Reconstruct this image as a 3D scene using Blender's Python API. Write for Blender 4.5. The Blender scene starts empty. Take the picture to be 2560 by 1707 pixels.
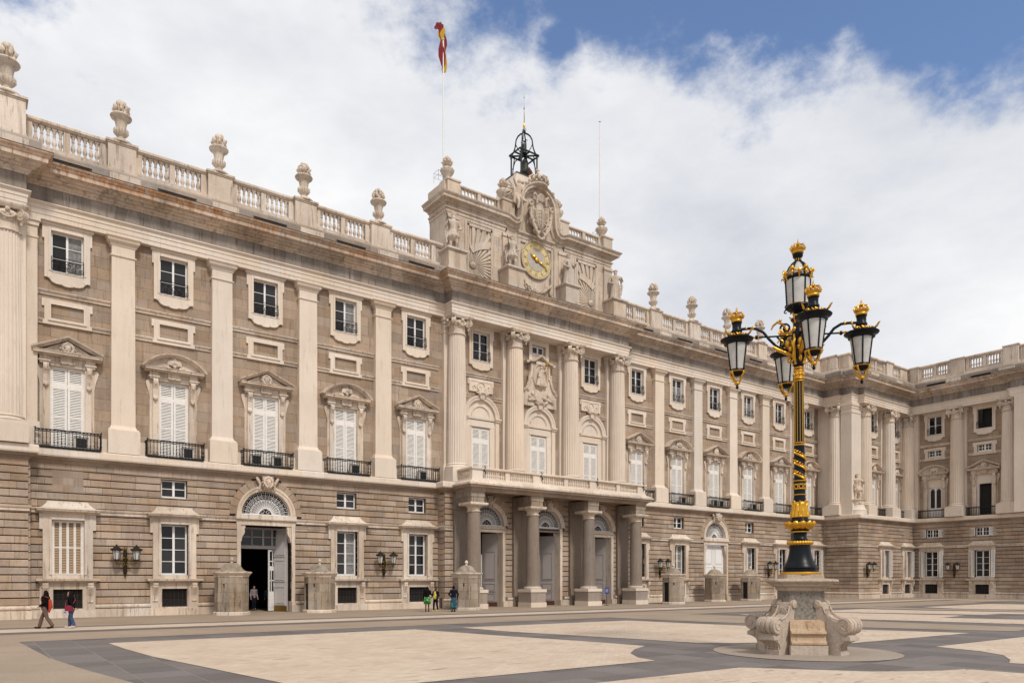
import bpy, math, random
from math import sin, cos, pi, sqrt, radians, hypot, atan2
from mathutils import Vector, Matrix, noise
random.seed(7)
sc = bpy.context.scene
COL = sc.collection
# ---------------------------------------------------------------- camera
cam_d = bpy.data.cameras.new('camera')
cam = bpy.data.objects.new('camera', cam_d); COL.objects.link(cam)
CAMX, CAMY, CAMZ = -38.85, -49.0, 2.15
cam.location = (CAMX, CAMY, CAMZ)
cam.rotation_euler = (radians(90), 0, radians(-36.43))
cam_d.sensor_width = 36.0
cam_d.lens = 26.156
cam_d.shift_y = 0.2322
cam_d.clip_start = 0.2
cam_d.clip_end = 3000
sc.camera = cam
# ---------------------------------------------------------------- view, sky, sun
sc.view_settings.view_transform = 'Standard'
sc.view_settings.look = 'None'
sc.view_settings.gamma = 1.0
sc.view_settings.use_curve_mapping = False
sc.view_settings.exposure = 0.58
SUN_EL, SUN_AZ = 48.0, 186.0      # azimuth from +Y towards +X
CLOUD = 5.85
W = bpy.data.worlds.new('World'); sc.world = W; W.use_nodes = True
nt = W.node_tree; N = nt.nodes; L = nt.links
N.clear()
def wn(t, **k):
    n = N.new(t)
    for a, b in k.items(): setattr(n, a, b)
    return n
def wm(op, a, b=None, c=None):
    n = wn('ShaderNodeMath', operation=op)
    for i, v in enumerate((a, b, c)):
        if v is None: continue
        if isinstance(v, (int, float)): n.inputs[i].default_value = v
        else: L.new(v, n.inputs[i])
    return n.outputs[0]
tc = wn('ShaderNodeTexCoord')
nrm = wn('ShaderNodeVectorMath', operation='NORMALIZE'); L.new(tc.outputs['Generated'], nrm.inputs[0])
sky = wn('ShaderNodeTexSky', sky_type='NISHITA', sun_disc=False)
sky.sun_elevation = radians(SUN_EL); sky.sun_rotation = radians(SUN_AZ)
sky.air_density = 1.0; sky.dust_density = 0.6; sky.ozone_density = 2.0
def wnoise(scale, detail, rough, sx=1, sy=1, sz=1, off=0.0):
    mp = wn('ShaderNodeMapping'); mp.inputs['Scale'].default_value = (sx, sy, sz); mp.inputs['Location'].default_value = (off, off*.7, off*.3)
    L.new(nrm.outputs[0], mp.inputs[0])
    n = wn('ShaderNodeTexNoise'); n.inputs['Scale'].default_value = scale; n.inputs['Detail'].default_value = detail; n.inputs['Roughness'].default_value = rough
    L.new(mp.outputs[0], n.inputs[0])
    return n.outputs[0]
# gaps of blue in the cloud cover: (direction x, y, z, angular radius in radians, weight)
GAPS = [(0.5215, 0.5878, 0.6185, 0.085, 1.0), (0.5233, 0.6182, 0.5866, 0.045, 0.9), (0.552, 0.5736, 0.6052, 0.07, 1.0), (0.737, 0.3545, 0.5755, 0.10, 1.0), (0.7953, 0.2968, 0.5286, 0.09, 1.0), (0.69, 0.4223, 0.5879, 0.09, 0.9), (0.7951, 0.3438, 0.4997, 0.04, 0.5), (0.3571, 0.6931, 0.6262, 0.05, 0.3), (0.4524, 0.6329, 0.6283, 0.1, 0.95), (0.3884, 0.658, 0.6451, 0.12, 0.75), (0.0343, 0.8342, 0.5505, 0.06, 0.5), (0.6105, 0.4521, 0.6504, 0.165, 1.1), (0.8311, 0.2694, 0.4865, 0.05, 0.6)]
def lobe(x, y, z, r, w):
    d = wn('ShaderNodeVectorMath', operation='DOT_PRODUCT'); L.new(nrm.outputs[0], d.inputs[0]); d.inputs[1].default_value = (x, y, z)
    a = wm('ARCCOSINE', wm('MINIMUM', d.outputs['Value'], 0.99999))
    return wm('MULTIPLY', wm('SUBTRACT', 1.0, wm('DIVIDE', a, r)), w)
g = None
for q in GAPS:
    l = lobe(*q); g = l if g is None else wm('MAXIMUM', g, l)
n1 = wnoise(3.2, 9, 0.56, 1, 1, 1.5, 1.3)
n2 = wnoise(9.0, 8, 0.62, 1, 1, 1.5, 4.1)
fld = wm('ADD', wm('MAXIMUM', g, -1.2), wm('ADD', wm('MULTIPLY', wm('SUBTRACT', n1, 0.5), 1.0), wm('MULTIPLY', wm('SUBTRACT', n2, 0.5), 1.9)))
mr = wn('ShaderNodeMapRange', interpolation_type='SMOOTHSTEP'); mr.inputs[1].default_value = -0.10; mr.inputs[2].default_value = 0.55
L.new(fld, mr.inputs[0])
n3 = wnoise(2.0, 7, 0.55, 1, 1, 2.2, 9.0)
n4 = wnoise(6.0, 6, 0.6, 1, 1, 2.0, 3.0)
cv = wn('ShaderNodeMapRange'); cv.inputs[1].default_value = 0.36; cv.inputs[2].default_value = 0.64; cv.inputs[3].default_value = 0.0; cv.inputs[4].default_value = 1.0
L.new(wm('ADD', wm('MULTIPLY', n3, 0.7), wm('MULTIPLY', n4, 0.3)), cv.inputs[0])
cc = wn('ShaderNodeMix', data_type='RGBA')
cc.inputs['A'].default_value = (CLOUD*0.74, CLOUD*0.77, CLOUD*0.84, 1)
cc.inputs['B'].default_value = (CLOUD*1.12, CLOUD*1.12, CLOUD*1.13, 1)
L.new(cv.outputs[0], cc.inputs['Factor'])
sk = wn('ShaderNodeMix', data_type='RGBA', blend_type='MULTIPLY'); sk.inputs['Factor'].default_value = 1.0
sk.inputs['B'].default_value = (1.02, 1.04, 1.12, 1)
L.new(sky.outputs[0], sk.inputs['A'])
mx = wn('ShaderNodeMix', data_type='RGBA')
L.new(mr.outputs[0], mx.inputs['Factor']); L.new(cc.outputs['Result'], mx.inputs['A']); L.new(sk.outputs['Result'], mx.inputs['B'])
bg = wn('ShaderNodeBackground'); bg.inputs[1].default_value = 0.1
L.new(mx.outputs['Result'], bg.inputs[0])
ow = wn('ShaderNodeOutputWorld'); L.new(bg.outputs[0], ow.inputs[0])
sd = bpy.data.lights.new('sun', 'SUN'); sd.energy = 1.6; sd.angle = radians(9); sd.color = (1.0, 0.94, 0.86)
so = bpy.data.objects.new('sun', sd); COL.objects.link(so)
so.rotation_euler = (radians(90-SUN_EL), 0, radians(180-SUN_AZ))
# ---------------------------------------------------------------- materials
MATS = {}
def mat_base(name):
    m = bpy.data.materials.new(name); m.use_nodes = True
    t = m.node_tree; b = t.nodes['Principled BSDF']
    MATS[name] = m
    return m, t, b
def simple(name, col, rough=0.5, metal=0.0, spec=0.5, bump=0.0, bs=30, var=0.0):
    m, t, b = mat_base(name)
    b.inputs['Base Color'].default_value = (*col, 1); b.inputs['Roughness'].default_value = rough
    b.inputs['Metallic'].default_value = metal; b.inputs['Specular IOR Level'].default_value = spec
    if bump or var:
        g = t.nodes.new('ShaderNodeNewGeometry'); n = t.nodes.new('ShaderNodeTexNoise'); n.inputs['Scale'].default_value = bs; n.inputs['Detail'].default_value = 5
        t.links.new(g.outputs['Position'], n.inputs[0])
        if bump:
            bp = t.nodes.new('ShaderNodeBump'); bp.inputs['Strength'].default_value = bump; bp.inputs['Distance'].default_value = 0.02
            t.links.new(n.outputs[0], bp.inputs['Height']); t.links.new(bp.outputs[0], b.inputs['Normal'])
        if var:
            r = t.nodes.new('ShaderNodeMapRange'); r.inputs[1].default_value = .3; r.inputs[2].default_value = .7; r.inputs[3].default_value = 1-var; r.inputs[4].default_value = 1+var
            t.links.new(n.outputs[0], r.inputs[0])
            h = t.nodes.new('ShaderNodeHueSaturation'); h.inputs['Color'].default_value = (*col, 1); t.links.new(r.outputs[0], h.inputs['Value'])
            t.links.new(h.outputs[0], b.inputs['Base Color'])
    return m
def stone(name, base, dark, blockvar=0.12, big=0.5, streak=0.35, fine=0.25, bump=0.35, rust=0.0, rough=0.88, tint=None, pits=0.0):
    """weathered stone: broad tone drift, vertical runs, fine grain, tone of its own for every block"""
    m, t, b = mat_base(name)
    NN, LL = t.nodes, t.links
    def node(ty, **k):
        n = NN.new(ty)
        for a, c in k.items(): setattr(n, a, c)
        return n
    geo = node('ShaderNodeNewGeometry'); oi = node('ShaderNodeObjectInfo')
    def noi(scale, det, rg, ms=(1, 1, 1)):
        mp = node('ShaderNodeMapping'); mp.inputs['Scale'].default_value = ms; LL.new(geo.outputs['Position'], mp.inputs[0])
        n = node('ShaderNodeTexNoise'); n.inputs['Scale'].default_value = scale; n.inputs['Detail'].default_value = det; n.inputs['Roughness'].default_value = rg
        LL.new(mp.outputs[0], n.inputs[0]); return n.outputs[0]
    def rng(s, a, c, lo, hi):
        r = node('ShaderNodeMapRange'); r.inputs[1].default_value = a; r.inputs[2].default_value = c; r.inputs[3].default_value = lo; r.inputs[4].default_value = hi
        LL.new(s, r.inputs[0]); return r.outputs[0]
    def mth(op, a, c):
        n = node('ShaderNodeMath', operation=op)
        for i, v in enumerate((a, c)):
            if isinstance(v, (int, float)): n.inputs[i].default_value = v
            else: LL.new(v, n.inputs[i])
        return n.outputs[0]
    def mix(f, a, c, bt='MIX'):
        n = node('ShaderNodeMix', data_type='RGBA', blend_type=bt)
        if isinstance(f, (int, float)): n.inputs['Factor'].default_value = f
        else: LL.new(f, n.inputs['Factor'])
        for k, v in (('A', a), ('B', c)):
            if isinstance(v, tuple): n.inputs[k].default_value = (*v[:3], 1)
            else: LL.new(v, n.inputs[k])
        return n.outputs['Result']
    nb = noi(0.35, 6, 0.6); ns = noi(1.0, 6, 0.65, (2.6, 2.6, 0.22)); nf = noi(14, 6, 0.65); nm = noi(2.2, 5, 0.6)
    c = mix(rng(nb, .35, .68, 0, big), base, dark)
    c = mix(mth('MULTIPLY', rng(ns, .52, .72, 0, 1), streak), c, dark)
    ng = noi(1.0, 9, 0.75, (6, 6, .5)); nk = noi(3.5, 8, 0.75)
    c = mix(mth('MULTIPLY', rng(ng, .555, .62, 0, 1), min(1, streak*.9)), c, (dark[0]*.62, dark[1]*.58, dark[2]*.55))
    c = mix(rng(nk, .60, .70, 0, big*.55), c, (dark[0]*.6, dark[1]*.56, dark[2]*.52))
    c = mix(rng(nm, .55, .75, 0, big*.5), c, tint or (base[0]*1.12, base[1]*0.97, base[2]*0.78))
    rid = mth('FRACT', mth('ADD', geo.outputs['Random Per Island'], mth('MULTIPLY', oi.outputs['Random'], 7.13)), 0)
    hv = node('ShaderNodeHueSaturation'); LL.new(c, hv.inputs['Color'])
    val = mth('MULTIPLY', rng(rid, 0, 1, 1-blockvar, 1+blockvar), rng(nf, .3, .7, 1-fine*.5, 1+fine*.5))
    LL.new(val, hv.inputs['Value'])
    rid2 = mth('FRACT', mth('MULTIPLY', rid, 37.7), 0)
    LL.new(rng(rid2, 0, 1, .82, 1.12), hv.inputs['Saturation'])
    c = hv.outputs[0]
    if rust:
        sp = node('ShaderNodeSeparateXYZ'); LL.new(geo.outputs['Position'], sp.inputs[0])
        nr = noi(1.6, 6, 0.65, (2.6, 2.6, 0.4)); nr2 = noi(0.12, 3, 0.5)
        f = mth('MULTIPLY', rng(nr, .44, .56, 0, 1), rng(nr2, .38, .55, 0.45, 1))
        f = mth('MULTIPLY', f, rng(sp.outputs[0], -34, 2, rust, rust*.12)); f = mth('MULTIPLY', f, rng(sp.outputs[2], 24.30, 24.60, 0, 1))
        c = mix(f, c, (0.55, 0.22, 0.05))
        c = mix(mth('MULTIPLY', f, rng(nr, .58, .66, 0, .8)), c, (0.09, 0.03, 0.012))
    if pits:
        vp = noi(9, 3, .5); c = mix(rng(vp, .66, .70, 0, pits), c, (dark[0]*.35, dark[1]*.33, dark[2]*.3))
    LL.new(c, b.inputs['Base Color'])
    b.inputs['Roughness'].default_value = rough; b.inputs['Specular IOR Level'].default_value = 0.25
    bp = node('ShaderNodeBump'); bp.inputs['Strength'].default_value = bump; bp.inputs['Distance'].default_value = 0.03
    LL.new(mth('ADD', mth('MULTIPLY', nf, .6), nm), bp.inputs['Height']); LL.new(bp.outputs[0], b.inputs['Normal'])
    return m
M_CREAM = stone('cream_limestone', (0.715, 0.61, 0.505), (0.46, 0.36, 0.275), blockvar=.06, big=.26, streak=.25, fine=.10, tint=(.70, .58, .46), bump=.25)
M_TRIM = stone('weathered_limestone', (0.68, 0.575, 0.47), (0.27, 0.19, 0.135), blockvar=.12, big=.45, streak=.7, fine=.2, bump=.4)
M_CORN = stone('rust_streaked_limestone', (0.60, 0.49, 0.39), (0.20, 0.14, 0.10), blockvar=.14, big=.65, streak=.85, fine=.2, bump=.4, rust=.9)
M_ATTIC = stone('pale_limestone', (0.62, 0.52, 0.42), (0.31, 0.225, 0.165), blockvar=.11, big=.5, streak=.65, fine=.15, bump=.4, tint=(.66, .53, .30))
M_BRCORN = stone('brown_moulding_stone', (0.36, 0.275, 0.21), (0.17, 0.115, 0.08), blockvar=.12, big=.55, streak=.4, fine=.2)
M_ASH = stone('brown_granite_ashlar', (0.385, 0.29, 0.212), (0.24, 0.168, 0.118), blockvar=.15, big=.6, streak=.5, fine=.2, tint=(.33, .235, .15), pits=.25)
M_RUST = stone('grey_granite_block', (0.425, 0.328, 0.25), (0.25, 0.17, 0.115), blockvar=.18, big=.75, streak=.5, fine=.28, tint=(.35, .24, .15), pits=.4)
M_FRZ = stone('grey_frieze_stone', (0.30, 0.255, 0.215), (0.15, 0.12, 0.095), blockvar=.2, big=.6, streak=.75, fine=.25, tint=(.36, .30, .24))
M_GREYB = stone('grey_plinth_stone', (0.33, 0.27, 0.222), (0.17, 0.135, 0.105), blockvar=.16, big=.5, streak=.4, fine=.25)
M_JOINT = stone('dark_joint_mortar', (0.12, 0.088, 0.062), (0.07, 0.05, 0.035))  # darker tone for the wall slab that shows between the blocks
M_SENTRY = stone('stained_sentry_stone', (0.40, 0.33, 0.255), (0.15, 0.105, 0.07), blockvar=.16, big=.8, streak=1.0, fine=.3, tint=(.50, .35, .2), pits=.4)
M_PED = stone('carved_bench_stone', (0.50, 0.405, 0.32), (0.30, 0.225, 0.165), blockvar=.05, big=.5, streak=.35, fine=.35, bump=.7, tint=(.54, .40, .27), pits=.35)
M_PEDO = stone('ochre_stained_stone', (0.50, 0.37, 0.24), (0.33, 0.17, 0.07), blockvar=.05, big=1.0, streak=.8, fine=.3, bump=.5, tint=(.55, .33, .13))
M_PEDG = stone('speckled_grey_granite', (0.25, 0.225, 0.195), (0.14, 0.12, 0.10), blockvar=.04, big=.9, streak=.4, fine=.9, bump=.7, tint=(.30, .26, .21), pits=.5)
M_COLG = stone('grey_granite_column', (0.255, 0.205, 0.165), (0.16, 0.12, 0.092), blockvar=.03, big=.5, streak=.5, fine=.3, pits=.4)
M_GROUND = stone('tan_paving', (0.345, 0.275, 0.21), (0.25, 0.19, 0.14), blockvar=.03, big=.6, streak=0, fine=.3, bump=.3, pits=.3)
M_SLAB = stone('dark_granite_slab', (0.172, 0.150, 0.139), (0.122, 0.103, 0.098), blockvar=.19, big=.5, streak=0, fine=.25, bump=.3, tint=(.19, .155, .14))
M_MORT = simple('pale_mortar', (0.26, 0.23, 0.215), .95)
M_WHITE = simple('white_paint', (0.78, 0.76, 0.74), .45, bump=.05, bs=8, var=.05)
M_WHITED = simple('shaded_white_door_paint', (0.50, 0.47, 0.45), .5, bump=.05, bs=8, var=.06)  # white door paint, with the gateway's shade put into the colour
M_WHITES = simple('white_shutter_paint', (0.76, 0.72, 0.67), .6, bump=.05, bs=6, var=.07)
M_GREYD = simple('grey_door_paint', (0.31, 0.275, 0.26), .5, var=.05, bs=5)
M_IRON = simple('black_iron', (0.012, 0.011, 0.011), .5, 0.3)
M_BRONZE = simple('dark_bronze', (0.03, 0.025, 0.015), .45, .6)
M_BELL = simple('green_bronze', (0.035, 0.04, 0.028), .6, .4, var=.3, bs=3)
M_RUSTM = simple('rusty_iron', (0.10, 0.035, 0.02), .8, .2, var=.3)
M_BLACKP = simple('blue_black_enamel', (0.003, 0.0045, 0.008), .36, 0.0, .22)
M_GOLD = simple('gold_leaf', (0.68, 0.37, 0.045), .36, .92, .5, bump=.25, bs=60, var=.15)
M_OLDGOLD = simple('aged_gilding', (0.22, 0.13, 0.025), .45, .7, var=.3, bs=40)
M_CLOCKG = simple('gilt_dial', (0.58, 0.47, 0.24), .6, .0, var=.15, bs=4)
M_CLOCKI = simple('dial_stone', (0.42, 0.38, 0.33), .8, var=.1, bs=4)
M_NUM = simple('dial_numeral_gold', (0.40, 0.25, 0.05), .5, .4)
M_FROST = simple('frosted_lamp_glass', (0.50, 0.49, 0.46), .25, 0, .5, var=.10, bs=5)
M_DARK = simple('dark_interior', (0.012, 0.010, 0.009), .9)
M_SLOT = simple('dark_slot', (0.015, 0.013, 0.012), .95)
M_SLAT = simple('tan_shutter_slat', (0.40, 0.27, 0.165), .7)
M_LEAD = simple('lead_flashing', (0.06, 0.055, 0.055), .5, var=.2, bs=5)
def glass_mat(name, col, rough):
    m, t, b = mat_base(name)
    b.inputs['Base Color'].default_value = (*col, 1); b.inputs['Roughness'].default_value = rough; b.inputs['Specular IOR Level'].default_value = .36
    oi = t.nodes.new('ShaderNodeObjectInfo'); h = t.nodes.new('ShaderNodeHueSaturation'); h.inputs['Color'].default_value = (*col, 1)
    r = t.nodes.new('ShaderNodeMapRange'); r.inputs[3].default_value = .3; r.inputs[4].default_value = 2.4
    t.links.new(oi.outputs['Random'], r.inputs[0]); t.links.new(r.outputs[0], h.inputs['Value']); t.links.new(h.outputs[0], b.inputs['Base Color'])
    return m
M_GLASS = glass_mat('dark_window_glass', (0.016, 0.015, 0.015), .10)
M_CURT = simple('net_curtain_behind_glass', (0.20, 0.19, 0.18), .25, 0, .5, var=.35, bs=7)
# ---------------------------------------------------------------- mesh tools
class MB:
    def __init__(s): s.v = []; s.f = []
    def add(s, vs, fs, M=None):
        o = len(s.v)
        s.v += [tuple(M @ Vector(p)) for p in vs] if M is not None else [tuple(p) for p in vs]
        s.f += [tuple(i+o for i in f) for f in fs]
        return s
    def box(s, x0, x1, y0, y1, z0, z1, M=None):
        return s.add([(x0, y0, z0), (x1, y0, z0), (x1, y1, z0), (x0, y1, z0), (x0, y0, z1), (x1, y0, z1), (x1, y1, z1), (x0, y1, z1)],
                     [(0, 3, 2, 1), (4, 5, 6, 7), (0, 1, 5, 4), (1, 2, 6, 5), (2, 3, 7, 6), (3, 0, 4, 7)], M)
    def pb(s, x0, x1, p0, p1, z0, z1, M=None):   # p = distance proud of the wall
        return s.box(x0, x1, -p1, -p0, z0, z1, M)
    def loft(s, rings, cap=True, close=True, M=None):
        n = len(rings[0]); vs = [p for r in rings for p in r]; fs = []
        for i in range(len(rings)-1):
            for j in range(n if close else n-1):
                a = i*n+j; b = i*n+(j+1) % n
                fs.append((a, b, b+n, a+n))
        if cap:
            fs.append(tuple(range(n-1, -1, -1))); fs.append(tuple(range((len(rings)-1)*n, len(rings)*n)))
        return s.add(vs, fs, M)
    def prism(s, poly, p0, p1, M=None):          # polygon in x,z pushed out along p
        return s.loft([[(x, -p0, z) for x, z in poly], [(x, -p1, z) for x, z in poly]], M=M)
    def lathe(s, prof, n=16, M=None, cap=True, c=(0, 0, 0), flute=None, ph=0.0):
        rings = []
        for r, z in prof:
            ring = []
            for j in range(n):
                a = 2*pi*j/n+ph; rr = r
                if flute: rr = r*(1-flute*(0.5+0.5*cos(j*pi)) if False else 1-flute*(j % 2))
                ring.append((c[0]+rr*cos(a), c[1]+rr*sin(a), c[2]+z))
            rings.append(ring)
        return s.loft(rings, cap=cap, M=M)
    def tube(s, pts, r, n=6, M=None, closed=False):
        pts = [Vector(p) for p in pts]; rings = []
        R = r if isinstance(r, (list, tuple)) else [r]*len(pts)
        prev = None
        for i, p in enumerate(pts):
            if closed: t = pts[(i+1) % len(pts)]-pts[i-1]
            else: t = pts[min(i+1, len(pts)-1)]-pts[max(i-1, 0)]
            if t.length < 1e-9: t = Vector((0, 0, 1))
            t.normalize()
            if prev is None:
                up = Vector((0, 0, 1)) if abs(t.z) < .9 else Vector((1, 0, 0)); a = t.cross(up).normalized()
            else:
                a = prev-t*prev.dot(t)
                a = a.normalized() if a.length > 1e-6 else t.cross(Vector((0, .3, 1))).normalized()
            prev = a; b = t.cross(a)
            rings.append([p+(a*cos(2*pi*j/n)+b*sin(2*pi*j/n))*R[i] for j in range(n)])
        if closed: rings.append(rings[0])
        return s.loft(rings, cap=not closed, M=M)
    def ball(s, c, r, seg=8, rng=6, sc=(1, 1, 1), M=None):
        prof = [(max(r*sin(pi*i/rng), r*.02), -r*cos(pi*i/rng)) for i in range(rng+1)]
        rings = [[(c[0]+q*cos(2*pi*j/seg)*sc[0], c[1]+q*sin(2*pi*j/seg)*sc[1], c[2]+z*sc[2]) for j in range(seg)] for q, z in prof]
        return s.loft(rings, M=M)
    def torus(s, c, R, r, n=24, k=6, M=None, ax='z'):
        pts = []
        for i in range(n):
            a = 2*pi*i/n
            pts.append((c[0]+R*cos(a), c[1]+R*sin(a), c[2]) if ax == 'z' else (c[0]+R*cos(a), c[1], c[2]+R*sin(a)))
        return s.tube(pts, r, k, M, closed=True)
    def mesh(s, name, smooth=None):
        me = bpy.data.meshes.new(name); me.from_pydata(s.v, [], s.f); me.update()
        if smooth: shade(me, smooth)
        return me
def shade(me, ang=40):
    me.polygons.foreach_set('use_smooth', [True]*len(me.polygons))
    try: me.set_sharp_from_angle(angle=radians(ang))
    except Exception: pass
def link(name, me, mat=None, parent=None, M=None):
    o = bpy.data.objects.new(name, me); COL.objects.link(o)
    if mat is not None and not me.materials: me.materials.append(mat)
    if parent is not None: o.parent = parent
    if M is not None: o.matrix_local = M
    return o
def part(name, mb, mat, parent, M=None, smooth=None):
    return link(name, mb.mesh(name, smooth), mat, parent, M)
def thing(name, label, cat, loc=(0, 0, 0), rz=0, group=None):
    o = bpy.data.objects.new(name, None); COL.objects.link(o); o.empty_display_size = .3
    o.location = loc; o.rotation_euler = (0, 0, rz); tag(o, label, cat, group); return o
def tag(o, label=None, cat=None, group=None, kind=None):
    if label: o['label'] = label
    if cat: o['category'] = cat
    if group: o['group'] = group
    if kind: o['kind'] = kind
    return o
def kids(o, cache={}):
    return [c for c in o.children]
def dup(o, parent=None, M=None):
    c = o.copy(); COL.objects.link(c); c.parent = parent
    if M is not None: c.matrix_local = M
    for k in list(o.children):
        d = k.copy(); COL.objects.link(d); d.parent = c
        for g2 in list(k.children):
            e = g2.copy(); COL.objects.link(e); e.parent = d
    return c
def T(x=0, y=0, z=0, rz=0, s=1): return Matrix.Translation((x, y, z)) @ Matrix.Rotation(rz, 4, 'Z') @ Matrix.Scale(s, 4)
# faces of the building: x runs along the wall, p stands proud of it
FR = {'M': Matrix.Identity(4), 'P': Matrix.Translation((0, -3.7, 0)), 'W': Matrix.Translation((54.9, 0, 0)) @ Matrix.Rotation(-pi/2, 4, 'Z'),
      'S': Matrix.Translation((41.9, 0, 0)) @ Matrix.Rotation(-pi/2, 4, 'Z')}
def F(fr, x=0, p=0, z=0): return FR[fr] @ Matrix.Translation((x, -p, z))
palace = thing('palace', 'huge cream and grey stone palace with columns, pilasters, balustrade and clock attic closing the square', 'palace')
PIECES = {}
def piece(name, vs, fs, mat):
    PIECES.setdefault((name, mat.name), []).append((vs, fs, mat))
def emit_pieces(parent=None):
    C = Vector((CAMX, CAMY, CAMZ))
    byname = {}
    for (n, mn), lst in PIECES.items():
        for it in lst:
            c = Vector((0, 0, 0))
            for p in it[0]: c += Vector(p)
            c /= len(it[0]); byname.setdefault(n, []).append(((c-C).length, it))
    for n, lst in byname.items():
        lst.sort(key=lambda a: a[0])
        for d, (vs, fs, mat) in lst[:300]:
            me = bpy.data.meshes.new(n); me.from_pydata([tuple(p) for p in vs], [], fs); link(n, me, mat, parent)
        rest = {}
        for d, (vs, fs, mat) in lst[300:]: rest.setdefault(mat.name, []).append((vs, fs))
        for mn, l2 in rest.items():
            mb = MB()
            for vs, fs in l2: mb.add(vs, fs)
            o = part(n+'s', mb, MATS[mn], parent); o['kind'] = 'stuff'
# profile swept along a plan path (list of x,p); profile list of (out, z)
def path_rings(path, prof):
    n = len(path); offs = []
    for i in range(n):
        def nr(a, b):
            dx, dp = b[0]-a[0], b[1]-a[1]; l = hypot(dx, dp) or 1
            return (-dp/l, dx/l)          # outward (towards larger p when x increases)
        if i == 0: m = nr(path[0], path[1]); k = 1
        elif i == n-1: m = nr(path[-2], path[-1]); k = 1
        else:
            a = nr(path[i-1], path[i]); b = nr(path[i], path[i+1]); m = (a[0]+b[0], a[1]+b[1]); k = 2/(m[0]**2+m[1]**2)
        offs.append((m[0]*k, m[1]*k))
    return [[(path[i][0]+offs[i][0]*o, -(path[i][1]+offs[i][1]*o), z) for o, z in prof] for i in range(n)]
def sweep(mb, path, prof, M=None):
    mb.loft(path_rings(path, prof), M=M); return mb
def sweep_pieces(name, path, prof, mat, step=1.3, gap=.012, M=None, jit=.15):
    R = path_rings(path, prof); n = len(prof)
    for i in range(len(R)-1):
        a, b = R[i], R[i+1]
        ln = hypot(path[i+1][0]-path[i][0], path[i+1][1]-path[i][1]); k = max(1, round(ln/step))
        ts = [0]+[(j+random.uniform(-jit, jit))/k for j in range(1, k)]+[1]
        for j in range(k):
            t0 = ts[j]+(gap/ln*.5 if j else 0); t1 = ts[j+1]-(gap/ln*.5 if j < k-1 else 0)
            mb = MB(); mb.loft([[Vector(a[q]).lerp(Vector(b[q]), t0) for q in range(n)], [Vector(a[q]).lerp(Vector(b[q]), t1) for q in range(n)]], M=M)
            piece(name, mb.v, mb.f, mat)
def subtract(iv, cuts):
    out = [iv]
    for c0, c1 in cuts:
        nx = []
        for a, b in out:
            if c1 <= a or c0 >= b: nx.append((a, b)); continue
            if c0 > a: nx.append((a, c0))
            if c1 < b: nx.append((c1, b))
        out = nx
    return [(a, b) for a, b in out if b-a > .03]
def cuts_at(ops, za, zb):
    """ops: ('r',x0,x1,z0,z1) or ('c',cx,cz,R)"""
    r = []
    for o in ops:
        if o[0] == 'r':
            if o[3] < zb-.004 and o[4] > za+.004: r.append((o[1], o[2]))
        else:
            zz = max(za, o[2])
            if zb > o[2]+.01 and zz-o[2] < o[3]: 
                w = sqrt(o[3]**2-(zz-o[2])**2); r.append((o[1]-w, o[1]+w))
    return r
def masonry(name, fr, x0, x1, z0, z1, ops, ch, bw, p0, p1, mat, hg=.02, vg=.006, bev=0.02, off=0.0, side=None):
    M = FR[fr]; z = z0; row = 0
    nrow = max(1, round((z1-z0)/ch)); ch = (z1-z0)/nrow
    for row in range(nrow):
        za, zb = z0+row*ch, z0+(row+1)*ch
        splits = sorted({za, zb} | {e for o in ops if o[0] == 'r' for e in (o[3], o[4]) if za+.03 < e < zb-.03})
        rs = random.Random(int(z0*100)+row*31+int(x0*7))
        js = [x0]; x = x0+(bw*.5 if row % 2 else bw)*rs.uniform(.7, 1.1)
        while x < x1-bw*.35: js.append(x); x += bw*rs.uniform(.72, 1.3)
        js.append(x1)
        for k in range(len(splits)-1):
            sa, sb = splits[k], splits[k+1]
            ca = sa+(hg/2 if sa == za else 0); cb = sb-(hg/2 if sb == zb else 0)
            cuts = cuts_at(ops, sa, sb)
            for j in range(len(js)-1):
                for a, b in subtract((js[j], js[j+1]), cuts):
                    a2 = a+(vg/2 if a in js and a != x0 else 0); b2 = b-(vg/2 if b in js and b != x1 else 0)
                    if b2-a2 < .05 or cb-ca < .03: continue
                    pj = p1+rs.uniform(-.004, .006); e = min(bev, (cb-ca)*.3)
                    vs = [(a2, -p0, ca), (b2, -p0, ca), (b2, -p0, cb), (a2, -p0, cb), (a2, -(pj-e), ca), (b2, -(pj-e), ca), (b2, -(pj-e), cb), (a2, -(pj-e), cb),
                          (a2, -pj, ca+e), (b2, -pj, ca+e), (b2, -pj, cb-e), (a2, -pj, cb-e)]
                    fs = [(0, 1, 5, 4), (3, 7, 6, 2), (4, 5, 9, 8), (8, 9, 10, 11), (11, 10, 6, 7), (0, 4, 8, 11, 7, 3), (1, 2, 6, 10, 9, 5)]
                    piece(name, [tuple(M @ Vector(v)) for v in vs], fs, mat)
def backing(fr, x0, x1, z0, z1, ops, p0, p1, mat, name='wall'):
    """wall slab with rectangular holes for the openings"""
    mb = MB(); zs = sorted({z0, z1} | {e for o in ops for e in (o[3], o[4]) if z0 < e < z1})
    for k in range(len(zs)-1):
        za, zb = zs[k], zs[k+1]
        for a, b in subtract((x0, x1), cuts_at(ops, za, zb)): mb.pb(a, b, p0, p1, za, zb)
    return part(name, mb, mat, palace, FR[fr])
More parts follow.
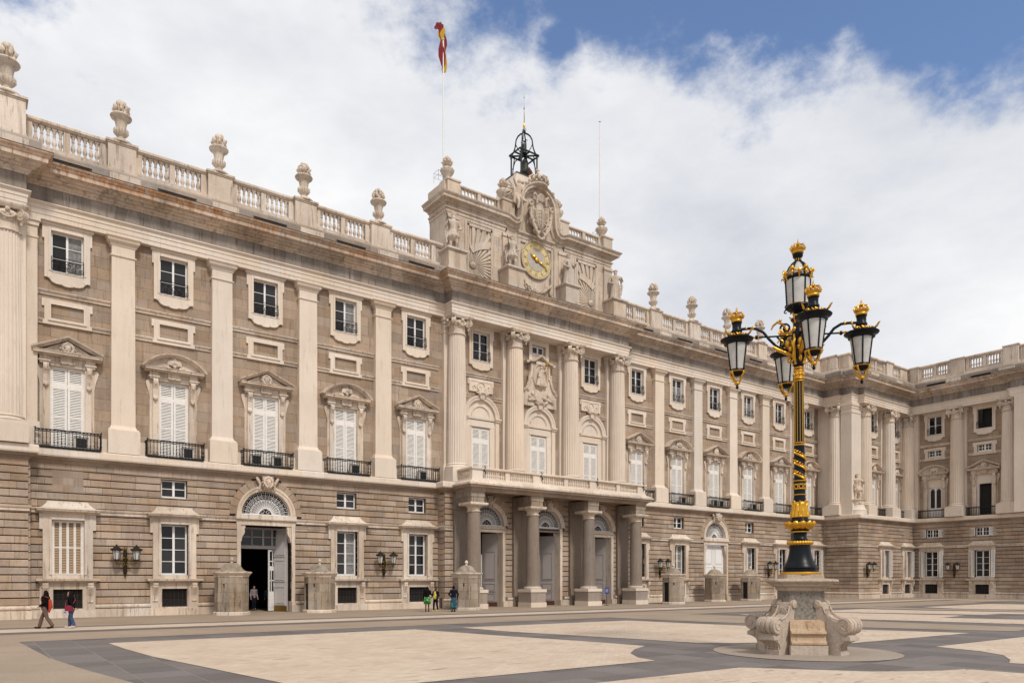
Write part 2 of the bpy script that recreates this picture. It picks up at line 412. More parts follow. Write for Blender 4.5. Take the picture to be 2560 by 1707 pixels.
def remesh(mb, vox=.03, smooth=2, name='tmp'):
    me = mb.mesh(name); o = bpy.data.objects.new(name, me); COL.objects.link(o)
    r = o.modifiers.new('r', 'REMESH'); r.mode = 'VOXEL'; r.voxel_size = vox; r.use_smooth_shade = True
    if smooth:
        s = o.modifiers.new('s', 'SMOOTH'); s.iterations = smooth; s.factor = .5
    dg = bpy.context.evaluated_depsgraph_get()
    out = bpy.data.meshes.new_from_object(o.evaluated_get(dg)); bpy.data.objects.remove(o); bpy.data.meshes.remove(me)
    out.polygons.foreach_set('use_smooth', [True]*len(out.polygons))
    out.name = name
    return out
def cap(mb, a, b, ra, rb, n=8, fl=1.0):
    """tapered limb with rounded ends"""
    a, b = Vector(a), Vector(b); d = b-a; L_ = d.length or 1e-6; d /= L_
    pts = []; rs = []
    for i in range(3): t = sin(i/3*pi/2); pts.append(a-d*ra*cos(i/3*pi/2)*.98); rs.append(max(ra*t, ra*.08))
    pts.append(a); rs.append(ra); pts.append(b); rs.append(rb)
    for i in range(1, 4): pts.append(b+d*rb*sin(i/3*pi/2)*.98); rs.append(max(rb*cos(i/3*pi/2), rb*.08))
    mb.tube(pts, rs, n); return mb
# ---------------------------------------------------------------- ground, in layers 4 mm apart
def sheet(name, poly, z, mat, kind='structure'):
    n = len(poly); me = bpy.data.meshes.new(name)
    import bmesh
    bm = bmesh.new(); vs = [bm.verts.new((x, -p, z)) for x, p in poly]
    es = [bm.edges.new((vs[i], vs[(i+1) % n])) for i in range(n)]
    bmesh.ops.triangle_fill(bm, use_beauty=True, use_dissolve=False, edges=es)
    bmesh.ops.recalc_face_normals(bm, faces=bm.faces)
    for f_ in bm.faces:
        if f_.normal.z < 0: f_.normal_flip()
    bm.to_mesh(me); bm.free(); o = link(name, me, mat); tag(o, kind=kind); return o
def cream_mat():
    m, t, b = mat_base('cream_sett_paving'); NN, LL = t.nodes, t.links
    geo = NN.new('ShaderNodeNewGeometry')
    br = NN.new('ShaderNodeTexBrick'); LL.new(geo.outputs['Position'], br.inputs[0])
    br.inputs['Color1'].default_value = (.62, .51, .40, 1); br.inputs['Color2'].default_value = (.53, .425, .325, 1); br.inputs['Mortar'].default_value = (.43, .335, .26, 1)
    br.inputs['Scale'].default_value = 1; br.inputs['Mortar Size'].default_value = .006; br.inputs['Brick Width'].default_value = .22; br.inputs['Row Height'].default_value = .11; br.inputs['Mortar Smooth'].default_value = .6
    n = NN.new('ShaderNodeTexNoise'); n.inputs['Scale'].default_value = .5; n.inputs['Detail'].default_value = 7; n.inputs['Roughness'].default_value = .65; LL.new(geo.outputs['Position'], n.inputs[0])
    n2 = NN.new('ShaderNodeTexNoise'); n2.inputs['Scale'].default_value = 1.1; n2.inputs['Detail'].default_value = 4; LL.new(geo.outputs['Position'], n2.inputs[0])
    mp = NN.new('ShaderNodeMapping'); mp.inputs['Scale'].default_value = (.9, 4.5, 1); LL.new(geo.outputs['Position'], mp.inputs[0]); LL.new(mp.outputs[0], n2.inputs[0])
    r = NN.new('ShaderNodeMapRange'); r.inputs[1].default_value = .42; r.inputs[2].default_value = .72; r.inputs[3].default_value = 0; r.inputs[4].default_value = .55; LL.new(n.outputs[0], r.inputs[0])
    mx_ = NN.new('ShaderNodeMix'); mx_.data_type = 'RGBA'; LL.new(r.outputs[0], mx_.inputs['Factor']); LL.new(br.outputs[0], mx_.inputs['A']); mx_.inputs['B'].default_value = (.42, .29, .21, 1)
    r2 = NN.new('ShaderNodeMapRange'); r2.inputs[1].default_value = .63; r2.inputs[2].default_value = .68; r2.inputs[3].default_value = 0; r2.inputs[4].default_value = .75; LL.new(n2.outputs[0], r2.inputs[0])
    m2 = NN.new('ShaderNodeMix'); m2.data_type = 'RGBA'; LL.new(r2.outputs[0], m2.inputs['Factor']); LL.new(mx_.outputs['Result'], m2.inputs['A']); m2.inputs['B'].default_value = (.21, .145, .10, 1)
    LL.new(m2.outputs['Result'], b.inputs['Base Color']); b.inputs['Roughness'].default_value = .85; b.inputs['Specular IOR Level'].default_value = .3
    bp = NN.new('ShaderNodeBump'); bp.inputs['Strength'].default_value = .5; bp.inputs['Distance'].default_value = .01; LL.new(br.outputs['Fac'], bp.inputs['Height']); bp.invert = True; LL.new(bp.outputs[0], b.inputs['Normal'])
    return m
M_SETT = cream_mat()
sheet('ground', [(-400, -60), (400, -60), (400, 400), (-400, 400)], -0.0055, M_MORT)
# dark slab field, laid before everything that lies over it
def in_view(x, p):
    return True
for ix in range(-38, 48):
    for ip in range(int(18.0/1.0), 46):
        sz = 1.12
        x0 = -38+(ix+38)*sz; p0 = 17.8+(ip-18)*sz
        if x0 > 47: continue
        g_ = .010
        mbq = MB(); j = random.uniform(-.0015, .0015)
        vs = [(x0+g_, -p0-g_, -.012), (x0+sz-g_, -p0-g_, -.012), (x0+sz-g_, -p0-sz+g_, -.012), (x0+g_, -p0-sz+g_, -.012)]
        top = [(a, b_, -.003+j) for a, b_, _ in vs]
        tc_ = (x0+sz/2, p0+sz/2)
        piece('paving_slab', vs+top, [(4, 7, 6, 5), (0, 1, 5, 4), (1, 2, 6, 5), (2, 3, 7, 6), (3, 0, 4, 7)], M_SLAB)
# tan field round the panels: outer strip along the palace, left field, gaps between panels
TZ = 0.004
sheet('paving_by_palace', [(-90, -3), (80, -3), (80, 18.3), (20.3, 18.3), (20.0, 19.7), (37.8, 19.0), (37.8, 18.31), (80, 18.31), (80, 60), (90, 60), (90, -4), (-90, -4)], TZ-.002, M_GROUND)
sheet('paving_near_facade', [(-90, -14), (62, -14), (62, 18.3), (-90, 18.3)], TZ, M_GROUND)
sheet('paving_left_field', [(-90, 18.3), (-37.3, 18.3), (-36.95, 25.0), (-36.5, 28.7), (-36.0, 31.8), (-35.5, 34.5), (-35.2, 37.8), (-35.2, 60), (-90, 60)], TZ, M_GROUND)
SZ = 0.008
creams = [
 [(-34.9, 20.7), (-23.2, 20.7), (-22.95, 22.1), (-22.2, 26.4), (-21.5, 29.3), (-21.1, 32.2), (-22.2, 32.8), (-23.2, 33.6), (-23.9, 34.6), (-24.1, 35.4), (-33.4, 35.4), (-33.5, 33.8), (-33.8, 31.8), (-34.15, 29.3), (-34.6, 26.3), (-34.8, 23.5)],
 [(-20.95, 20.9), (-10.9, 21.2), (-10.6, 22.5), (-9.6, 27.9), (-7.9, 32.3), (-6.3, 35.9), (-14.6, 35.6), (-15.6, 34.9), (-17.0, 33.7), (-18.0, 33.1), (-18.8, 32.4), (-19.2, 30.3), (-20.7, 24.3)],
 [(-28.6, 37.6), (-23.6, 37.7), (-22.8, 38.7), (-21.8, 40.0), (-21.2, 40.4), (-20.3, 40.9), (-19.5, 41.1), (-19.3, 42.6), (-19.2, 48), (-33.5, 48), (-33.3, 37.6)],
 [(-13.8, 37.9), (-4.9, 38.0), (-3, 46), (-16.5, 46), (-17.1, 41.5), (-17.2, 41.2), (-16.3, 40.9), (-15.1, 40.3), (-14.3, 39.4)],
 [(-0.5, 20.5), (6.0, 20.6), (8.5, 27.4), (9.2, 29.3), (5.4, 29.7), (6.8, 33.2), (7.4, 35.2), (2.4, 35.2), (1.2, 31.1), (0.2, 27.9)],
 [(6.6, 20.6), (14.0, 20.5), (15.0, 25.0), (17.2, 29.7), (18.6, 33.5), (14.3, 31.2), (13.6, 29.7), (11.3, 29.6), (10.1, 27.2)],
 [(21.3, 21.4), (34.2, 21.1), (34.5, 22.2), (35.5, 34), (25.5, 34), (22.0, 28.0), (20.2, 24.9)],
 [(-90, 10.45), (47.9, 10.45), (47.9, 12.75), (-90, 12.75)],
 [(45.6, 12.76), (47.9, 12.76), (47.9, 60), (45.6, 60)],
]
for k, c_ in enumerate(creams): sheet('pale_sett_panel', c_, SZ, M_SETT)
for q in ([(-90, 9.4), (49.0, 9.4), (49.0, 10.449), (-90, 10.449)], [(-90, 12.751), (45.59, 12.751), (45.59, 14.1), (-90, 14.1)]):
    sheet('dark_paving_band', q, SZ-.001, M_SLAB)
# tan avenue between the panels
sheet('tan_avenue', [(-9.4, 18.29), (-2.6, 18.29), (-2.0, 22), (-0.9, 32.0), (-0.3, 36.0), (-3.6, 36.6), (-5.2, 33.9), (-6.3, 31.4), (-8.6, 24.0)], SZ, M_GROUND)
sheet('tan_avenue', [(15.6, 18.29), (19.6, 18.29), (18.6, 22), (20.2, 28.5), (22, 36), (19.6, 36), (17.6, 27.9), (16.2, 23.0)], SZ, M_GROUND)
LX, LP = -18.83, 36.3
circ = [(LX+.07+2.62*cos(2*pi*i/64), LP+.1+2.62*sin(2*pi*i/64)) for i in range(64)]
sheet('paving_circle', circ, 0.012, M_GROUND)

# ---------------------------------------------------------------- building: planes of wall
GP = [(-60, 1.05), (-36.0, 1.05), (-36.0, .35), (-9.9, .35), (-9.9, 1.35), (9.9, 1.35), (9.9, .35), (36.0, .35), (36.0, 1.05), (41.5, 1.05), (41.5, 5.2), (54.1, 5.2), (54.1, 34)]
EP = [(-60, 1.35), (-36.1, 1.35), (-36.1, .45), (-9.3, .45), (-9.3, 1.4), (9.3, 1.4), (9.3, .45), (36.1, .45), (36.1, 1.2), (41.05, 1.2), (41.05, 3.1), (41.5, 3.1), (41.5, 4.4), (42.9, 4.4), (42.9, 5.1), (53.9, 5.1), (53.9, 15.9), (53.2, 15.9), (53.2, 34)]
SIDE = [11.68, 17.28, 22.88, 28.48, 34.08]
BAYS = [-s for s in SIDE[::-1]]+SIDE+[39.7]
PIL = [14.48, 20.08, 25.68, 31.28]
up_op = lambda x: [('r', x-.80, x+.80, 19.42, 21.68), ('r', x-.86, x+.86, 9.6, 14.16)]
gf_w = lambda x: [('r', x-.78, x+.78, 2.42, 5.5), ('r', x-.71, x+.71, .5, 1.59)]
mz = lambda x: [('r', x-.74, x+.74, 7.1, 8.2)]
# upper walls
ops = [o for x in BAYS for o in up_op(x)]
ops += [('r', x-.80, x+.80, 19.42, 21.68) for x in (-5.85, 5.85)]+[('r', -.75, .75, 20.98, 21.68)]+[('r', x-.9, x+.9, 9.6, 14.16) for x in (-5.85, 0, 5.85)]
backing('M', -36.1, 41.9, 9.3, 22.1, ops, -.5, 0, M_ASH)
masonry('ashlar_block', 'M', -36.1, 41.9, 9.45, 22.1, ops+[('r', x-1.15, x+1.15, 9.4, 15.2) for x in BAYS], .62, 1.35, 0, .05, M_ASH, hg=.008, vg=.006, bev=.004)
opP = [o for x in (47.1, 52.4) for o in up_op(x)]
backing('P', 42.9, 54.9, 9.3, 22.1, opP, -.5, 0, M_ASH)
masonry('ashlar_block', 'P', 42.9, 54.85, 9.45, 22.1, opP+[('r', x-1.15, x+1.15, 9.4, 15.2) for x in (47.1, 52.4)], .62, 1.35, 0, .05, M_ASH, hg=.008, vg=.006, bev=.004)
WB = (7.4, 12.8)
opW = [('r', x-.80, x+.80, 19.42, 21.68) for x in WB]+[('r', x-.7, x+.7, 9.6, 13.2) for x in WB]+[('r', x-.7, x+.7, 16.78, 17.6) for x in WB]
backing('W', 3.3, 30, 9.3, 22.1, opW, -.5, 0, M_ASH)
masonry('ashlar_block', 'W', 3.75, 30, 9.45, 22.1, opW+[('r', x-1.15, x+1.15, 9.4, 15.2) for x in WB], .62, 1.35, 0, .05, M_ASH, hg=.008, vg=.006, bev=.004)
# side face of the corner pavilion: pier and wall
mb = MB(); mb.box(41.9, 42.4, -3.6, .4, 9.3, 22.1); part('wall', mb, M_CREAM, palace)
mb = MB(); mb.box(41.5, 43.6, -4.4, -3.1, 9.42, 22.1); mb.box(42.4, 43.4, -3.1, -.2, 9.42, 22.05)
for z0, z1, e in ((9.43, 10.7, .22), (10.7, 10.95, .12), (20.95, 21.05, .06), (21.45, 22.098, .05), (21.75, 22.096, .13)):
    mb.box(41.5-e, 43.6, -4.4-e, -3.1+.02, z0, z1)
part('corner_pier', mb, M_CREAM, palace)
# far-left pavilion
mb = MB(); mb.box(-60, -36.1, -.9, .6, 9.3, 22.1); part('wall', mb, M_CREAM, palace)
# ground floor walls
FR['L'] = T(0, -.7); FR['C'] = T(0, -1.0); FR['R'] = T(0, -.7); FR['G'] = T(0, -4.85)
FR['Z'] = Matrix.Translation((54.45, 0, 0)) @ Matrix.Rotation(-pi/2, 4, 'Z'); FR['Y'] = Matrix.Translation((41.85, 0, 0)) @ Matrix.Rotation(-pi/2, 4, 'Z')
GATE = (-22.88, 22.88)
gops = []
for x in BAYS:
    if abs(x) == 22.88: gops += [('r', x-1.66, x+1.66, 0, 5.66), ('c', x, 6.32, 1.62)]
    elif x < 39: gops += gf_w(x)
for x in (-28.48, -17.28, -11.68, 11.68, 17.28, 28.48): gops += mz(x)
vcut = [('c', x, 6.14, 2.35) for x in GATE]
def gf(fr, x0, x1, ops, bk, cut=()):
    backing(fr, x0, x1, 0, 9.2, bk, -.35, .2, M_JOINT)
    masonry('rusticated_block', fr, x0, x1, .72, 8.7, list(ops)+list(cut), .41, 1.12, .19, .35, M_RUST, hg=.05, vg=.013, bev=.028)
bk_g = [o if o[0] == 'r' else ('r', o[1]-1.7, o[1]+1.7, 6.32, 8.2) for o in gops]
gf('M', -36.0, -9.9, gops, bk_g, vcut); gf('M', 9.9, 36.0, gops, bk_g, vcut)
gf('L', -60, -36.0, [], [])
cops = [('r', x-1.32, x+1.32, 0, 6.05) for x in (-5.9, 0, 5.9)]
gf('C', -9.9, 9.9, cops+[('c', x, 6.35, 1.8) for x in (-5.9, 0, 5.9)]+[('r', x-.72, x+.72, 0, 9) for x in (-8.48, -2.95, 2.95, 8.48)], cops+[('r', x-1.5, x+1.5, 6.35, 7.9) for x in (-5.9, 0, 5.9)])
gf('R', 36.0, 41.85, gf_w(39.7), gf_w(39.7))
gf('Y', 1.05, 5.03, [], [])
go = gf_w(47.3)+gf_w(52.55)
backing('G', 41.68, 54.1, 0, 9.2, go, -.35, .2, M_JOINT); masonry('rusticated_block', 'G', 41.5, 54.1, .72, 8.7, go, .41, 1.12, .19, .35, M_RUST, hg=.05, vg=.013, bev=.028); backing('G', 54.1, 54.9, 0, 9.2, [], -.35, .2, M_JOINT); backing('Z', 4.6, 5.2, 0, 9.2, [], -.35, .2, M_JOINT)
zo = gf_w(7.3)+gf_w(12.8)+[('r', x-.74, x+.74, 7.1, 8.1) for x in WB]
gf('Z', 5.2, 30, zo, zo)
mb = MB()      # short returns where a plane steps forward
for x0, x1, p0, p1 in ((-36.3, -36.02, 0, .69), (-9.88, -9.6, 0, 1.19), (9.6, 9.88, 0, 1.19), (36.02, 36.3, 0, .69)): part('wall', MB().pb(x0, x1, p0, p1, 0, 9.19), M_BRCORN, palace)
# quoins on the step of the central block
for x0, x1 in ((-9.905, -9.6), (9.6, 9.905)):
    for k in range(19):
        z = .74+k*.4105; mb = MB(); mb.box(x0-.02, x1+.02, -1.19, -.352, z+.025, z+.385); piece('rusticated_block', mb.v, mb.f, M_RUST)
for k in range(19):
    z = .74+k*.4105; mb = MB(); mb.box(-36.02, -35.9, -.9, -.352, z+.025, z+.385); piece('rusticated_block', mb.v, mb.f, M_RUST)
# mouldings that run round the building
sweep_pieces('ledge_stone', GP, [(-1.4, 8.98), (.42, 8.98), (.46, 9.06), (.46, 9.36), (.42, 9.42), (-1.4, 9.45)], M_CREAM, 1.5, .008)
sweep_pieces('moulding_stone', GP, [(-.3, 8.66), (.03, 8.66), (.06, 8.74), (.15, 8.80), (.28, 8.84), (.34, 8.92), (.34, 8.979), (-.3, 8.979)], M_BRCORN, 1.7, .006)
sp = [(-.1, 5.86), (.06, 5.86), (.06, 6.0), (.12, 6.04), (.16, 6.14), (.05, 6.17), (-.1, 6.17)]
for seg in ([(-60, 1.05), (-36.0, 1.05), (-36.0, .35), (-24.8, .35)], [(-20.96, .35), (-9.9, .35), (-9.9, 1.35), (-9.3, 1.35)], [(9.3, 1.35), (9.9, 1.35), (9.9, .35), (20.96, .35)], [(24.8, .35), (36.0, .35), (36.0, 1.05), (41.5, 1.05), (41.5, 5.2), (54.1, 5.2), (54.1, 34)]):
    sweep_pieces('string_course_stone', seg, sp, M_TRIM, 1.6, .006)
def plinth_runs(fr, x0, x1, cuts, p):
    for a, b in subtract((x0, x1), cuts):
        mb = MB(); R = [(p-.1, 0), (p+.16, 0), (p+.16, .44), (p+.05, .47), (p+.05, .50), (p+.15, .53), (p+.17, .61), (p+.14, .69), (p+.04, .73), (p-.1, .73)]
        k = max(1, round((b-a)/1.8))
        for j in range(k):
            s0, s1 = a+(b-a)*j/k, a+(b-a)*(j+1)/k
            mb = MB(); mb.loft([[(s0+.004, -q, z) for q, z in R], [(s1-.004, -q, z) for q, z in R]], M=FR[fr]); piece('plinth_stone', mb.v, mb.f, M_TRIM)
gc = lambda xs, w: [(x-w, x+w) for x in xs]
plinth_runs('M', -36.0, -9.9, gc([-34.08, -28.48, -17.28, -11.68], 1.33)+gc([-22.88], 1.93), .35)
plinth_runs('M', 9.9, 36.0, gc([34.08, 28.48, 17.28, 11.68], 1.33)+gc([22.88], 1.93), .35)
plinth_runs('L', -60, -35.84, [], .35); plinth_runs('C', -10.06, 10.06, gc([-5.9, 0, 5.9], 1.7), .35)
plinth_runs('R', 36.0, 41.5, gc([39.7], 1.33), .35); plinth_runs('Y', .8, 5.36, [], .35)
plinth_runs('G', 41.5, 54.1, gc([47.3, 52.55], 1.33), .35); plinth_runs('Z', 5.2, 30, gc([7.3, 12.8], 1.33), .35)
# entablature
sweep_pieces('architrave_stone', EP, [(-1.35, 22.1), (0, 22.1), (0, 22.34), (.035, 22.36), (.035, 22.62), (.075, 22.64), (.075, 22.80), (.17, 22.90), (.21, 22.93), (.21, 22.99), (-1.35, 22.99)], M_CREAM, 1.6, .005)
def frieze():
    prof = [(-.9, 22.991), (0, 22.991), (0, 23.849), (-.9, 23.849)]
    R = path_rings(EP, prof)
    for i in range(len(R)-1):
        a, b = R[i], R[i+1]; ln = hypot(EP[i+1][0]-EP[i][0], EP[i+1][1]-EP[i][1]); k = max(1, round(ln/.62)); rs = random.Random(i)
        js = [(0, 0)]
        for j in range(1, k):
            x = j/k*ln; ph = ((x+EP[i][0]*.0) % 5.6)/5.6-.5; js.append(((j+rs.uniform(-.12, .12))/k, ph*.55/ln))
        js.append((1, 0))
        for j in range(k):
            (t0, s0), (t1, s1) = js[j], js[j+1]; g_ = .003/ln; vs = []
            for t, sl, gg in ((t0, s0, g_), (t1, s1, -g_)):
                for q in range(4):
                    tt = min(1, max(0, t+gg+(sl if q in (2, 3) else -sl)*.5)) if 0 < t < 1 else t
                    v = Vector(a[q]).lerp(Vector(b[q]), tt); vs.append(tuple(v))
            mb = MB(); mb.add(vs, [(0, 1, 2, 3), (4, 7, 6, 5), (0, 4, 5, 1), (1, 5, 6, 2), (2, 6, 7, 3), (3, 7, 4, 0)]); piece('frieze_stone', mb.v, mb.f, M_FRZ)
frieze()
sweep_pieces('cornice_stone', EP, [(-1.3, 23.85), (.06, 23.85), (.10, 23.93), (.16, 23.97), (.24, 24.08), (.40, 24.12), (.42, 24.20), (.58, 24.24), (.66, 24.34), (.92, 24.38), (.94, 24.60), (1.0, 24.63), (1.04, 24.70), (1.14, 24.79), (1.16, 24.86), (-1.3, 24.93)], M_CORN, 1.15, .010)
mb = MB(); sweep(mb, EP, [(.2, 24.925), (1.175, 24.868), (1.175, 24.90), (.2, 24.955)]); part('lead_flashing', mb, M_LEAD, palace)
# balustrade over the cornice
LB = [(-60, 1.35), (-36.1, 1.35), (-36.1, .45), (-9.0, .45)]
RB = [(9.0, .45), (36.1, .45), (36.1, 1.2), (41.05, 1.2), (41.05, 3.1), (41.5, 3.1), (41.5, 4.4), (42.9, 4.4), (42.9, 5.1), (53.9, 5.1), (53.9, 34)]
BO = -.65; ZB = .3
def shift(prof, d): return [(o+d, z+ZB if z > 25 else z) for o, z in prof]
for P_ in (LB, RB):
    sweep_pieces('parapet_base_stone', P_, shift([(-.7, 24.93), (1.30, 24.93), (1.30, 25.22), (1.15, 25.40), (.22, 25.66), (-.7, 25.66)], BO), M_GREYB, 1.2, .008)
    sweep_pieces('parapet_kerb_stone', P_, shift([(-.6, 25.661), (.15, 25.661), (.10, 25.72), (.06, 25.95), (.08, 26.09), (-.5, 26.09)], BO), M_TRIM, 1.4, .006)
    sweep_pieces('parapet_rail_stone', P_, shift([(-.42, 27.35), (.0, 27.35), (.06, 27.42), (.10, 27.45), (.10, 27.57), (.02, 27.64), (-.42, 27.64)], BO), M_TRIM, 1.5, .006)
bal_me = None
def baluster_mesh():
    mb = MB(); mb.box(-.13, .13, -.13, .13, 0, .12); mb.box(-.12, .12, -.12, .12, 1.14, 1.26)
    mb.lathe([(.10, .12), (.115, .15), (.075, .19), (.062, .24), (.10, .34), (.125, .42), (.12, .5), (.085, .62), (.058, .74), (.055, .80), (.085, .83), (.085, .87), (.055, .89), (.075, .98), (.10, 1.06), (.115, 1.1), (.09, 1.14)], 10)
    me = mb.mesh('baluster', 50); me.materials.append(M_TRIM); return me
bal_me = baluster_mesh(); BALS = []
def balus(fr, xa, xb, p, n=5, mid=True):
    """balusters and little piers between two pedestals; p = plane of the path"""
    pc = p-.2+BO
    for s0, s1 in ((xa, xa+.34), (xb-.34, xb)): part('parapet_pier', MB().pb(s0, s1, pc-.17, pc+.17, 26.091+ZB, 27.349+ZB), M_TRIM, palace, FR[fr])
    m_ = (xa+xb)/2
    if mid: part('parapet_pier', MB().pb(m_-.16, m_+.16, pc-.16, pc+.16, 26.091+ZB, 27.349+ZB), M_TRIM, palace, FR[fr])
    for a, b in (((xa+.34, m_-.16), (m_+.16, xb-.34)) if mid else ((xa+.34, xb-.34),)):
        for k in range(n): BALS.append(FR[fr] @ T(a+(b-a)*(k+.5)/n, -pc, 26.09+ZB))
def pedestal(fr, x, p, hw=.75, tall=0):
    mb = MB(); q = p+BO
    mb.pb(x-hw-.06, x+hw+.06, q-.75, q+1.36, 24.931, 25.45); mb.pb(x-hw-.06, x+hw+.06, q-.75, q+.30, 25.42, 25.67+ZB)
    mb.pb(x-hw-.03, x+hw+.03, q-.70, q+.27, 25.67+ZB, 25.95+ZB); mb.pb(x-hw, x+hw, q-.66, q+.22, 25.95+ZB, 27.42+tall+ZB)
    mb.pb(x-hw-.05, x+hw+.05, q-.7, q+.27, 27.42+tall+ZB, 27.5+tall+ZB); mb.pb(x-hw-.11, x+hw+.11, q-.75, q+.33, 27.5+tall+ZB, 27.62+tall+ZB)
    part('pedestal', mb, M_TRIM, palace, FR[fr])
def slot(fr, x, p):
    q = p+BO; mb = MB(); mb.pb(x-1.0, x+1.0, q+1.2, q+1.33, 24.97, 25.19); part('drain_slot', mb, M_SLOT, palace, FR[fr])
    mb = MB(); mb.loft([[(x-1.2, -(q+.2), 25.78), (x+1.2, -(q+.2), 25.78), (x+1.2, -(q+.1), 25.60), (x-1.2, -(q+.1), 25.60)], [(x-1.08, -(q+1.42), 25.25), (x+1.08, -(q+1.42), 25.25), (x+1.05, -(q+.9), 25.19), (x-1.05, -(q+.9), 25.19)]])
    part('drain_cover_stone', mb, M_GREYB, palace, FR[fr])
for sgn in (-1, 1):
    for x in PIL: pedestal('M', sgn*x, .45)
    xs = [9.75-.75]+PIL+[36.1+.75-.0]
    for a, b in zip(xs[:-1], xs[1:]):
        lo, hi = a+.78, b-.78; 
        if sgn < 0: balus('M', -hi, -lo, .45); slot('M', -(lo+hi)/2, .45)
        else: balus('M', lo, hi, .45); slot('M', (lo+hi)/2, .45)
pedestal('M', -36.95, 1.35, .85, .3); pedestal('M', 36.95, 1.2, .85, .1)
balus('M', -45, -37.9, 1.35); balus('M', 37.9, 40.3, 1.2, 4, False)
for P_ in ([(40.9, 1.2), (41.05, 1.2), (41.05, 3.1), (41.5, 3.1), (41.5, 4.4), (42.9, 4.4), (42.9, 5.1), (43.6, 5.1)], [(53.0, 5.1), (53.9, 5.1), (53.9, 5.9)]):
    sweep_pieces('parapet_panel_stone', P_, shift([(-.40, 26.07), (-.06, 26.07), (-.06, 27.36), (-.40, 27.36)], BO), M_TRIM, 1.2, .006)
pedestal('P', 49.7, 1.35, .7); pedestal('P', 44.0, 1.4, .8, .1); balus('P', 44.85, 48.95, 1.35, 5); balus('P', 50.45, 53.0, 1.35, 5, False)
pedestal('W', 10.1, 1.0, .72); pedestal('W', 15.6, 1.1, .72, .15); balus('W', 5.6, 9.35, 1.0); balus('W', 10.9, 14.8, 1.0); balus('W', 16.5, 21, 1.0)
pedestal('W', 5.2, 1.0, .5)
for x in (8.2, 13.0): slot('W', x, 1.0)
C_ = Vector((CAMX, CAMY, CAMZ)); BALS.sort(key=lambda m: (m.translation-C_).length)
for m in BALS[:300]: link('baluster', bal_me, None, palace, m)
if BALS[300:]:
    mb = MB(); bv = [tuple(v.co) for v in bal_me.vertices]; bf = [tuple(f_.vertices) for f_ in bal_me.polygons]
    for m in BALS[300:]: mb.add(bv, bf, m)
    tag(part('balusters', mb, M_TRIM, palace), kind='stuff')
# ---------------------------------------------------------------- prototype parts of the palace, copied bay by bay
PROT = {}
def put(key, fn, M):
    if key not in PROT:
        o = fn(); PROT[key] = o; o.matrix_local = M; return o
    return dup(PROT[key], palace, M)
def casement(name, hw, z0, z1, cols, rows, p, bar=.05, fr=.085, mat=None, mull=.13, glass=None, mats=None, zsplit=None):
    def fn():
        mb = MB(); w = mat or M_WHITE
        mb.pb(-hw, -hw+fr, p-.05, p+.05, z0, z1); mb.pb(hw-fr, hw, p-.05, p+.05, z0, z1)
        mb.pb(-hw+fr, hw-fr, p-.05, p+.05, z0, z0+fr*1.3); mb.pb(-hw+fr, hw-fr, p-.05, p+.05, z1-fr, z1)
        xs = [-hw+fr+(2*hw-2*fr)*i/cols for i in range(cols+1)]; zs = [z0+fr*1.3+(z1-z0-fr*2.3)*i/rows for i in range(rows+1)]
        for i in range(1, cols):
            b_ = mull if i*2 == cols else bar; mb.pb(xs[i]-b_/2, xs[i]+b_/2, p-.045, p+.06 if i*2 == cols else p+.03, z0+fr, z1-fr*.9)
        for z in zs[1:-1]:
            for i in range(cols): mb.pb(xs[i]+.01, xs[i+1]-.01, p-.03, p+.025, z-bar/2, z+bar/2)
        o = part(name, mb, w, palace)
        for i in range(cols):
            for j in range(rows):
                g_ = MB(); g_.pb(xs[i], xs[i+1], p-.04, p-.032, zs[j], zs[j+1])
                gm = (glass(i, j) if glass else M_GLASS)
                part('pane', g_, gm, o)
        return o
    return fn
def upper_surround():
    mb = MB(); z0, z1 = 19.05, 21.96
    mb.pb(-1.12, -.80, .05, .2, z0, z1); mb.pb(.80, 1.12, .05, .2, z0, z1); mb.pb(-.80, -.76, .05, .2, 21.68, z1); mb.pb(.76, .80, .05, .2, 21.68, z1); mb.pb(-.76, .76, .05, .2, 21.68, z1)
    mb.pb(-1.22, -1.12, .05, .19, 21.2, z1); mb.pb(1.12, 1.22, .05, .19, 21.2, z1)
    mb.pb(-.92, -.80, .2, .24, 19.42, 21.84); mb.pb(.80, .92, .2, .24, 19.42, 21.84); mb.pb(-.76, .76, .2, .24, 21.68, 21.84)
    mb.pb(-1.3, 1.3, .05, .26, 21.961, 22.098)
    pts = [(-1.12, 19.05), (-.95, 19.05), (-.85, 18.98), (-.74, 18.83), (-.55, 18.76), (-.3, 18.75), (-.1, 18.69), (.1, 18.69), (.3, 18.75), (.55, 18.76), (.74, 18.83), (.85, 18.98), (.95, 19.05), (1.12, 19.05), (1.12, 19.051), (.76, 19.42), (-.76, 19.42), (-1.12, 19.051)]
    mb.prism([(x, z) for x, z in pts[:14]]+[(.76, 19.42), (-.76, 19.42)], .05, .17)
    mb.tube([(x, -.18, z) for x, z in pts[:14]], .035, 5)
    for x in (-.3, .3): mb.ball((x, -.17, 18.80), .07, 6, 4)
    for s in (-.82, .78): mb.pb(s, s+.04, -.12, .05, 19.42, 21.68)
    mb.pb(-.76, .76, -.12, .05, 21.62, 21.68)
    return part('window_surround', mb, M_CREAM, palace)
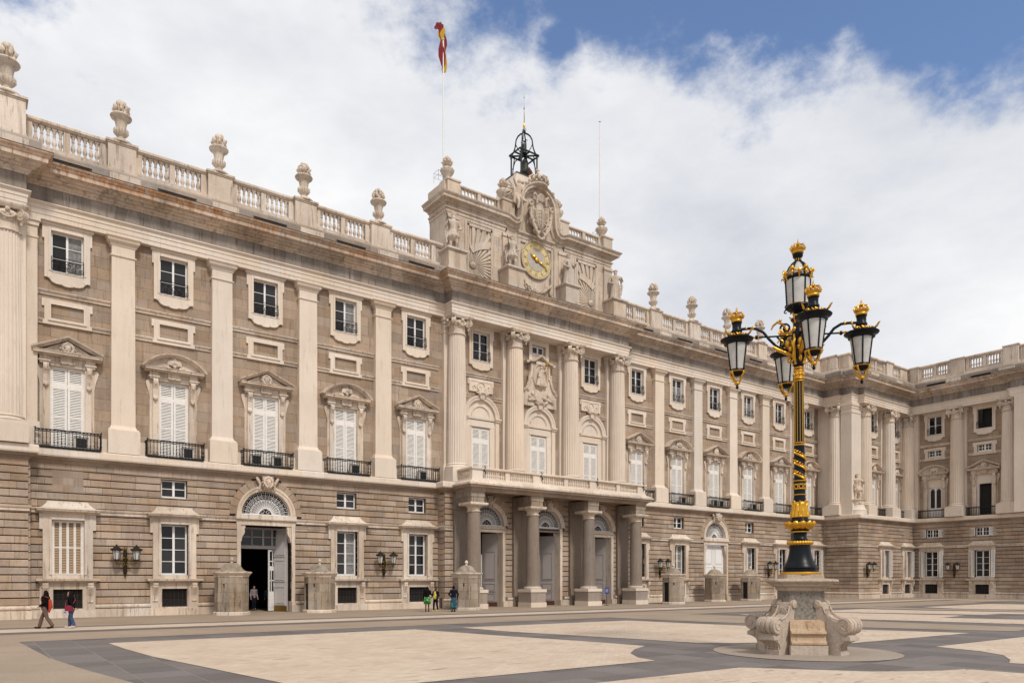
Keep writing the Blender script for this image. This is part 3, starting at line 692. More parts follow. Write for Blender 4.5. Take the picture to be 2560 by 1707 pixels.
def scroll_railing():
    mb = MB(); hw = .78
    for z in (20.2, 20.06, 19.5): mb.tube([(-hw, -.30, z), (hw, -.30, z)], .018, 5)
    for x in (-hw, hw): mb.tube([(x, -.02, 20.2), (x, -.3, 20.2), (x, -.32, 19.9), (x, -.36, 19.6), (x, -.3, 19.48)], .018, 5)
    def curl(cx, cz, r, s, ph=0):
        return [(cx+s*(r*(1-t/14))*cos(t*.62+ph), -.31, cz+(r*(1-t/14))*sin(t*.62+ph)) for t in range(13)]
    for k in range(4):
        cx = -.585+k*.39
        mb.tube(curl(cx-.08, 19.9, .13, 1), .018, 4); mb.tube(curl(cx+.08, 19.66, .12, -1, pi), .018, 4); mb.tube([(cx+.19, -.31, 20.06), (cx+.19, -.34, 19.75), (cx+.19, -.31, 19.5)], .018, 4)
    mb.tube([(0.13*cos(a*pi/6), -.32, 19.78+.13*sin(a*pi/6)) for a in range(12)], .016, 4, closed=True)
    return part('scroll_railing', mb, M_IRON, palace)
def blind_frame(opening=False):
    def fn():
        mb = MB()
        mb.pb(-1.12, -.80, .05, .17, 16.66, 17.84); mb.pb(.80, 1.12, .05, .17, 16.66, 17.84); mb.pb(-.80, .80, .05, .17, 17.62, 17.84)
        mb.pb(-1.24, -1.12, .05, .16, 17.42, 17.84); mb.pb(1.12, 1.24, .05, .16, 17.42, 17.84)
        mb.pb(-1.2, 1.2, .05, .2, 16.42, 16.66); mb.pb(-.95, .95, .2, .27, 16.62, 16.75)
        mb.pb(-.86, .86, .17, .2, 17.56, 17.66); mb.pb(-.86, -.80, .17, .2, 16.75, 17.56); mb.pb(.80, .86, .17, .2, 16.75, 17.56)
        return part('panel_frame', mb, M_CREAM, palace)
    return fn
def band(fr, x0, x1, z0, z1, p0=.05):
    h = z1-z0
    sweep_pieces('band_stone', [(x0, p0), (x1, p0)], [(0, z0), (.08, z0), (.10, z0+h*.35), (.14, z0+h*.5), (.20, z0+h*.8), (.20, z1), (0, z1)], M_TRIM, 1.5, .005, M=FR[fr])
def jamb_surround():
    mb = MB()
    for s in (-1, 1):
        a, b = sorted((s*.86, s*1.18)); mb.pb(a, b, .0, .22, 9.46, 14.2)
        a, b = sorted((s*1.18, s*1.34)); mb.pb(a, b, .0, .10, 9.46, 14.2)
        a, b = sorted((s*.80, s*.88)); mb.pb(a, b, -.2, .02, 9.46, 14.2)
        # console: upright scroll on the jamb and ear seen from the side
        a, b = sorted((s*.93, s*1.19)); mb.loft([[(a, -.22, z), (b, -.22, z), (b, -.22-q, z), (a, -.22-q, z)] for z, q in ((12.98, .02), (13.02, .12), (13.12, .13), (13.2, .06), (13.6, .10), (13.9, .24), (14.05, .28), (14.15, .24), (14.2, .2))])
        mb.prism([(s*1.34, 13.0), (s*1.36, 13.2), (s*1.42, 13.5), (s*1.52, 13.8), (s*1.56, 14.0), (s*1.5, 14.12), (s*1.34, 14.15)], .02, .14)
        mb.ball((s*1.06, -.33, 13.0), .1, 6, 4); mb.ball((s*1.06, -.42, 13.95), .11, 6, 4, (1, .8, 1.4))
        a, b = sorted((s*.88, s*1.36)); mb.pb(a, b, .0, .36, 14.2, 14.62)
        a, b = sorted((s*.84, s*1.42)); mb.pb(a, b, .0, .42, 14.3, 14.38)
    mb.pb(-.88, .88, -.1, .24, 14.14, 14.62); mb.pb(-.9, .9, .24, .28, 14.26, 14.34)
    mb.pb(-.36, .36, .24, .38, 14.30, 14.62)
    for x in (-.26, -.18, -.1, .1, .18, .26): mb.ball((x, -.36, 14.28), .045, 5, 4)
    return part('window_surround', mb, M_TRIM, palace)
def face_mesh():
    mb = MB(); random.seed(3)
    mb.ball((0, -.10, 0), .19, 10, 8, (.85, .7, 1.15)); mb.ball((0, -.25, -.02), .045, 6, 5, (1, 1, 1.6)); mb.ball((0, -.20, -.13), .06, 6, 5, (1.3, 1, .6))
    for s in (-1, 1): mb.ball((s*.085, -.2, .03), .04, 6, 5); mb.ball((s*.1, -.18, -.08), .06, 6, 5)
    mb.ball((0, -.16, -.22), .08, 6, 5)
    for k in range(20):
        a = 2*pi*k/20; mb.ball((.27*cos(a), -.06-.05*random.random(), .02+.30*sin(a)), .075+.03*random.random(), 6, 5, (1, .8, 1.2))
    for k in range(12):
        a = 2*pi*k/12; mb.ball((.38*cos(a), -.02, .0+.38*sin(a)), .07, 6, 4, (1, .7, 1))
    return remesh(mb, .022, 1, 'carved_mask')
def shell_mesh():
    mb = MB()
    for k in range(11):
        a = pi*(.08+.84*k/10); mb.tube([(.08*cos(a), -.05, -.1+.08*sin(a)), (.2*cos(a), -.13, -.1+.22*sin(a)), (.36*cos(a), -.08, -.1+.38*sin(a))], [.03, .045, .06], 6)
    mb.torus((0, -.06, 0), .38, .05, 20, 6, ax='y')
    for s in (-1, 1):
        for k in range(4): mb.ball((s*(.42+.05*k), -.05, -.2+.07*k*0+.05*sin(k)), .07, 6, 5)
        mb.ball((s*.3, -.08, -.24), .1, 6, 5)
    mb.ball((0, -.1, -.14), .09, 6, 5); mb.ball((0, -.12, .34), .07, 6, 5)
    return remesh(mb, .024, 1, 'carved_shell')
FACE, SHELL = face_mesh(), shell_mesh()
for me in (FACE, SHELL): me.materials.append(M_TRIM)
def cornice_bar(mb, x0, x1, z, p):
    mb.loft([[(x, -.0, z), (x, -(p-.3)*1, z), (x, -(p-.22), z+.05), (x, -(p-.04), z+.08), (x, -(p-.04), z+.16), (x, -p, z+.2), (x, -p, z+.23), (x, -.0, z+.23)] for x in (x0, x1)])
def pediment_tri():
    mb = MB(); cornice_bar(mb, -1.68, 1.68, 14.62, .72)
    for s in (-1, 1):
        a, b = (s*1.76, 14.83), (0, 15.62); dx, dz = b[0]-a[0], b[1]-a[1]
        prof = [(.0, -.02), (.45, -.02), (.5, .05), (.68, .08), (.72, .18), (.0, .22)]
        mb.loft([[(x, -q, z+h) for q, h in prof] for x, z in (a, b)])
    mb.prism([(-1.4, 14.84), (1.4, 14.84), (0, 15.6)], .03, .28)
    o = part('pediment', mb, M_TRIM, palace); link('carved_mask', FACE, None, o, T(0, -.36, 15.12, 0, .95)); return o
def pediment_seg():
    mb = MB(); cornice_bar(mb, -1.66, 1.66, 14.62, .72); R = 2.13; cz = 15.62-R
    a0 = math.acos(1.7/R); prof = [(.0, -.02), (.45, -.02), (.5, .05), (.68, .08), (.72, .18), (.0, .22)]
    rings = []
    for k in range(17):
        a = a0+(pi-2*a0)*k/16; rings.append([((R+h)*cos(a), -q, cz+(R+h)*sin(a)) for q, h in prof])
    mb.loft(rings)
    mb.prism([(-1.55, 14.85)]+[((R-.01)*cos(a0+(pi-2*a0)*k/16)*.98, cz+(R-.01)*sin(a0+(pi-2*a0)*k/16)) for k in range(16, -1, -1)][1:-1]+[(1.55, 14.85)], .03, .28)
    o = part('pediment', mb, M_TRIM, palace); link('carved_shell', SHELL, None, o, T(0, -.34, 15.17)); return o
def shutter_leaf(x0, x1, z0, z1, p, rows, slat=.055, fr=.09, tan=None, name='shutter'):
    """framed louvred leaf with real slats"""
    mb = MB(); mb.pb(x0, x0+fr, p-.03, p+.03, z0, z1); mb.pb(x1-fr, x1, p-.03, p+.03, z0, z1)
    n = len(rows)-1
    for i, z in enumerate(rows): 
        h = fr if i in (0, n) else .07; a = z if i == 0 else (z-h if i == n else z-h/2); mb.pb(x0+fr, x1-fr, p-.03, p+.03, a, a+h)
    o = part(name, mb, M_WHITES, palace)
    sl = MB()
    for i in range(n):
        za, zb = rows[i]+(fr if i == 0 else .035), rows[i+1]-(fr if i == n-1 else .035); k = max(1, int((zb-za)/slat))
        for j in range(k):
            z = za+(zb-za)*(j+.5)/k; h = slat*.36; dz = 0
            sl.loft([[(x, -(p-.018), z+h+dz), (x, -(p-.012), z+h+dz), (x, -(p+.020), z-h), (x, -(p+.014), z-h)] for x in (x0+fr*.9, x1-fr*.9)])
    s_ = part('louvre_slats', sl, tan or M_WHITES, o); s_['kind'] = 'stuff'
    return o
def shutters(hw=.86, top=14.14):
    """two leaves and a transom light, closed; returns a list of builders"""
    def leaf(s):
        def fn():
            a, b = (-.0+.01, hw-.06) if s > 0 else (-hw+.06, -.01)
            return shutter_leaf(a, b, 9.5, 13.0, .02, [9.5, 11.3, 13.0], .088, .12)
        return fn
    def tr():
        mb = MB(); mb.pb(-hw, -hw+.07, -.06, .03, 9.46, top); mb.pb(hw-.07, hw, -.06, .03, 9.46, top); mb.pb(-hw+.07, hw-.07, -.06, .05, 13.0, 13.16); mb.pb(-hw+.07, hw-.07, -.06, .03, top-.07, top)
        o = part('window_frame', mb, M_WHITES, palace)
        bk = MB(); bk.pb(-hw, hw, -.16, -.1, 9.46, top); part('dark_gap', bk, M_SLOT, o); return o
    def up(s):
        def fn():
            a, b = (0.01, hw-.06) if s > 0 else (-hw+.06, -.01)
            return shutter_leaf(a, b, 13.16, top-.06, .0, [13.16, top-.06], .088, .11, name='transom_shutter')
        return fn
    return [('sf%g' % hw, tr), ('sl%g' % hw, leaf(-1)), ('sr%g' % hw, leaf(1)), ('ul%g' % hw, up(-1)), ('ur%g' % hw, up(1))]
def balcony():
    mb = MB(); x1 = 1.60; z0, z1 = 9.5, 10.42; p = .86
    path = [(-x1, .1), (-x1, p), (x1, p), (x1, .1)]
    for z in (z1, z0, z1-.12): mb.tube([(x, -q, z) for x, q in path], .022 if z != z1 else .032, 5)
    def bar(x, q):
        mb.tube([(x, -q, z0), (x, -q, z0+.18), (x, -q, z0+.22), (x, -q, z0+.26), (x, -q, .5*(z0+z1)-.03), (x, -q, .5*(z0+z1)), (x, -q, .5*(z0+z1)+.03), (x, -q, z1-.15), (x, -q, z1)], [.020, .020, .045, .020, .020, .040, .020, .020, .020], 5)
    n = 19
    for k in range(n): bar(-x1+2*x1*k/(n-1), p)
    for k in range(4):
        for s in (-1, 1): bar(s*x1, .14+.2*k)
    for k in range(n-1):
        x = -x1+2*x1*(k+.5)/(n-1); mb.tube([(x-.07, -p, z1-.03), (x, -p, z1-.11), (x+.07, -p, z1-.03)], .018, 4); mb.tube([(x-.05, -p, z0+.02), (x, -p, z0+.1), (x+.05, -p, z0+.02)], .014, 4)
    for s in (-1, 1): mb.ball((s*x1, -p, z1+.06), .05, 6, 5)
    mb.pb(-x1, x1, .3, p+.03, 9.455, 9.49)
    return part('balcony_railing', mb, M_IRON, palace)
def pilaster():
    mb = MB()
    mb.pb(-.84, .84, 0, .76, 9.452, 10.78)
    R = lambda e, p, z: [(-.64-e, -.0, z), (.64+e, -.0, z), (.64+e, -(.42+p), z), (-.64-e, -(.42+p), z)]
    mb.loft([R(.17, .22, 10.78), R(.18, .23, 10.84), R(.15, .2, 10.9), R(.07, .1, 10.94), R(.05, .05, 11.02), R(.0, 0, 11.12), R(-.03, 0, 20.9), R(-.03, 0, 20.95), R(.05, .07, 20.99), R(.05, .07, 21.05), R(-.03, 0, 21.07), R(-.03, 0, 21.55), R(.04, .04, 21.6), R(.06, .07, 21.7), R(.19, .22, 21.82), R(.22, .26, 21.92), R(.18, .2, 21.95), R(.27, .31, 22.04), R(.27, .31, 22.095)])
    return part('pilaster', mb, M_CREAM, palace)
def dado(fr, x0, x1):
    mb = MB(); mb.pb(x0, x1, .05, .22, 9.452, 10.30); part('dado_stone', mb, M_CREAM, palace, FR[fr])
def column_part(hw=.95, plz=10.62):
    mb = MB(); r = .74
    mb.pb(-hw, hw, -hw*.0-.0, 0, 0, 0.001) if False else None
    mb.box(-hw, hw, -hw, hw+.1, 9.452, 10.45); mb.box(-.9, .9, -.9, .9, 10.45, 10.60)
    mb.lathe([(.9, 10.60), (.93, 10.66), (.9, 10.73), (.8, 10.76), (.78, 10.82), (.84, 10.86), (.82, 10.92), (.75, 10.95)], 32)
    o = part('column', mb, M_CREAM, palace)
    sh = MB(); prof = [(r*.985, 10.95), (r, 11.1)]+[(r-(r-.62)*((z-11.1)/9.6)**1.6, z) for z in (12.5, 14, 15.5, 17, 18.5, 20, 20.7)]
    rings = []
    for rr, z in prof:
        ring = []
        for k in range(24):
            for fr_, d in ((0, 0), (.22, 0), (.36, .055), (.61, .075), (.86, .055)):
                a = 2*pi*(k+fr_)/24; q = rr*(1-d); ring.append((q*cos(a), q*sin(a), z))
        rings.append(ring)
    sh.loft(rings); part('shaft', sh, M_CREAM, o)
    cp = MB(); cp.lathe([(.64, 20.68), (.70, 20.72), (.70, 20.78), (.63, 20.82), (.62, 21.0), (.62, 21.3), (.66, 21.42), (.78, 21.5), (.80, 21.58), (.74, 21.66), (.7, 21.75)], 24)
    ab = []
    for k in range(4):
        for t in (-1, -.5, 0, .5, 1):
            d = .98-.16*(1-t*t); ab.append((d, t*.92)) if False else None
    pts = []
    for k in range(4):
        a0 = pi/2*k
        for t in (-.92, -.5, 0, .5, .92):
            d = .80+.14*(abs(t)**2)/.85; x, y = d, t*.92; pts.append((x*cos(a0)-y*sin(a0), x*sin(a0)+y*cos(a0)))
    cp.loft([[(x*s, y*s, z) for x, y in pts] for s, z in ((.93, 21.86), (.97, 21.93), (1.0, 21.96), (1.03, 22.06), (1.03, 22.097))])
    for k in range(4):
        a = pi/4+pi/2*k; M_ = Matrix.Rotation(a, 4, 'Z') @ Matrix.Translation((.93, 0, 21.58))
        rings = []
        cp.loft([[(.29*cos(2*pi*j/18), y, .29*sin(2*pi*j/18)) for j in range(18)] for y in (-.13, -.05, .05, .13)], M=M_)
        for y in (-.14, .14):
            cp.tube([((.27-.022*t)*cos(-.5*t+1.6), y, (.27-.022*t)*sin(-.5*t+1.6)) for t in range(12)], .028, 5, M=M_)
        cp.tube([(.0, 0, .28), (-.25, 0, .30), (-.5, 0, .2)], [.09, .08, .06], 6, M=M_)
        cp.ball((.0, 0, -.33), .09, 6, 5, (1, 1, 1.3), M=M_); cp.ball((-.04, 0, -.47), .07, 6, 5, (1, 1, 1.5), M=M_)
        M2 = Matrix.Rotation(pi/2*k, 4, 'Z'); cp.ball((.82, 0, 21.72), .13, 8, 6, M=M2); cp.ball((.74, 0, 21.45), .09, 6, 5, M=M2)
        cp.tube([(.75+.12*0, -.35, 21.52), (.76, -.18, 21.38), (.76, 0, 21.33), (.76, .18, 21.38), (.75, .35, 21.52)], .055, 6, M=M2)
    for k in range(20):
        a = 2*pi*k/20; cp.ball((.73*cos(a), .73*sin(a), 21.52), .055, 5, 4, (1, 1, 1.4))
    part('capital', cp, M_TRIM, o, smooth=50)
    return o
for key, x, p, fr in [('M', s*x, .8, 'M') for x in (8.5, 2.97) for s in (-1, 1)]+[('M', -36.95, .75, 'M'), ('M', 36.9, .55, 'M'), ('x', 44.3, .75, 'P'), ('x', 49.7, .75, 'P'), ('x', 10.1, .72, 'W'), ('x', 15.45, .75, 'W')]:
    put('column', column_part, F(fr, x, p))
put('column', column_part, T(54.15, -4.5)); put('column', column_part, T(41.75, -2.35))
def back_pil():
    mb = MB(); mb.pb(-.98, .98, 0, .4, 9.452, 10.6); mb.pb(-.86, .86, 0, .28, 10.6, 22.09); mb.pb(-.95, .95, 0, .37, 10.6, 10.85); mb.pb(-.9, .9, 0, .33, 20.95, 21.05); mb.pb(-.92, .92, 0, .36, 21.6, 21.85); mb.pb(-1.0, 1.0, 0, .44, 21.85, 22.08)
    return part('pilaster', mb, M_CREAM, palace)
for x, p, fr in [(s*x, .06, 'M') for x in (8.5, 2.97) for s in (-1, 1)]+[(-36.4, .2, 'M'), (36.9, .0, 'M'), (44.3, 0, 'P'), (49.7, 0, 'P'), (10.1, 0, 'W'), (15.45, 0, 'W')]:
    put('bpil', back_pil, F(fr, x, p))
mb = MB(); mb.box(51.6+1.95, 54.89, -4.1, -3.7, 9.46, 22.08); mb.box(54.45, 54.89, -5.6, -4.1, 9.46, 22.08); part('pilaster', mb, M_CREAM, palace)
mb = MB(); mb.box(52.9, 54.89, -30, -16.4, 9.46, 22.09); part('wall', mb, M_CREAM, palace)
for s in (-1, 1):
    for x in PIL: put('pilaster', pilaster, F('M', s*x))
# bays
CURT = {-34.08: 1, -17.28: 1, 17.28: 2, 28.48: 2}
def upper_bay(fr, x, kind, closed=True, blind=True, rail=True):
    v = CURT.get(x, 0)
    put('uw%d' % v, casement('upper_window', .77, 19.45, 21.64, 2, 3, -.08, bar=.03, fr=.06, mull=.11, glass=(lambda i, j: M_CURT if (v == 1 and i == 1) or (v == 2 and j < 2) else M_GLASS)), F(fr, x))
    put('us', upper_surround, F(fr, x)); put('sr', scroll_railing, F(fr, x))
    put('bf', blind_frame(), F(fr, x)); put('js', jamb_surround, F(fr, x))
    put('ped'+kind, pediment_tri if kind == 't' else pediment_seg, F(fr, x))
    if closed:
        for k, fn in shutters(): put(k, fn, F(fr, x))
    put('bal', balcony, F(fr, x))
kinds = {11.68: 't', 17.28: 's', 22.88: 't', 28.48: 's', 34.08: 't', 39.7: 's'}
for x in BAYS: upper_bay('M', x, kinds[abs(x)])
upper_bay('P', 47.1, 't'); upper_bay('P', 52.4, 's')
for s in (-1, 1):
    edges = [9.7]+PIL+[36.1]
    for a, b in zip(edges[:-1], edges[1:]):
        lo = a+(.64 if a > 10 else 0); hi = b-(.64 if b < 36 else 0); m_ = (a+b)/2 if a > 10 else 11.68
        if a > 31: m_ = 34.08
        for u0, u1 in ((lo, hi),): band('M', *(sorted((s*u0, s*u1))), 18.06, 18.31)
        for u0, u1 in ((lo, m_-1.2), (m_+1.2, hi)): band('M', *(sorted((s*u0, s*u1))), 16.42, 16.67)
        for u0, u1 in ((lo+.2, m_-1.5), (m_+1.5, hi-.2)):
            if u1-u0 > .1: dado('M', *(sorted((s*u0, s*u1))))
for fr, lo, hi, m_ in (('M', 37.8, 41.9, 39.7), ('P', 43.5, 48.8, 47.1), ('P', 50.6, 54.8, 52.4), ('W', 5.3, 9.2, 7.4), ('W', 11, 14.5, 12.8)):
    band(fr, lo, hi, 18.06, 18.31); band(fr, lo, m_-1.2, 16.42, 16.67); band(fr, m_+1.2, hi, 16.42, 16.67)
# wing bays: glazed attic lights, door leaves, one window standing open
def wing_door(openn):
    def fn():
        mb = MB(); hw = .70
        if not openn:
            mb.pb(-hw, -hw+.1, -.2, -.1, 9.46, 13.15); mb.pb(hw-.1, hw, -.2, -.1, 9.46, 13.15); mb.pb(-.08, .08, -.2, -.08, 9.46, 13.15); mb.pb(-hw, hw, -.2, -.1, 13.0, 13.15); mb.pb(-hw, hw, -.2, -.12, 9.46, 10.7)
            for s in (-1, 1):
                for k in range(3): a = pi/2*k/3; mb.pb(*(sorted((s*(.09+.06*k*0), s*(.09+.05*(3-k))))), -.2, -.11, 12.84+.05*k, 12.9+.05*k); mb.pb(*(sorted((s*(.6-.05*(3-k)), s*.6))), -.2, -.11, 12.84+.05*k, 12.9+.05*k)
            o = part('balcony_door', mb, M_WHITE, palace)
            for s in (-1, 1): g_ = MB(); g_.pb(*(sorted((s*.08, s*.6))), -.19, -.18, 10.7, 13.0); part('pane', g_, M_GLASS, o)
        else:
            mb.pb(-hw-.0, -hw+.05, -.2, -.05, 9.46, 13.15); mb.pb(hw-.05, hw, -.2, -.05, 9.46, 13.15); mb.pb(-hw, hw, -.2, -.05, 13.1, 13.15); o = part('balcony_door', mb, M_WHITE, palace)
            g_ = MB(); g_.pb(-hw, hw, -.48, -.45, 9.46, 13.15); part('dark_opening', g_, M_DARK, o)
        return o
    return fn
for x, kd, op in ((7.4, 's', False), (12.8, 't', True)):
    put('us', upper_surround, F('W', x)); put('bf', blind_frame(), F('W', x)); put('js', jamb_surround, F('W', x)); put('ped'+kd, None, F('W', x)); put('bal', None, F('W', x)); put('sr', None, F('W', x))
    if not op: put('uwW', casement('upper_window', .77, 19.45, 21.64, 2, 2, -.08), F('W', x))
    else:
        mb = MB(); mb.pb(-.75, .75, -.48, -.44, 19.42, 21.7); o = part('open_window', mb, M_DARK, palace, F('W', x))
        mb = MB(); mb.pb(-.72, -.3, -.2, -.15, 19.5, 21.6); part('pane', mb, M_GLASS, o)
    put('bl', casement('attic_light', .72, 16.80, 17.6, 4, 2, -.05, bar=.05, mull=.16), F('W', x))
    put('wd%d' % op, wing_door(op), F('W', x))
    mb = MB(); mb.pb(-.88, -.68, -.3, .02, 9.46, 14.2); mb.pb(.68, .88, -.3, .02, 9.46, 14.2); mb.pb(-.68, .68, -.3, .02, 13.15, 14.2); part('door_surround', mb, M_CREAM, palace, F('W', x))
# ---------------------------------------------------------------- ground floor windows
def gf_surround():
    mb = MB(); q = .20
    for s in (-1, 1):
        a, b = sorted((s*.80, s*1.22)); mb.pb(a, b, q, q+.30, 2.2, 5.84)
        a, b = sorted((s*.78, s*.80)); mb.pb(a, b, -.1, q+.22, 2.42, 5.5)
        a, b = sorted((s*.80, s*.92)); mb.pb(a, b, q+.30, q+.35, 2.42, 5.6)
        a, b = sorted((s*1.22, s*1.38)); mb.pb(a, b, q, q+.28, 4.95, 5.84)
    mb.pb(-.80, .80, q-.1, q+.30, 5.5, 5.84); mb.pb(-.92, .92, q+.3, q+.35, 5.5, 5.62)
    mb.pb(-.78, .78, -.1, q+.2, 2.2, 2.42)
    return part('window_surround', mb, M_TRIM, palace)
def gf_hood():
    mb = MB(); q = .2
    def R(hw, p, z): return [(-hw, -q, z), (hw, -q, z), (hw, -(q+p), z), (-hw, -(q+p), z)]
    mb.loft([R(1.3, .36, 5.842), R(1.34, .40, 5.9), R(1.5, .55, 5.93), R(1.52, .66, 5.96), R(1.58, .70, 6.06)])
    mb.loft([R(1.60, .72, 6.061), R(1.56, .66, 6.09), R(1.42, .52, 6.13), R(1.26, .40, 6.20), R(1.14, .30, 6.31), R(1.05, .22, 6.42), R(1.0, .19, 6.50), R(.99, .19, 6.54)])
    return part('window_hood', mb, M_TRIM, palace)
def gf_sill():
    mb = MB(); q = .2
    def R(hw, p, z): return [(-hw, -q, z), (hw, -q, z), (hw, -(q+p), z), (-hw, -(q+p), z)]
    mb.loft([R(1.38, .34, 1.98), R(1.42, .4, 2.02), R(1.48, .46, 2.06), R(1.56, .56, 2.08), R(1.57, .58, 2.19), R(1.5, .5, 2.2)])
    for s in (-1, 1):
        a, b = sorted((s*.96, s*1.24))
        mb.loft([[(a, -(q+.2), z), (b, -(q+.2), z), (b, -(q+d), z), (a, -(q+d), z)] for z, d in ((.78, .24), (.86, .32), (1.0, .30), (1.2, .30), (1.45, .38), (1.62, .46), (1.74, .5), (1.80, .46), (1.82, .5), (1.96, .5))])
        for t in (.25, .5, .75): x = a+(b-a)*t; mb.tube([(x, -(q+.30), .95), (x, -(q+.31), 1.2), (x, -(q+.40), 1.45), (x, -(q+.5), 1.68)], .022, 4)
        a, b = sorted((s*.72, s*1.36)); mb.pb(a, b, q, q+.25, 0, 1.979)
        a, b = sorted((s*.9, s*1.3)); mb.pb(a, b, q+.25, q+.30, 1.7, 1.979)
    link('dark_opening', MB().pb(-.72, .72, -.05, -.02, .5, 1.6).mesh('dark_opening'), M_DARK, None) if False else None
    mb.pb(-.72, .72, q-.1, q+.25, 1.6, 1.979); mb.pb(-.72, .72, q-.1, q+.25, 0, .5); mb.pb(-1.38, 1.38, q, q+.40, 0, .42)
    return part('window_sill', mb, M_TRIM, palace)
M_GRILLE = simple('worn_iron', (.05, .042, .038), .5, .2)
def cellar_grille():
    mb = MB(); q = .28; hw, z0, z1 = .70, .5, 1.59
    for x in [-.7+.2333*k for k in range(7)]: mb.tube([(x, -q, z0), (x, -q, z1)], .02, 4)
    for z in (z0+.04, .78, 1.32, z1-.03): mb.tube([(-hw, -q, z), (hw, -q, z)], .014, 4)
    for k in range(6):
        x = -.583+.2333*k
        for z, r in ((.92, .07), (1.18, .07), (.64, .05), (1.45, .05)): mb.tube([(x+r*cos(a*pi/4), -q, z+r*sin(a*pi/4)) for a in range(8)], .016, 4, closed=True)
    mb.pb(-.7, .7, q-.02, q+.02, .5, .54)
    o = part('cellar_grille', mb, M_GRILLE, palace); part('dark_opening', MB().pb(-.72, .72, -.05, -.02, .5, 1.6), M_DARK, o); return o
    return part('cellar_grille', mb, M_GRILLE, palace)
def side_shutter(s, ang, hw=.78, z0=2.42, z1=5.5, two=True):
    def fn():
        o = shutter_leaf(0, .38, z0+.02, z1-.02, 0, [z0+.02, (z0+z1)/2, z1-.02] if two else [z0+.02, z1-.02], .07, .07)
        return o
    return fn
def gf_bay(fr, x, kind='glass', mezz='glass'):
    """kind: glass, shut, open"""
    for k, fn in (('gs', gf_surround), ('gh', gf_hood), ('gi', gf_sill), ('gg', cellar_grille)): put(k, fn, F(fr, x))
    if kind == 'shut':
        mb = MB(); mb.pb(-.78, .78, .02, .08, 2.42, 5.5); o = part('dark_gap', mb, M_SLOT, palace, F(fr, x))
        mb = MB(); mb.pb(-.78, -.70, .1, .24, 2.42, 5.5); mb.pb(.70, .78, .1, .24, 2.42, 5.5); mb.pb(-.7, .7, .1, .24, 5.42, 5.5); part('window_frame', mb, M_WHITES, palace, F(fr, x))
        for i in range(4):
            a = -.70+.35*i; shutter_leaf(a+.004, a+.346, 2.44, 5.42, .18, [2.44, 3.95, 5.42], .09, .055, M_SLAT).matrix_local = F(fr, x)
    else:
        put('gw'+kind[:5], casement('window', .76, 2.42, 5.48, 2, 4, .02, bar=.04, fr=.09, glass=(lambda i, j: M_CURT if kind == 'curtain' and i == 1 else M_GLASS)), F(fr, x))
        if kind == 'open':
            for s in (-1, 1):
                M_ = F(fr, x) @ Matrix.Translation((s*.80, -.42, 0)) @ Matrix.Rotation(radians(-72 if s > 0 else -108), 4, 'Z'); put('ss', side_shutter(1, 0), M_)
                M_ = F(fr, x) @ Matrix.Translation((s*1.0, -.60, 0)) @ Matrix.Rotation(radians(18 if s > 0 else 162), 4, 'Z'); put('ss', None, M_) if fr == 'Z' else None
    if mezz: put('mz', casement('mezzanine_window', .72, 7.12, 8.18, 2, 2, .0, bar=.045, fr=.07), F(fr, x))
gk = {-34.08: 'shut', -28.48: 'glass', -17.28: 'curtain', -11.68: 'glass', 11.68: 'curtain', 17.28: 'curtain', 28.48: 'curtain', 34.08: 'open'}
for x in BAYS:
    if abs(x) == 22.88: continue
    if x > 39: gf_bay('R', x, 'open', None); continue
    gf_bay('M', x, gk[x], 'g' if abs(x) < 34 else None)
for x in (-34.08, 34.08):     # walled-up mezzanine window
    mb = MB(); mb.pb(x-.76, x+.76, .3, .352, 7.06, 8.28)
    for k in range(3):
        for j in range(3): mb.pb(x-.76+.507*k+.004, x-.76+.507*(k+1)-.004, .352, .358, 7.06+.407*j+.004, 7.06+.407*(j+1)-.004)
    part('blocked_window', mb, M_BRCORN, palace)
gf_bay('G', 47.3, 'open', None); gf_bay('G', 52.55, 'open', None)
gf_bay('Z', 7.3, 'open', None); gf_bay('Z', 12.8, 'open', None)
for fr, x in (('G', 47.3), ('G', 52.55), ('R', 39.7)):
    mb = MB(); mb.pb(x-.7, x+.7, .3, .353, 7.06, 8.2); part('blocked_window', mb, M_BRCORN, palace, FR[fr])
for x in (7.4, 12.8):
    put('mzw', casement('mezzanine_window', .68, 7.12, 8.08, 4, 2, .1, bar=.04, fr=.07), F('Z', x))
    for s in (-1, 1):
        M_ = F('Z', x) @ Matrix.Translation((s*.72, -.42, 0)) @ Matrix.Rotation(radians(12 if s > 0 else 168), 4, 'Z')
        put('mzs', lambda: shutter_leaf(0, .62, 7.14, 8.06, 0, [7.14, 8.06], .07, .06), M_)
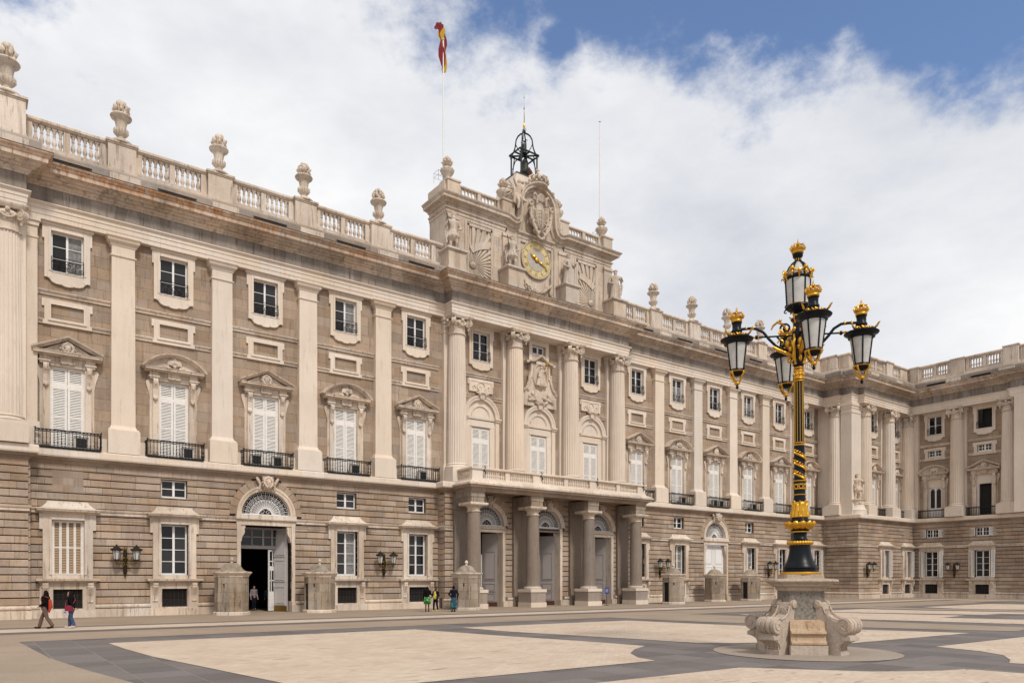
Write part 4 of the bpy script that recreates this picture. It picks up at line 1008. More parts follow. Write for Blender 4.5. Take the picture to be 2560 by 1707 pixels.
# ---------------------------------------------------------------- arched gates
def arch_ring(mb, x, z0, r0, r1, p0, p1, n=28, a0=0, a1=pi):
    rings = []
    for k in range(n+1):
        a = a0+(a1-a0)*k/n; c_, s_ = cos(a), sin(a)
        rings.append([(x+r0*c_, -p0, z0+r0*s_), (x+r0*c_, -p1, z0+r0*s_), (x+(r0+(r1-r0)*.55)*c_, -(p1+.03), z0+(r0+(r1-r0)*.55)*s_), (x+(r0+(r1-r0)*.6)*c_, -(p1+.07), z0+(r0+(r1-r0)*.6)*s_), (x+r1*c_, -(p1+.07), z0+r1*s_), (x+r1*c_, -p0, z0+r1*s_)])
    mb.loft(rings)
def spandrel(fr, x, z0, R, W, H, p0, p1, mat):
    mb = MB(); n = 20; rings = []
    for k in range(n+1):
        a = pi*k/n; c_, s_ = cos(a), sin(a)
        t = min(W/abs(c_) if abs(c_) > 1e-6 else 1e9, H/s_ if s_ > 1e-6 else 1e9); ox, oz = t*c_, t*s_
        rings.append([(x+R*c_, -p0, z0+R*s_), (x+R*c_, -p1, z0+R*s_), (x+ox, -p1, z0+oz), (x+ox, -p0, z0+oz)])
    mb.loft(rings); part('spandrel', mb, mat, palace, FR[fr])
def fan_grille(r, hub, mat=None):
    def fn():
        mb = MB(); q = -.02; n = 16
        for k in range(n+1):
            a = pi*k/n; mb.tube([((hub+.02)*cos(a), q, (hub+.02)*sin(a)), (r*cos(a), q, r*sin(a))], .016, 4)
        for k in range(n):
            a = pi*(k+.5)/n
            mb.tube([(hub*cos(a), q, hub*sin(a)), (r*.66*cos(a), q-.01, r*.66*sin(a))], .024, 4)
            for rr, w in ((.60, .055), (.78, .07), (.93, .06)):
                cx, cz = r*rr*cos(a), r*rr*sin(a)
                mb.tube([(cx+w*cos(b*pi/3+a), q, cz+w*sin(b*pi/3+a)) for b in range(6)], .013, 4, closed=True)
        for rr, th in ((r-.02, .02), (hub, .03), (r*.7, .010)): mb.tube([(rr*cos(pi*k/28), q, rr*sin(pi*k/28)) for k in range(29)], th, 4)
        for s in (-1, 1):
            for c0 in (.42,): mb.tube([(s*hub*c0+.4*hub*(1-t/14)*cos(t*.7), q, .42*hub+.4*hub*(1-t/14)*sin(t*.7)) for t in range(12)], .014, 4)
        mb.pb(-r, r, -.0, .05, -.04, .05)
        return part('fanlight_grille', mb, mat or M_WHITE, palace)
    return fn
LION = FACE
def keystone(fr, x, z, p, big=1.0):
    mb = MB(); mb.loft([[(x-.22*big, -p, z-.42), (x+.22*big, -p, z-.42), (x+.22*big, -(p+.25), z-.42), (x-.22*big, -(p+.25), z-.42)], [(x-.36*big, -p, z+.42), (x+.36*big, -p, z+.42), (x+.36*big, -(p+.35), z+.42), (x-.36*big, -(p+.35), z+.42)]])
    for s in (-1, 1):
        mb.tube([(x+s*.5*big, -(p+.15), z-.45), (x+s*.46*big, -(p+.2), z-.1), (x+s*.62*big, -(p+.22), z+.2), (x+s*.7*big, -(p+.2), z+.32), (x+s*.6*big, -(p+.18), z+.36)], [.06, .09, .1, .08, .06], 7)
    o = part('keystone', mb, M_TRIM, palace, FR[fr]); link('carved_mask', LION, None, o, T(x, -(p+.36), z+.02, 0, 1.0*big))
def voussoirs(fr, x, z0, r0, r1, p0, p1, ztop, n=9, a0=.17, a1=.83, skip=True):
    for k in range(n):
        if skip and k == n//2: continue
        b0, b1 = pi*(a0+(a1-a0)*k/n)+.006, pi*(a0+(a1-a0)*(k+1)/n)-.006
        vs = []
        for p in (p0, p1):
            for a, r in ((b0, r0), (b0, None), (b1, None), (b1, r0)):
                if r is None: r = min(r1+.25, (ztop-z0)/max(sin(a), .01))
                vs.append((x+r*cos(a), -p, z0+r*sin(a)))
        mb = MB(); mb.add(vs, [(0, 1, 2, 3), (4, 7, 6, 5), (0, 4, 5, 1), (1, 5, 6, 2), (2, 6, 7, 3), (3, 7, 4, 0)], FR[fr]); piece('voussoir', mb.v, mb.f, M_RUST)
def door_leaf(w, h, mat, panels=((.08, .30), (.36, .62), (.66, .95)), th=.07, medallion=True, kick=True):
    def fn():
        mb = MB(); mb.pb(0, w, -th/2, th/2, .04, h)
        for a, b in panels:
            za, zb = a*h, b*h
            for s in (-1, 1):
                q = s*th/2; lo, hi = sorted((q, q+s*.05)); m_ = .13*w
                mb.pb(m_, w-m_, lo, hi, za, za+.05); mb.pb(m_, w-m_, lo, hi, zb-.05, zb); mb.pb(m_, m_+.05, lo, hi, za+.05, zb-.05); mb.pb(w-m_-.05, w-m_, lo, hi, za+.05, zb-.05)
                mb.pb(m_+.11, w-m_-.11, lo, hi-.005 if s > 0 else hi, za+.11, zb-.11)
        if medallion:
            for s in (-1, 1):
                mb.tube([(w/2+.24*w*cos(k*pi/8), -s*(th/2+.03), .82*h+.3*w*sin(k*pi/8)) for k in range(16)], .025, 5, closed=True)
                mb.tube([(w/2+s*0+.1*w*cos(k*.6), -s*(th/2+.03), .82*h+.12*w*sin(k*.6)*(1+k*.05)) for k in range(10)], .02, 5)
        o = part('door_leaf', mb, mat, palace)
        if kick: k_ = MB(); k_.pb(.02, w-.02, -th/2-.012, th/2+.012, .03, .38); part('kick_plate', k_, M_RUSTM if mat is M_GREYD else M_OLDGOLD, o)
        hd = MB(); hd.ball((w*.45, -th/2-.05, 1.15), .05, 6, 5); hd.ball((w*.1, -th/2-.03, 1.2), .04, 6, 5, (.6, 1, 2)); part('door_knocker', hd, M_IRON, o)
        return o
    return fn
def make_gate_surround():
    mb = MB(); q = .2
    arch_ring(mb, 0, 6.34, 1.60, 1.92, q-.2, q+.16)
    mb.pb(-1.92, 1.92, q-.2, q+.20, 5.66, 6.02); mb.pb(-1.98, 1.98, q-.2, q+.34, 6.02, 6.10); mb.pb(-1.96, 1.96, q-.2, q+.3, 6.10, 6.34)
    for s in (-1, 1):
        mb.pb(*(sorted((s*1.66, s*1.90))), -.3, q+.20, .0, 5.66); mb.pb(*(sorted((s*1.64, s*2.02))), -.2, q+.3, 0, .45); mb.pb(*(sorted((s*1.65, s*1.96))), -.2, q+.26, .45, .7)
        mb.prism([(s*1.66, 4.6), (s*1.6, 4.62), (s*1.58, 4.75), (s*1.55, 4.9), (s*1.42, 5.1), (s*1.38, 5.3), (s*1.42, 5.42), (s*1.36, 5.46), (s*1.36, 5.655), (s*1.66, 5.655)], q-.25, q+.14)
    return part('gate_surround', mb, M_TRIM, palace)
for x in GATE:
    put('gate', make_gate_surround, F('M', x)); spandrel('M', x, 6.34, 1.62, 1.7, 1.88, -.35, .195, M_BRCORN)
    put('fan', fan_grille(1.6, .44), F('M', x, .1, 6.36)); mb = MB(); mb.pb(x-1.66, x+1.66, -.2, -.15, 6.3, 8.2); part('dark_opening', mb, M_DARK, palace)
    keystone('M', x, 8.42, .32); voussoirs('M', x, 6.34, 1.93, 2.12, .19, .35, 8.66, 13, .0, 1.0)
# left gate stands open: passage behind it
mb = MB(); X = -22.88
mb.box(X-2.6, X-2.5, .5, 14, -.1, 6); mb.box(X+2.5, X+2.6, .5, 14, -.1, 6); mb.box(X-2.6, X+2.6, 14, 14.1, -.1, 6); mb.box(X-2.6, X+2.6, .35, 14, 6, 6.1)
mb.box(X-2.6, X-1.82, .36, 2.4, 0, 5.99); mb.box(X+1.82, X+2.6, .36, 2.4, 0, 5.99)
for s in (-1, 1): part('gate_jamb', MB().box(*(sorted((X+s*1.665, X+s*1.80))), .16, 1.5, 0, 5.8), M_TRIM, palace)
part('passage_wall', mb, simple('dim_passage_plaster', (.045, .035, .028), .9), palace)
def glazed_screen(x, y, z1=5.62):
    mb = MB(); hw = 1.6; zt = 4.2
    mb.box(x-hw, x+hw, y, y+.12, zt, zt+.22); mb.box(x-hw, x+hw, y, y+.12, z1-.15, z1)
    for a in (-hw, -hw+.2, .15, .75, hw-.12): mb.box(x+a, x+a+.12, y-.01, y+.13, zt+.2, z1-.1)
    mb.box(x-hw, x+hw, y+.02, y+.1, 4.95, 5.01); mb.box(x-.55, x-.49, y+.02, y+.1, zt+.2, z1-.1)
    o = part('door_transom', mb, M_GREYD, palace); g_ = MB(); g_.box(x-hw, x+hw, y+.05, y+.07, zt+.2, z1-.1); part('pane', g_, M_GLASS, o)
glazed_screen(X, 1.0)
def glazed_leaf():
    mb = MB(); w, h = .86, 4.15
    mb.pb(0, .1, -.03, .03, .05, h); mb.pb(w-.1, w, -.03, .03, .05, h); mb.pb(.1, w-.1, -.03, .03, .05, 1.35); mb.pb(.1, w-.1, -.03, .03, h-.12, h)
    for z in (2.05, 2.75, 3.35): mb.pb(.1, w-.1, -.03, .03, z, z+(.3 if z == 2.75 else .07))
    mb.pb(.25, .32, -.03, .03, 1.35, 2.75); mb.pb(w-.32, w-.25, -.03, .03, 1.35, 2.75); mb.pb(w/2-.03, w/2+.03, -.03, .03, 3.0, h); mb.pb(.2, w-.2, .03, .05, .3, 1.2)
    o = part('glazed_door_leaf', mb, M_WHITE, palace); g_ = MB(); g_.pb(.1, w-.1, -.006, .0, 1.35, h-.1); part('pane', g_, M_GLASS, o); return o
put('gl', glazed_leaf, T(X+.55, .95, 0, radians(35)))
put('dl', door_leaf(1.3, 5.6, M_WHITED), T(X+1.6, .25, 0, radians(118)))
put('dl', None, T(X-1.6, .28, 0, radians(95)))
put('dlc', door_leaf(1.6, 5.6, M_WHITE), T(22.88-1.63, .05, 0)); put('dlc', None, T(22.88+.03, .05, 0))
# ---------------------------------------------------------------- portico
for x in (-5.9, 0, 5.9):
    fr = 'C'; mb = MB(); q = .2; z0 = 6.38 if x else 6.45
    arch_ring(mb, x, z0, 1.5, 1.82, -.3, q+.1)
    if x: mb.pb(x-1.6, x+1.6, -.3, q+.12, 5.85, 6.36); mb.pb(x-1.66, x+1.66, -.2, q+.2, 6.1, 6.2)
    for s in (-1, 1): mb.pb(*(sorted((x+s*1.30, x+s*1.56))), -.5, q+.18, 0, 6.05 if x else 6.4); mb.pb(*(sorted((x+s*1.28, x+s*1.7))), -.2, q+.3, 0, .45)
    part('gate_surround', mb, M_TRIM, palace, FR[fr]); spandrel(fr, x, z0, 1.52, 1.55, 1.9, -.35, .195, M_BRCORN)
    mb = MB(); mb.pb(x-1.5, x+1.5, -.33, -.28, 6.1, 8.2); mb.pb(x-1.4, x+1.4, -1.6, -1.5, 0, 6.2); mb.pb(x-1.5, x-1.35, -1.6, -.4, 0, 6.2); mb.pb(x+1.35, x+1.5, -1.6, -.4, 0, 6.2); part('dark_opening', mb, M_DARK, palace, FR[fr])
    put('fan2', fan_grille(1.5, .46), F(fr, x, .0, z0)); voussoirs(fr, x, z0, 1.83, 2.2, .19, .35, 8.6, 9)
    keystone(fr, x, 8.2, .25, .7)
    if not x: mb = MB(); mb.pb(-1.45, 1.45, -.1, .1, 6.2, 6.42); part('door_transom', mb, M_WHITE, palace, FR[fr])
    put('dg', door_leaf(1.28, 5.8, M_GREYD, ((.06, .18), (.2, .32), (.36, .76)), medallion=False), F(fr, x+1.3, -.35) @ Matrix.Rotation(radians(128), 4, 'Z'))
    put('gl2', glazed_leaf, F(fr, x-.55, -.8) @ Matrix.Rotation(radians(20), 4, 'Z'))
def granite_column():
    mb = MB(); mb.box(-.77, .77, -.77, .9, 0, .37); mb.box(-.78, .78, -.78, .9, 1.17, 1.40)
    o = part('portico_column', mb, M_CREAM, palace)
    m2 = MB(); m2.box(-.72, .72, -.72, .9, .37, 1.17); part('pedestal_block', m2, M_GREYB, o)
    m3 = MB(); m3.lathe([(.70, 1.40), (.72, 1.47), (.70, 1.54), (.62, 1.56), (.60, 1.62)], 28); part('column_base', m3, M_TRIM, o, smooth=40)
    m4 = MB(); m4.lathe([(.58, 1.62), (.54, 1.7), (.54, 2.5), (.535, 4), (.50, 6), (.465, 7.1), (.46, 7.12)], 28); part('shaft', m4, M_COLG, o, smooth=60)
    m5 = MB(); m5.lathe([(.46, 7.12), (.52, 7.15), (.52, 7.2), (.465, 7.22), (.465, 7.42), (.52, 7.45), (.58, 7.55), (.66, 7.6)], 28); m5.box(-.74, .74, -.74, .9, 7.6, 7.66); m5.box(-.78, .78, -.78, .9, 7.66, 7.80)
    part('capital', m5, M_TRIM, o, smooth=40)
    m6 = MB(); m6.box(-.56, .56, -.56, 1.7, 7.80, 8.22); m6.box(-.6, .6, -.6, 1.7, 8.22, 8.62); part('entablature_block', m6, M_SENTRY, o)
    return o
for x in (-8.48, -2.95, 2.95, 8.48):
    put('gc', granite_column, T(x, -3.1))
    mb = MB(); mb.pb(x-.68, x+.68, .1, 1.55, 1.4, 7.4); mb.pb(x-.74, x+.74, .1, 1.62, 7.4, 7.8); mb.pb(x-.74, x+.74, .1, 1.7, 0, 1.4); mb.pb(x-.7, x+.7, .1, 1.6, 7.8, 8.62); part('pilaster', mb, M_COLG, palace)
BP = [(-9.05, 1.2), (-9.05, 3.75), (9.05, 3.75), (9.05, 1.2)]
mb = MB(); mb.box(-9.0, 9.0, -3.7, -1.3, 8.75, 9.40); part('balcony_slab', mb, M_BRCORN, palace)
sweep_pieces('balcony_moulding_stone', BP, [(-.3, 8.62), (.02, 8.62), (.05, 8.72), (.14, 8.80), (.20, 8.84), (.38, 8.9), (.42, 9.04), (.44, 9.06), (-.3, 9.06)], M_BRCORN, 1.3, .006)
sweep_pieces('balcony_edge_stone', BP, [(-.3, 9.061), (.50, 9.061), (.52, 9.18), (.40, 9.2), (.33, 9.28), (.2, 9.36), (.1, 9.43), (-.3, 9.43)], M_TRIM, 1.1, .008)
sweep_pieces('balcony_kerb_stone', BP, [(-.46, 9.431), (.02, 9.431), (.0, 9.58), (-.44, 9.58)], M_CREAM, 1.5, .005)
sweep_pieces('balcony_rail_stone', BP, [(-.5, 10.23), (.04, 10.23), (.06, 10.28), (.06, 10.36), (.0, 10.39), (-.48, 10.39)], M_CREAM, 1.5, .005)
mb = MB()
for xc in (-8.55, -2.95, 2.95, 8.55): mb.box(xc-.42 if abs(xc) < 8 else xc-.45, xc+.42 if abs(xc) < 8 else xc+.45, -3.7, -3.3, 9.581, 10.229)
for xc in (-5.8, 0, 5.8): mb.box(xc-.2, xc+.2, -3.68, -3.32, 9.581, 10.229)
part('balcony_pier', mb, M_CREAM, palace)
def small_bal():
    mb = MB(); mb.lathe([(.07, 0), (.075, .04), (.05, .08), (.045, .12), (.075, .2), (.08, .26), (.05, .36), (.035, .44), (.05, .5), (.055, .56), (.075, .6), (.075, .65)], 8)
    return mb
sb = small_bal(); me = sb.mesh('balcony_baluster', 50); me.materials.append(M_CREAM)
def run_b(a, b, n, y, sx=True):
    for k in range(n): link('balcony_baluster', me, None, palace, T(a+(b-a)*(k+.5)/n, y, 9.58) if sx else T(y, a+(b-a)*(k+.5)/n, 9.58))
ed = [-8.1, -6.0, -5.6, -3.37, -2.53, -.2, .2, 2.53, 3.37, 5.6, 6.0, 8.1]
for a, b in zip(ed[::2], ed[1::2]): run_b(a, b, 12, -3.5)
run_b(-3.3, -1.6, 8, -8.82, False); run_b(-3.3, -1.6, 8, 8.82, False)
for xc in (-7.95, -2.6, 3.3, 8.75):      # iron scroll ornaments hanging on the balcony piers
    mb = MB(); mb.tube([(xc+.06*cos(t*.8)*(1+t*.05), -3.78, 10.42-.055*t) for t in range(11)], [.03+.015*(t % 3) for t in range(11)], 5); mb.ball((xc, -3.78, 10.46), .05, 6, 5); part('iron_ornament', mb, M_IRON, palace)
# ---------------------------------------------------------------- centre bays above the balcony
for x in (-5.85, 0, 5.85):
    for k, fn in shutters(.88, 14.14): put(k, fn, F('M', x))
    mb = MB(); z0 = 14.98
    arch_ring(mb, x, z0, 1.34, 1.70, .05, .26); arch_ring(mb, x, z0, .80, .90, .0, .10, 20)
    mb.prism([(x+1.34*cos(pi*k/20), z0+1.34*sin(pi*k/20)) for k in range(21)], -.02, .07)
    for s in (-1, 1):
        mb.pb(*(sorted((x+s*1.34, x+s*1.70))), .05, .26, 9.452, 14.72); mb.pb(*(sorted((x+s*.90, x+s*1.34))), .05, .12, 9.452, 14.2)
        mb.pb(*(sorted((x+s*1.30, x+s*1.78))), .05, .36, 14.72, 14.80); mb.pb(*(sorted((x+s*1.26, x+s*1.84))), .05, .44, 14.86, 14.98); mb.pb(*(sorted((x+s*1.3, x+s*1.8))), .05, .38, 14.8, 14.86)
        mb.pb(*(sorted((x+s*.86, x+s*.90))), -.2, .12, 9.452, 14.2)
    mb.pb(x-1.34, x+1.34, .05, .13, 14.2, 14.72); mb.pb(x-1.34, x+1.34, .05, .20, 14.78, 14.98); mb.pb(x-1.0, x+1.0, .12, .16, 14.2, 14.3)
    part('arched_surround', mb, M_CREAM, palace)
    mb = MB()
    for k in range(9): a = pi*k/8; mb.ball((x+.30*cos(a), -.42, 16.72+.16*sin(a)), .12, 6, 5)
    for s in (-1, 1): mb.tube([(x+s*.2, -.4, 16.85), (x+s*.5, -.42, 16.8), (x+s*.62, -.36, 16.95)], [.1, .09, .06], 6)
    mb.loft([[(x-w, -.2, z), (x+w, -.2, z), (x+w, -.4, z), (x-w, -.4, z)] for w, z in ((.18, 16.35), (.3, 16.9), (.5, 17.0))])
    part('carved_keystone', mb, M_TRIM, palace)
    if x:
        put('us', None, F('M', x)); put('sr', None, F('M', x)); put('uw0', None, F('M', x)); 
        mb = MB(); mb.pb(x-1.12, x+1.12, .05, .16, 16.95, 17.95); mb.pb(x-1.18, x+1.18, .05, .2, 17.75, 17.95); mb.pb(x-1.12, x-.95, .16, .2, 16.95, 17.75); mb.pb(x+.95, x+1.12, .16, .2, 16.95, 17.75); mb.pb(x-1.24, x-1.12, .05, .15, 17.5, 17.9); mb.pb(x+1.12, x+1.24, .05, .15, 17.5, 17.9)
        mb.torus((x, -.2, 17.38), .36, .05, 24, 6, ax='y'); mb.ball((x, -.17, 17.36), .2, 8, 6, (.8, .5, 1.2)); mb.ball((x, -.17, 17.15), .16, 8, 6, (1.1, .5, .7))
        for s in (-1, 1): mb.tube([(x+s*.45, -.18, 17.2), (x+s*.65, -.2, 17.45), (x+s*.8, -.18, 17.3), (x+s*.7, -.18, 17.15)], .04, 5)
        part('medallion_panel', mb, M_CREAM, palace)
    for a, b in ((x-2.05, x+2.05),):
        if x: band('M', a, b, 18.06, 18.31); band('M', a, x-1.2, 16.42, 16.67); band('M', x+1.2, b, 16.42, 16.67)
# central relief with saint in an oval niche (plain allegorical figure)
mb = MB()
pl = [(-1.75, 16.55), (1.75, 16.55), (1.75, 17.5), (1.55, 17.9), (1.2, 18.3), (1.05, 18.9), (1.02, 20.1), (-1.02, 20.1), (-1.05, 18.9), (-1.2, 18.3), (-1.55, 17.9), (-1.75, 17.5)]
mb.prism(pl, .05, .32)
for s in (-1, 1):
    mb.loft([[(x, -q, z+h) for q, h in ((.05, 0), (.6, 0), (.64, .12), (.05, .14))] for x, z in ((s*1.25, 20.12), (s*.75, 20.2), (0, 20.72))])
    mb.pb(*(sorted((s*1.2, s*1.5))), .05, .5, 20.05, 20.24)
    mb.tube([(s*1.05, -.36, 19.0), (s*1.12, -.4, 18.5), (s*1.35, -.4, 18.05), (s*1.75, -.36, 17.75)], .09, 6)
    for k in range(9): t = k/8; mb.ball((s*(1.12+.55*t*t), -.34, 19.2-1.5*t), .12, 6, 5)
    mb.pb(*(sorted((s*.85, s*1.02))), .32, .4, 18.9, 20.1)
mb.pb(-.5, .5, .32, .45, 20.05, 20.3)
mb.tube([(.72*cos(2*pi*k/32), -.36, 19.1+1.02*sin(2*pi*k/32)) for k in range(32)], .085, 6, closed=True)
mb.tube([(.84*cos(2*pi*k/32), -.3, 19.1+1.16*sin(2*pi*k/32)) for k in range(32)], .05, 6, closed=True)
o = part('relief_panel', mb, M_TRIM, palace)
mb = MB(); cap(mb, (0, -.45, 18.4), (-.05, -.5, 19.4), .30, .22, 10); mb.ball((-.02, -.55, 19.75), .14, 8, 6, (1, 1, 1.25)); cap(mb, (.1, -.5, 19.45), (.4, -.6, 19.6), .09, .07); cap(mb, (.4, -.6, 19.6), (.52, -.6, 19.95), .07, .05); cap(mb, (-.2, -.5, 19.4), (-.32, -.6, 19.0), .1, .08)
for k in range(9): a = -.5+.13*k; cap(mb, (a*.5, -.5-.03*(k % 2), 19.2), (a, -.52-.05*(k % 2), 18.25+.1*abs(a)), .05, .07)
for x_, z_ in ((-1.1, 17.3), (-.5, 17.2), (.4, 17.3), (.9, 17.4), (1.2, 17.2), (-.8, 17.6), (.1, 17.05), (.65, 17.0), (-1.3, 17.9)): mb.ball((x_, -.36, z_), .17, 8, 6, (1, .7, 1.1))
for a_, b_ in (((-1.2, -.35, 17.0), (-.5, -.42, 17.1)), ((-.4, -.4, 17.0), (.5, -.45, 16.85)), ((.3, -.4, 17.3), (1.1, -.4, 17.1)), ((.8, -.4, 17.6), (1.3, -.4, 17.0))): cap(mb, a_, b_, .13, .1)
link('carved_figures', remesh(mb, .03, 1, 'carved_figures'), M_TRIM, o)
mb = MB(); mb.tube([(.48, -.62, 18.6), (.54, -.66, 20.15)], .022, 5)
for k in range(8): a = 2*pi*k/8; mb.tube([(.55, -.66, 20.2), (.55+.2*cos(a), -.66, 20.2+.2*sin(a))], [.05, .02], 4)
part('gilt_staff', mb, M_GOLD, o)
mb = MB(); mb.pb(-1.05, -.75, .05, .2, 20.3, 22.09); mb.pb(.75, 1.05, .05, .2, 20.3, 22.09); mb.pb(-.75, .75, .05, .2, 21.7, 22.09); mb.pb(-.75, .75, .0, .1, 20.2, 20.98); part('window_surround', mb, M_CREAM, palace)
put('cw', casement('upper_window', .62, 20.98, 21.66, 2, 1, -.08), F('M', 0))
# ---------------------------------------------------------------- attic
AW = 8.75
mb = MB(); mb.box(-AW, AW, .35, 2.9, 24.9, 30.5); part('attic_wall', mb, M_ATTIC, palace)
FR['A'] = T(0, .35)
AP = [(-8.72, -2.9), (-8.72, -.35), (-3.15, -.35)]; AP2 = [(3.15, -.35), (8.72, -.35), (8.72, -2.9)]
masonry('attic_block', 'A', -8.75, 8.75, 24.95, 30.5, [('r', -6.95, -4.45, 25.8, 30.4), ('r', 4.45, 6.95, 25.8, 30.4), ('r', -1.9, 1.9, 25.5, 30.9)], .62, 1.3, 0, .05, M_ATTIC, hg=.008, vg=.006, bev=.004)
a_prof = [(-.5, 30.42), (.04, 30.42), (.04, 30.62), (.09, 30.64), (.09, 30.84), (.2, 30.92), (.2, 31.0), (.08, 31.02), (.08, 31.25), (.22, 31.34), (.30, 31.42), (.62, 31.48), (.64, 31.64), (.76, 31.76), (.80, 31.84), (-.5, 31.92)]
for P_ in (AP, AP2): sweep_pieces('attic_cornice_stone', P_, a_prof, M_ATTIC, 1.2, .008)
mb = MB(); mb.box(-8.9, -8.0, .36, 2.9, 31.4, 33.0); mb.box(8.0, 8.9, .36, 2.9, 31.4, 33.0); mb.box(-8.6, -1.5, .9, 2.9, 30.5, 31.9); mb.box(1.5, 8.6, .9, 2.9, 30.5, 31.9); part('attic_wall', mb, M_ATTIC, palace)
def scurve(d):
    """cornice line that sweeps up round the crest; d = offset away from its lower edge"""
    pts = [(-3.15, 31.55), (-2.75, 31.38), (-2.35, 31.32), (-2.0, 31.5), (-1.78, 31.95), (-1.72, 32.6), (-1.70, 33.2)]
    pts += [(1.70*cos(pi-pi*k/14), 33.3+1.62*sin(pi-pi*k/14)) for k in range(1, 14)]
    return pts+[(-x, z) for x, z in pts[:7][::-1]]
S_ = scurve(0); rings = []
for i, (x, z) in enumerate(S_):
    a = S_[max(0, i-1)]; b = S_[min(len(S_)-1, i+1)]; dx, dz = b[0]-a[0], b[1]-a[1]; l = hypot(dx, dz); nx, nz = -dz/l, dx/l
    rings.append([(x+nx*h, .35-q, z+nz*h) for q, h in ((-.4, -.55), (.06, -.55), (.10, -.35), (.25, -.28), (.30, -.12), (.62, -.04), (.64, .1), (.78, .22), (.78, .28), (-.4, .30))])
for i in range(len(rings)-1):
    if i in (0,): pass
    mb = MB(); a, b = rings[i], rings[i+1]; mb.loft([[Vector(p).lerp(Vector(q), .006) for p, q in zip(a, b)], [Vector(p).lerp(Vector(q), .994) for p, q in zip(a, b)]]); piece('crest_arch_stone', mb.v, mb.f, M_ATTIC)
mb = MB(); poly = [(-3.1, 30.45)]+[(x*.985, z-.1) for x, z in S_[1:-1]]+[(3.1, 30.45)]
mb.prism(poly, -.5, -.30); part('attic_wall', mb, M_ATTIC, palace, None)
sweep_pieces('attic_cornice_stone', [(-1.95, -.35), (1.95, -.35)], [(0, 30.5), (.1, 30.5), (.12, 30.75), (.28, 30.85), (.3, 30.97), (0, 31.0)], M_ATTIC, 1.2, .006)
def apil(*b): part('attic_pilaster', MB().pb(*b), M_ATTIC, palace)
for x0, x1 in ((-3.1, -1.95), (1.95, 3.1)): apil(x0, x1, -.35, -.2, 24.95, 30.42)
for s in (-1, 1):
    for a, b in ((1.65, 1.9), (4.35, 4.5), (6.9, 7.1)): apil(*(sorted((s*a, s*b))), -.35, -.22, 25.6, 30.4)
    for lo, hi, zc in ((7.75, 8.75, 24.95), (2.4, 3.5, 27.3)):
        mb = MB(); mb.pb(*(sorted((s*lo, s*hi))), -.35, -.12, zc, 30.42); mb.pb(*(sorted((s*(lo-.05), s*(hi+.05)))), -.35, -.04, 30.1, 30.25); part('attic_pilaster', mb, M_ATTIC, palace)
apil(-1.64, 1.64, -.35, -.22, 30.2, 30.41)
def sun_panel(s):
    """recessed panel with a carved sun whose rays fill the field, crossed by an arched band"""
    mb = MB(); x0, x1, z0, z1 = 4.5, 6.9, 25.9, 30.2; a, b = sorted((s*x0, s*x1)); q = -.33
    for u0, u1, w0, w1 in ((a, a+.16, z0, z1), (b-.16, b, z0, z1), (a, b, z1-.16, z1), (a, b, z0, z0+.1)): mb.pb(u0, u1, q, q+.14, w0, w1)
    a += .16; b -= .16; z1 -= .16; z0 += .1
    cx, cz = (a+.35, 27.0) if s < 0 else (b-.55, 26.75)
    n = 38
    for k in range(n):
        t0, t1 = 2*pi*k/n, 2*pi*(k+.6)/n; pts = []
        for t in (t0, t1):
            L_ = 1e9
            if cos(t) > 1e-6: L_ = min(L_, (b-cx)/cos(t))
            if cos(t) < -1e-6: L_ = min(L_, (a-cx)/cos(t))
            if sin(t) > 1e-6: L_ = min(L_, (z1-cz)/sin(t))
            if sin(t) < -1e-6: L_ = min(L_, (z0-cz)/sin(t))
            pts.append((cx+L_*cos(t), cz+L_*sin(t)))
        p2 = [(cx+.34*cos(t), cz+.34*sin(t)) for t in (t0, t1)]
        mb.prism([p2[0], pts[0], pts[1], p2[1]], q, q+.10)
    o = part('sun_panel', mb, M_ATTIC, palace)
    m2 = MB(); m2.ball((cx, -(q+.1), cz), .3, 12, 8, (1, .6, 1)); m2.ball((cx, -(q+.3), cz-.02), .06, 6, 5); part('sun_face', m2, M_ATTIC, o, smooth=60)
    m3 = MB(); R0, R1 = 3.1, 3.65; cxx = b+.25 if s < 0 else a-.25; czz = 25.55; rings = []
    for k in range(22):
        t = (pi*.5+pi*.42*k/21) if s < 0 else (pi*.5-pi*.42*k/21)
        pts = [(cxx+R0*cos(t), czz+R0*sin(t)), (cxx+R1*cos(t), czz+R1*sin(t))]
        if a-.02 <= pts[0][0] <= b+.02 and a-.02 <= pts[1][0] <= b+.02: rings.append([(pts[0][0], -(q+.02), pts[0][1]), (pts[0][0], -(q+.17), pts[0][1]), (pts[1][0], -(q+.17), pts[1][1]), (pts[1][0], -(q+.02), pts[1][1])])
    if len(rings) > 1: m3.loft(rings); part('zodiac_band', m3, M_ATTIC, o)
sun_panel(-1); sun_panel(1)
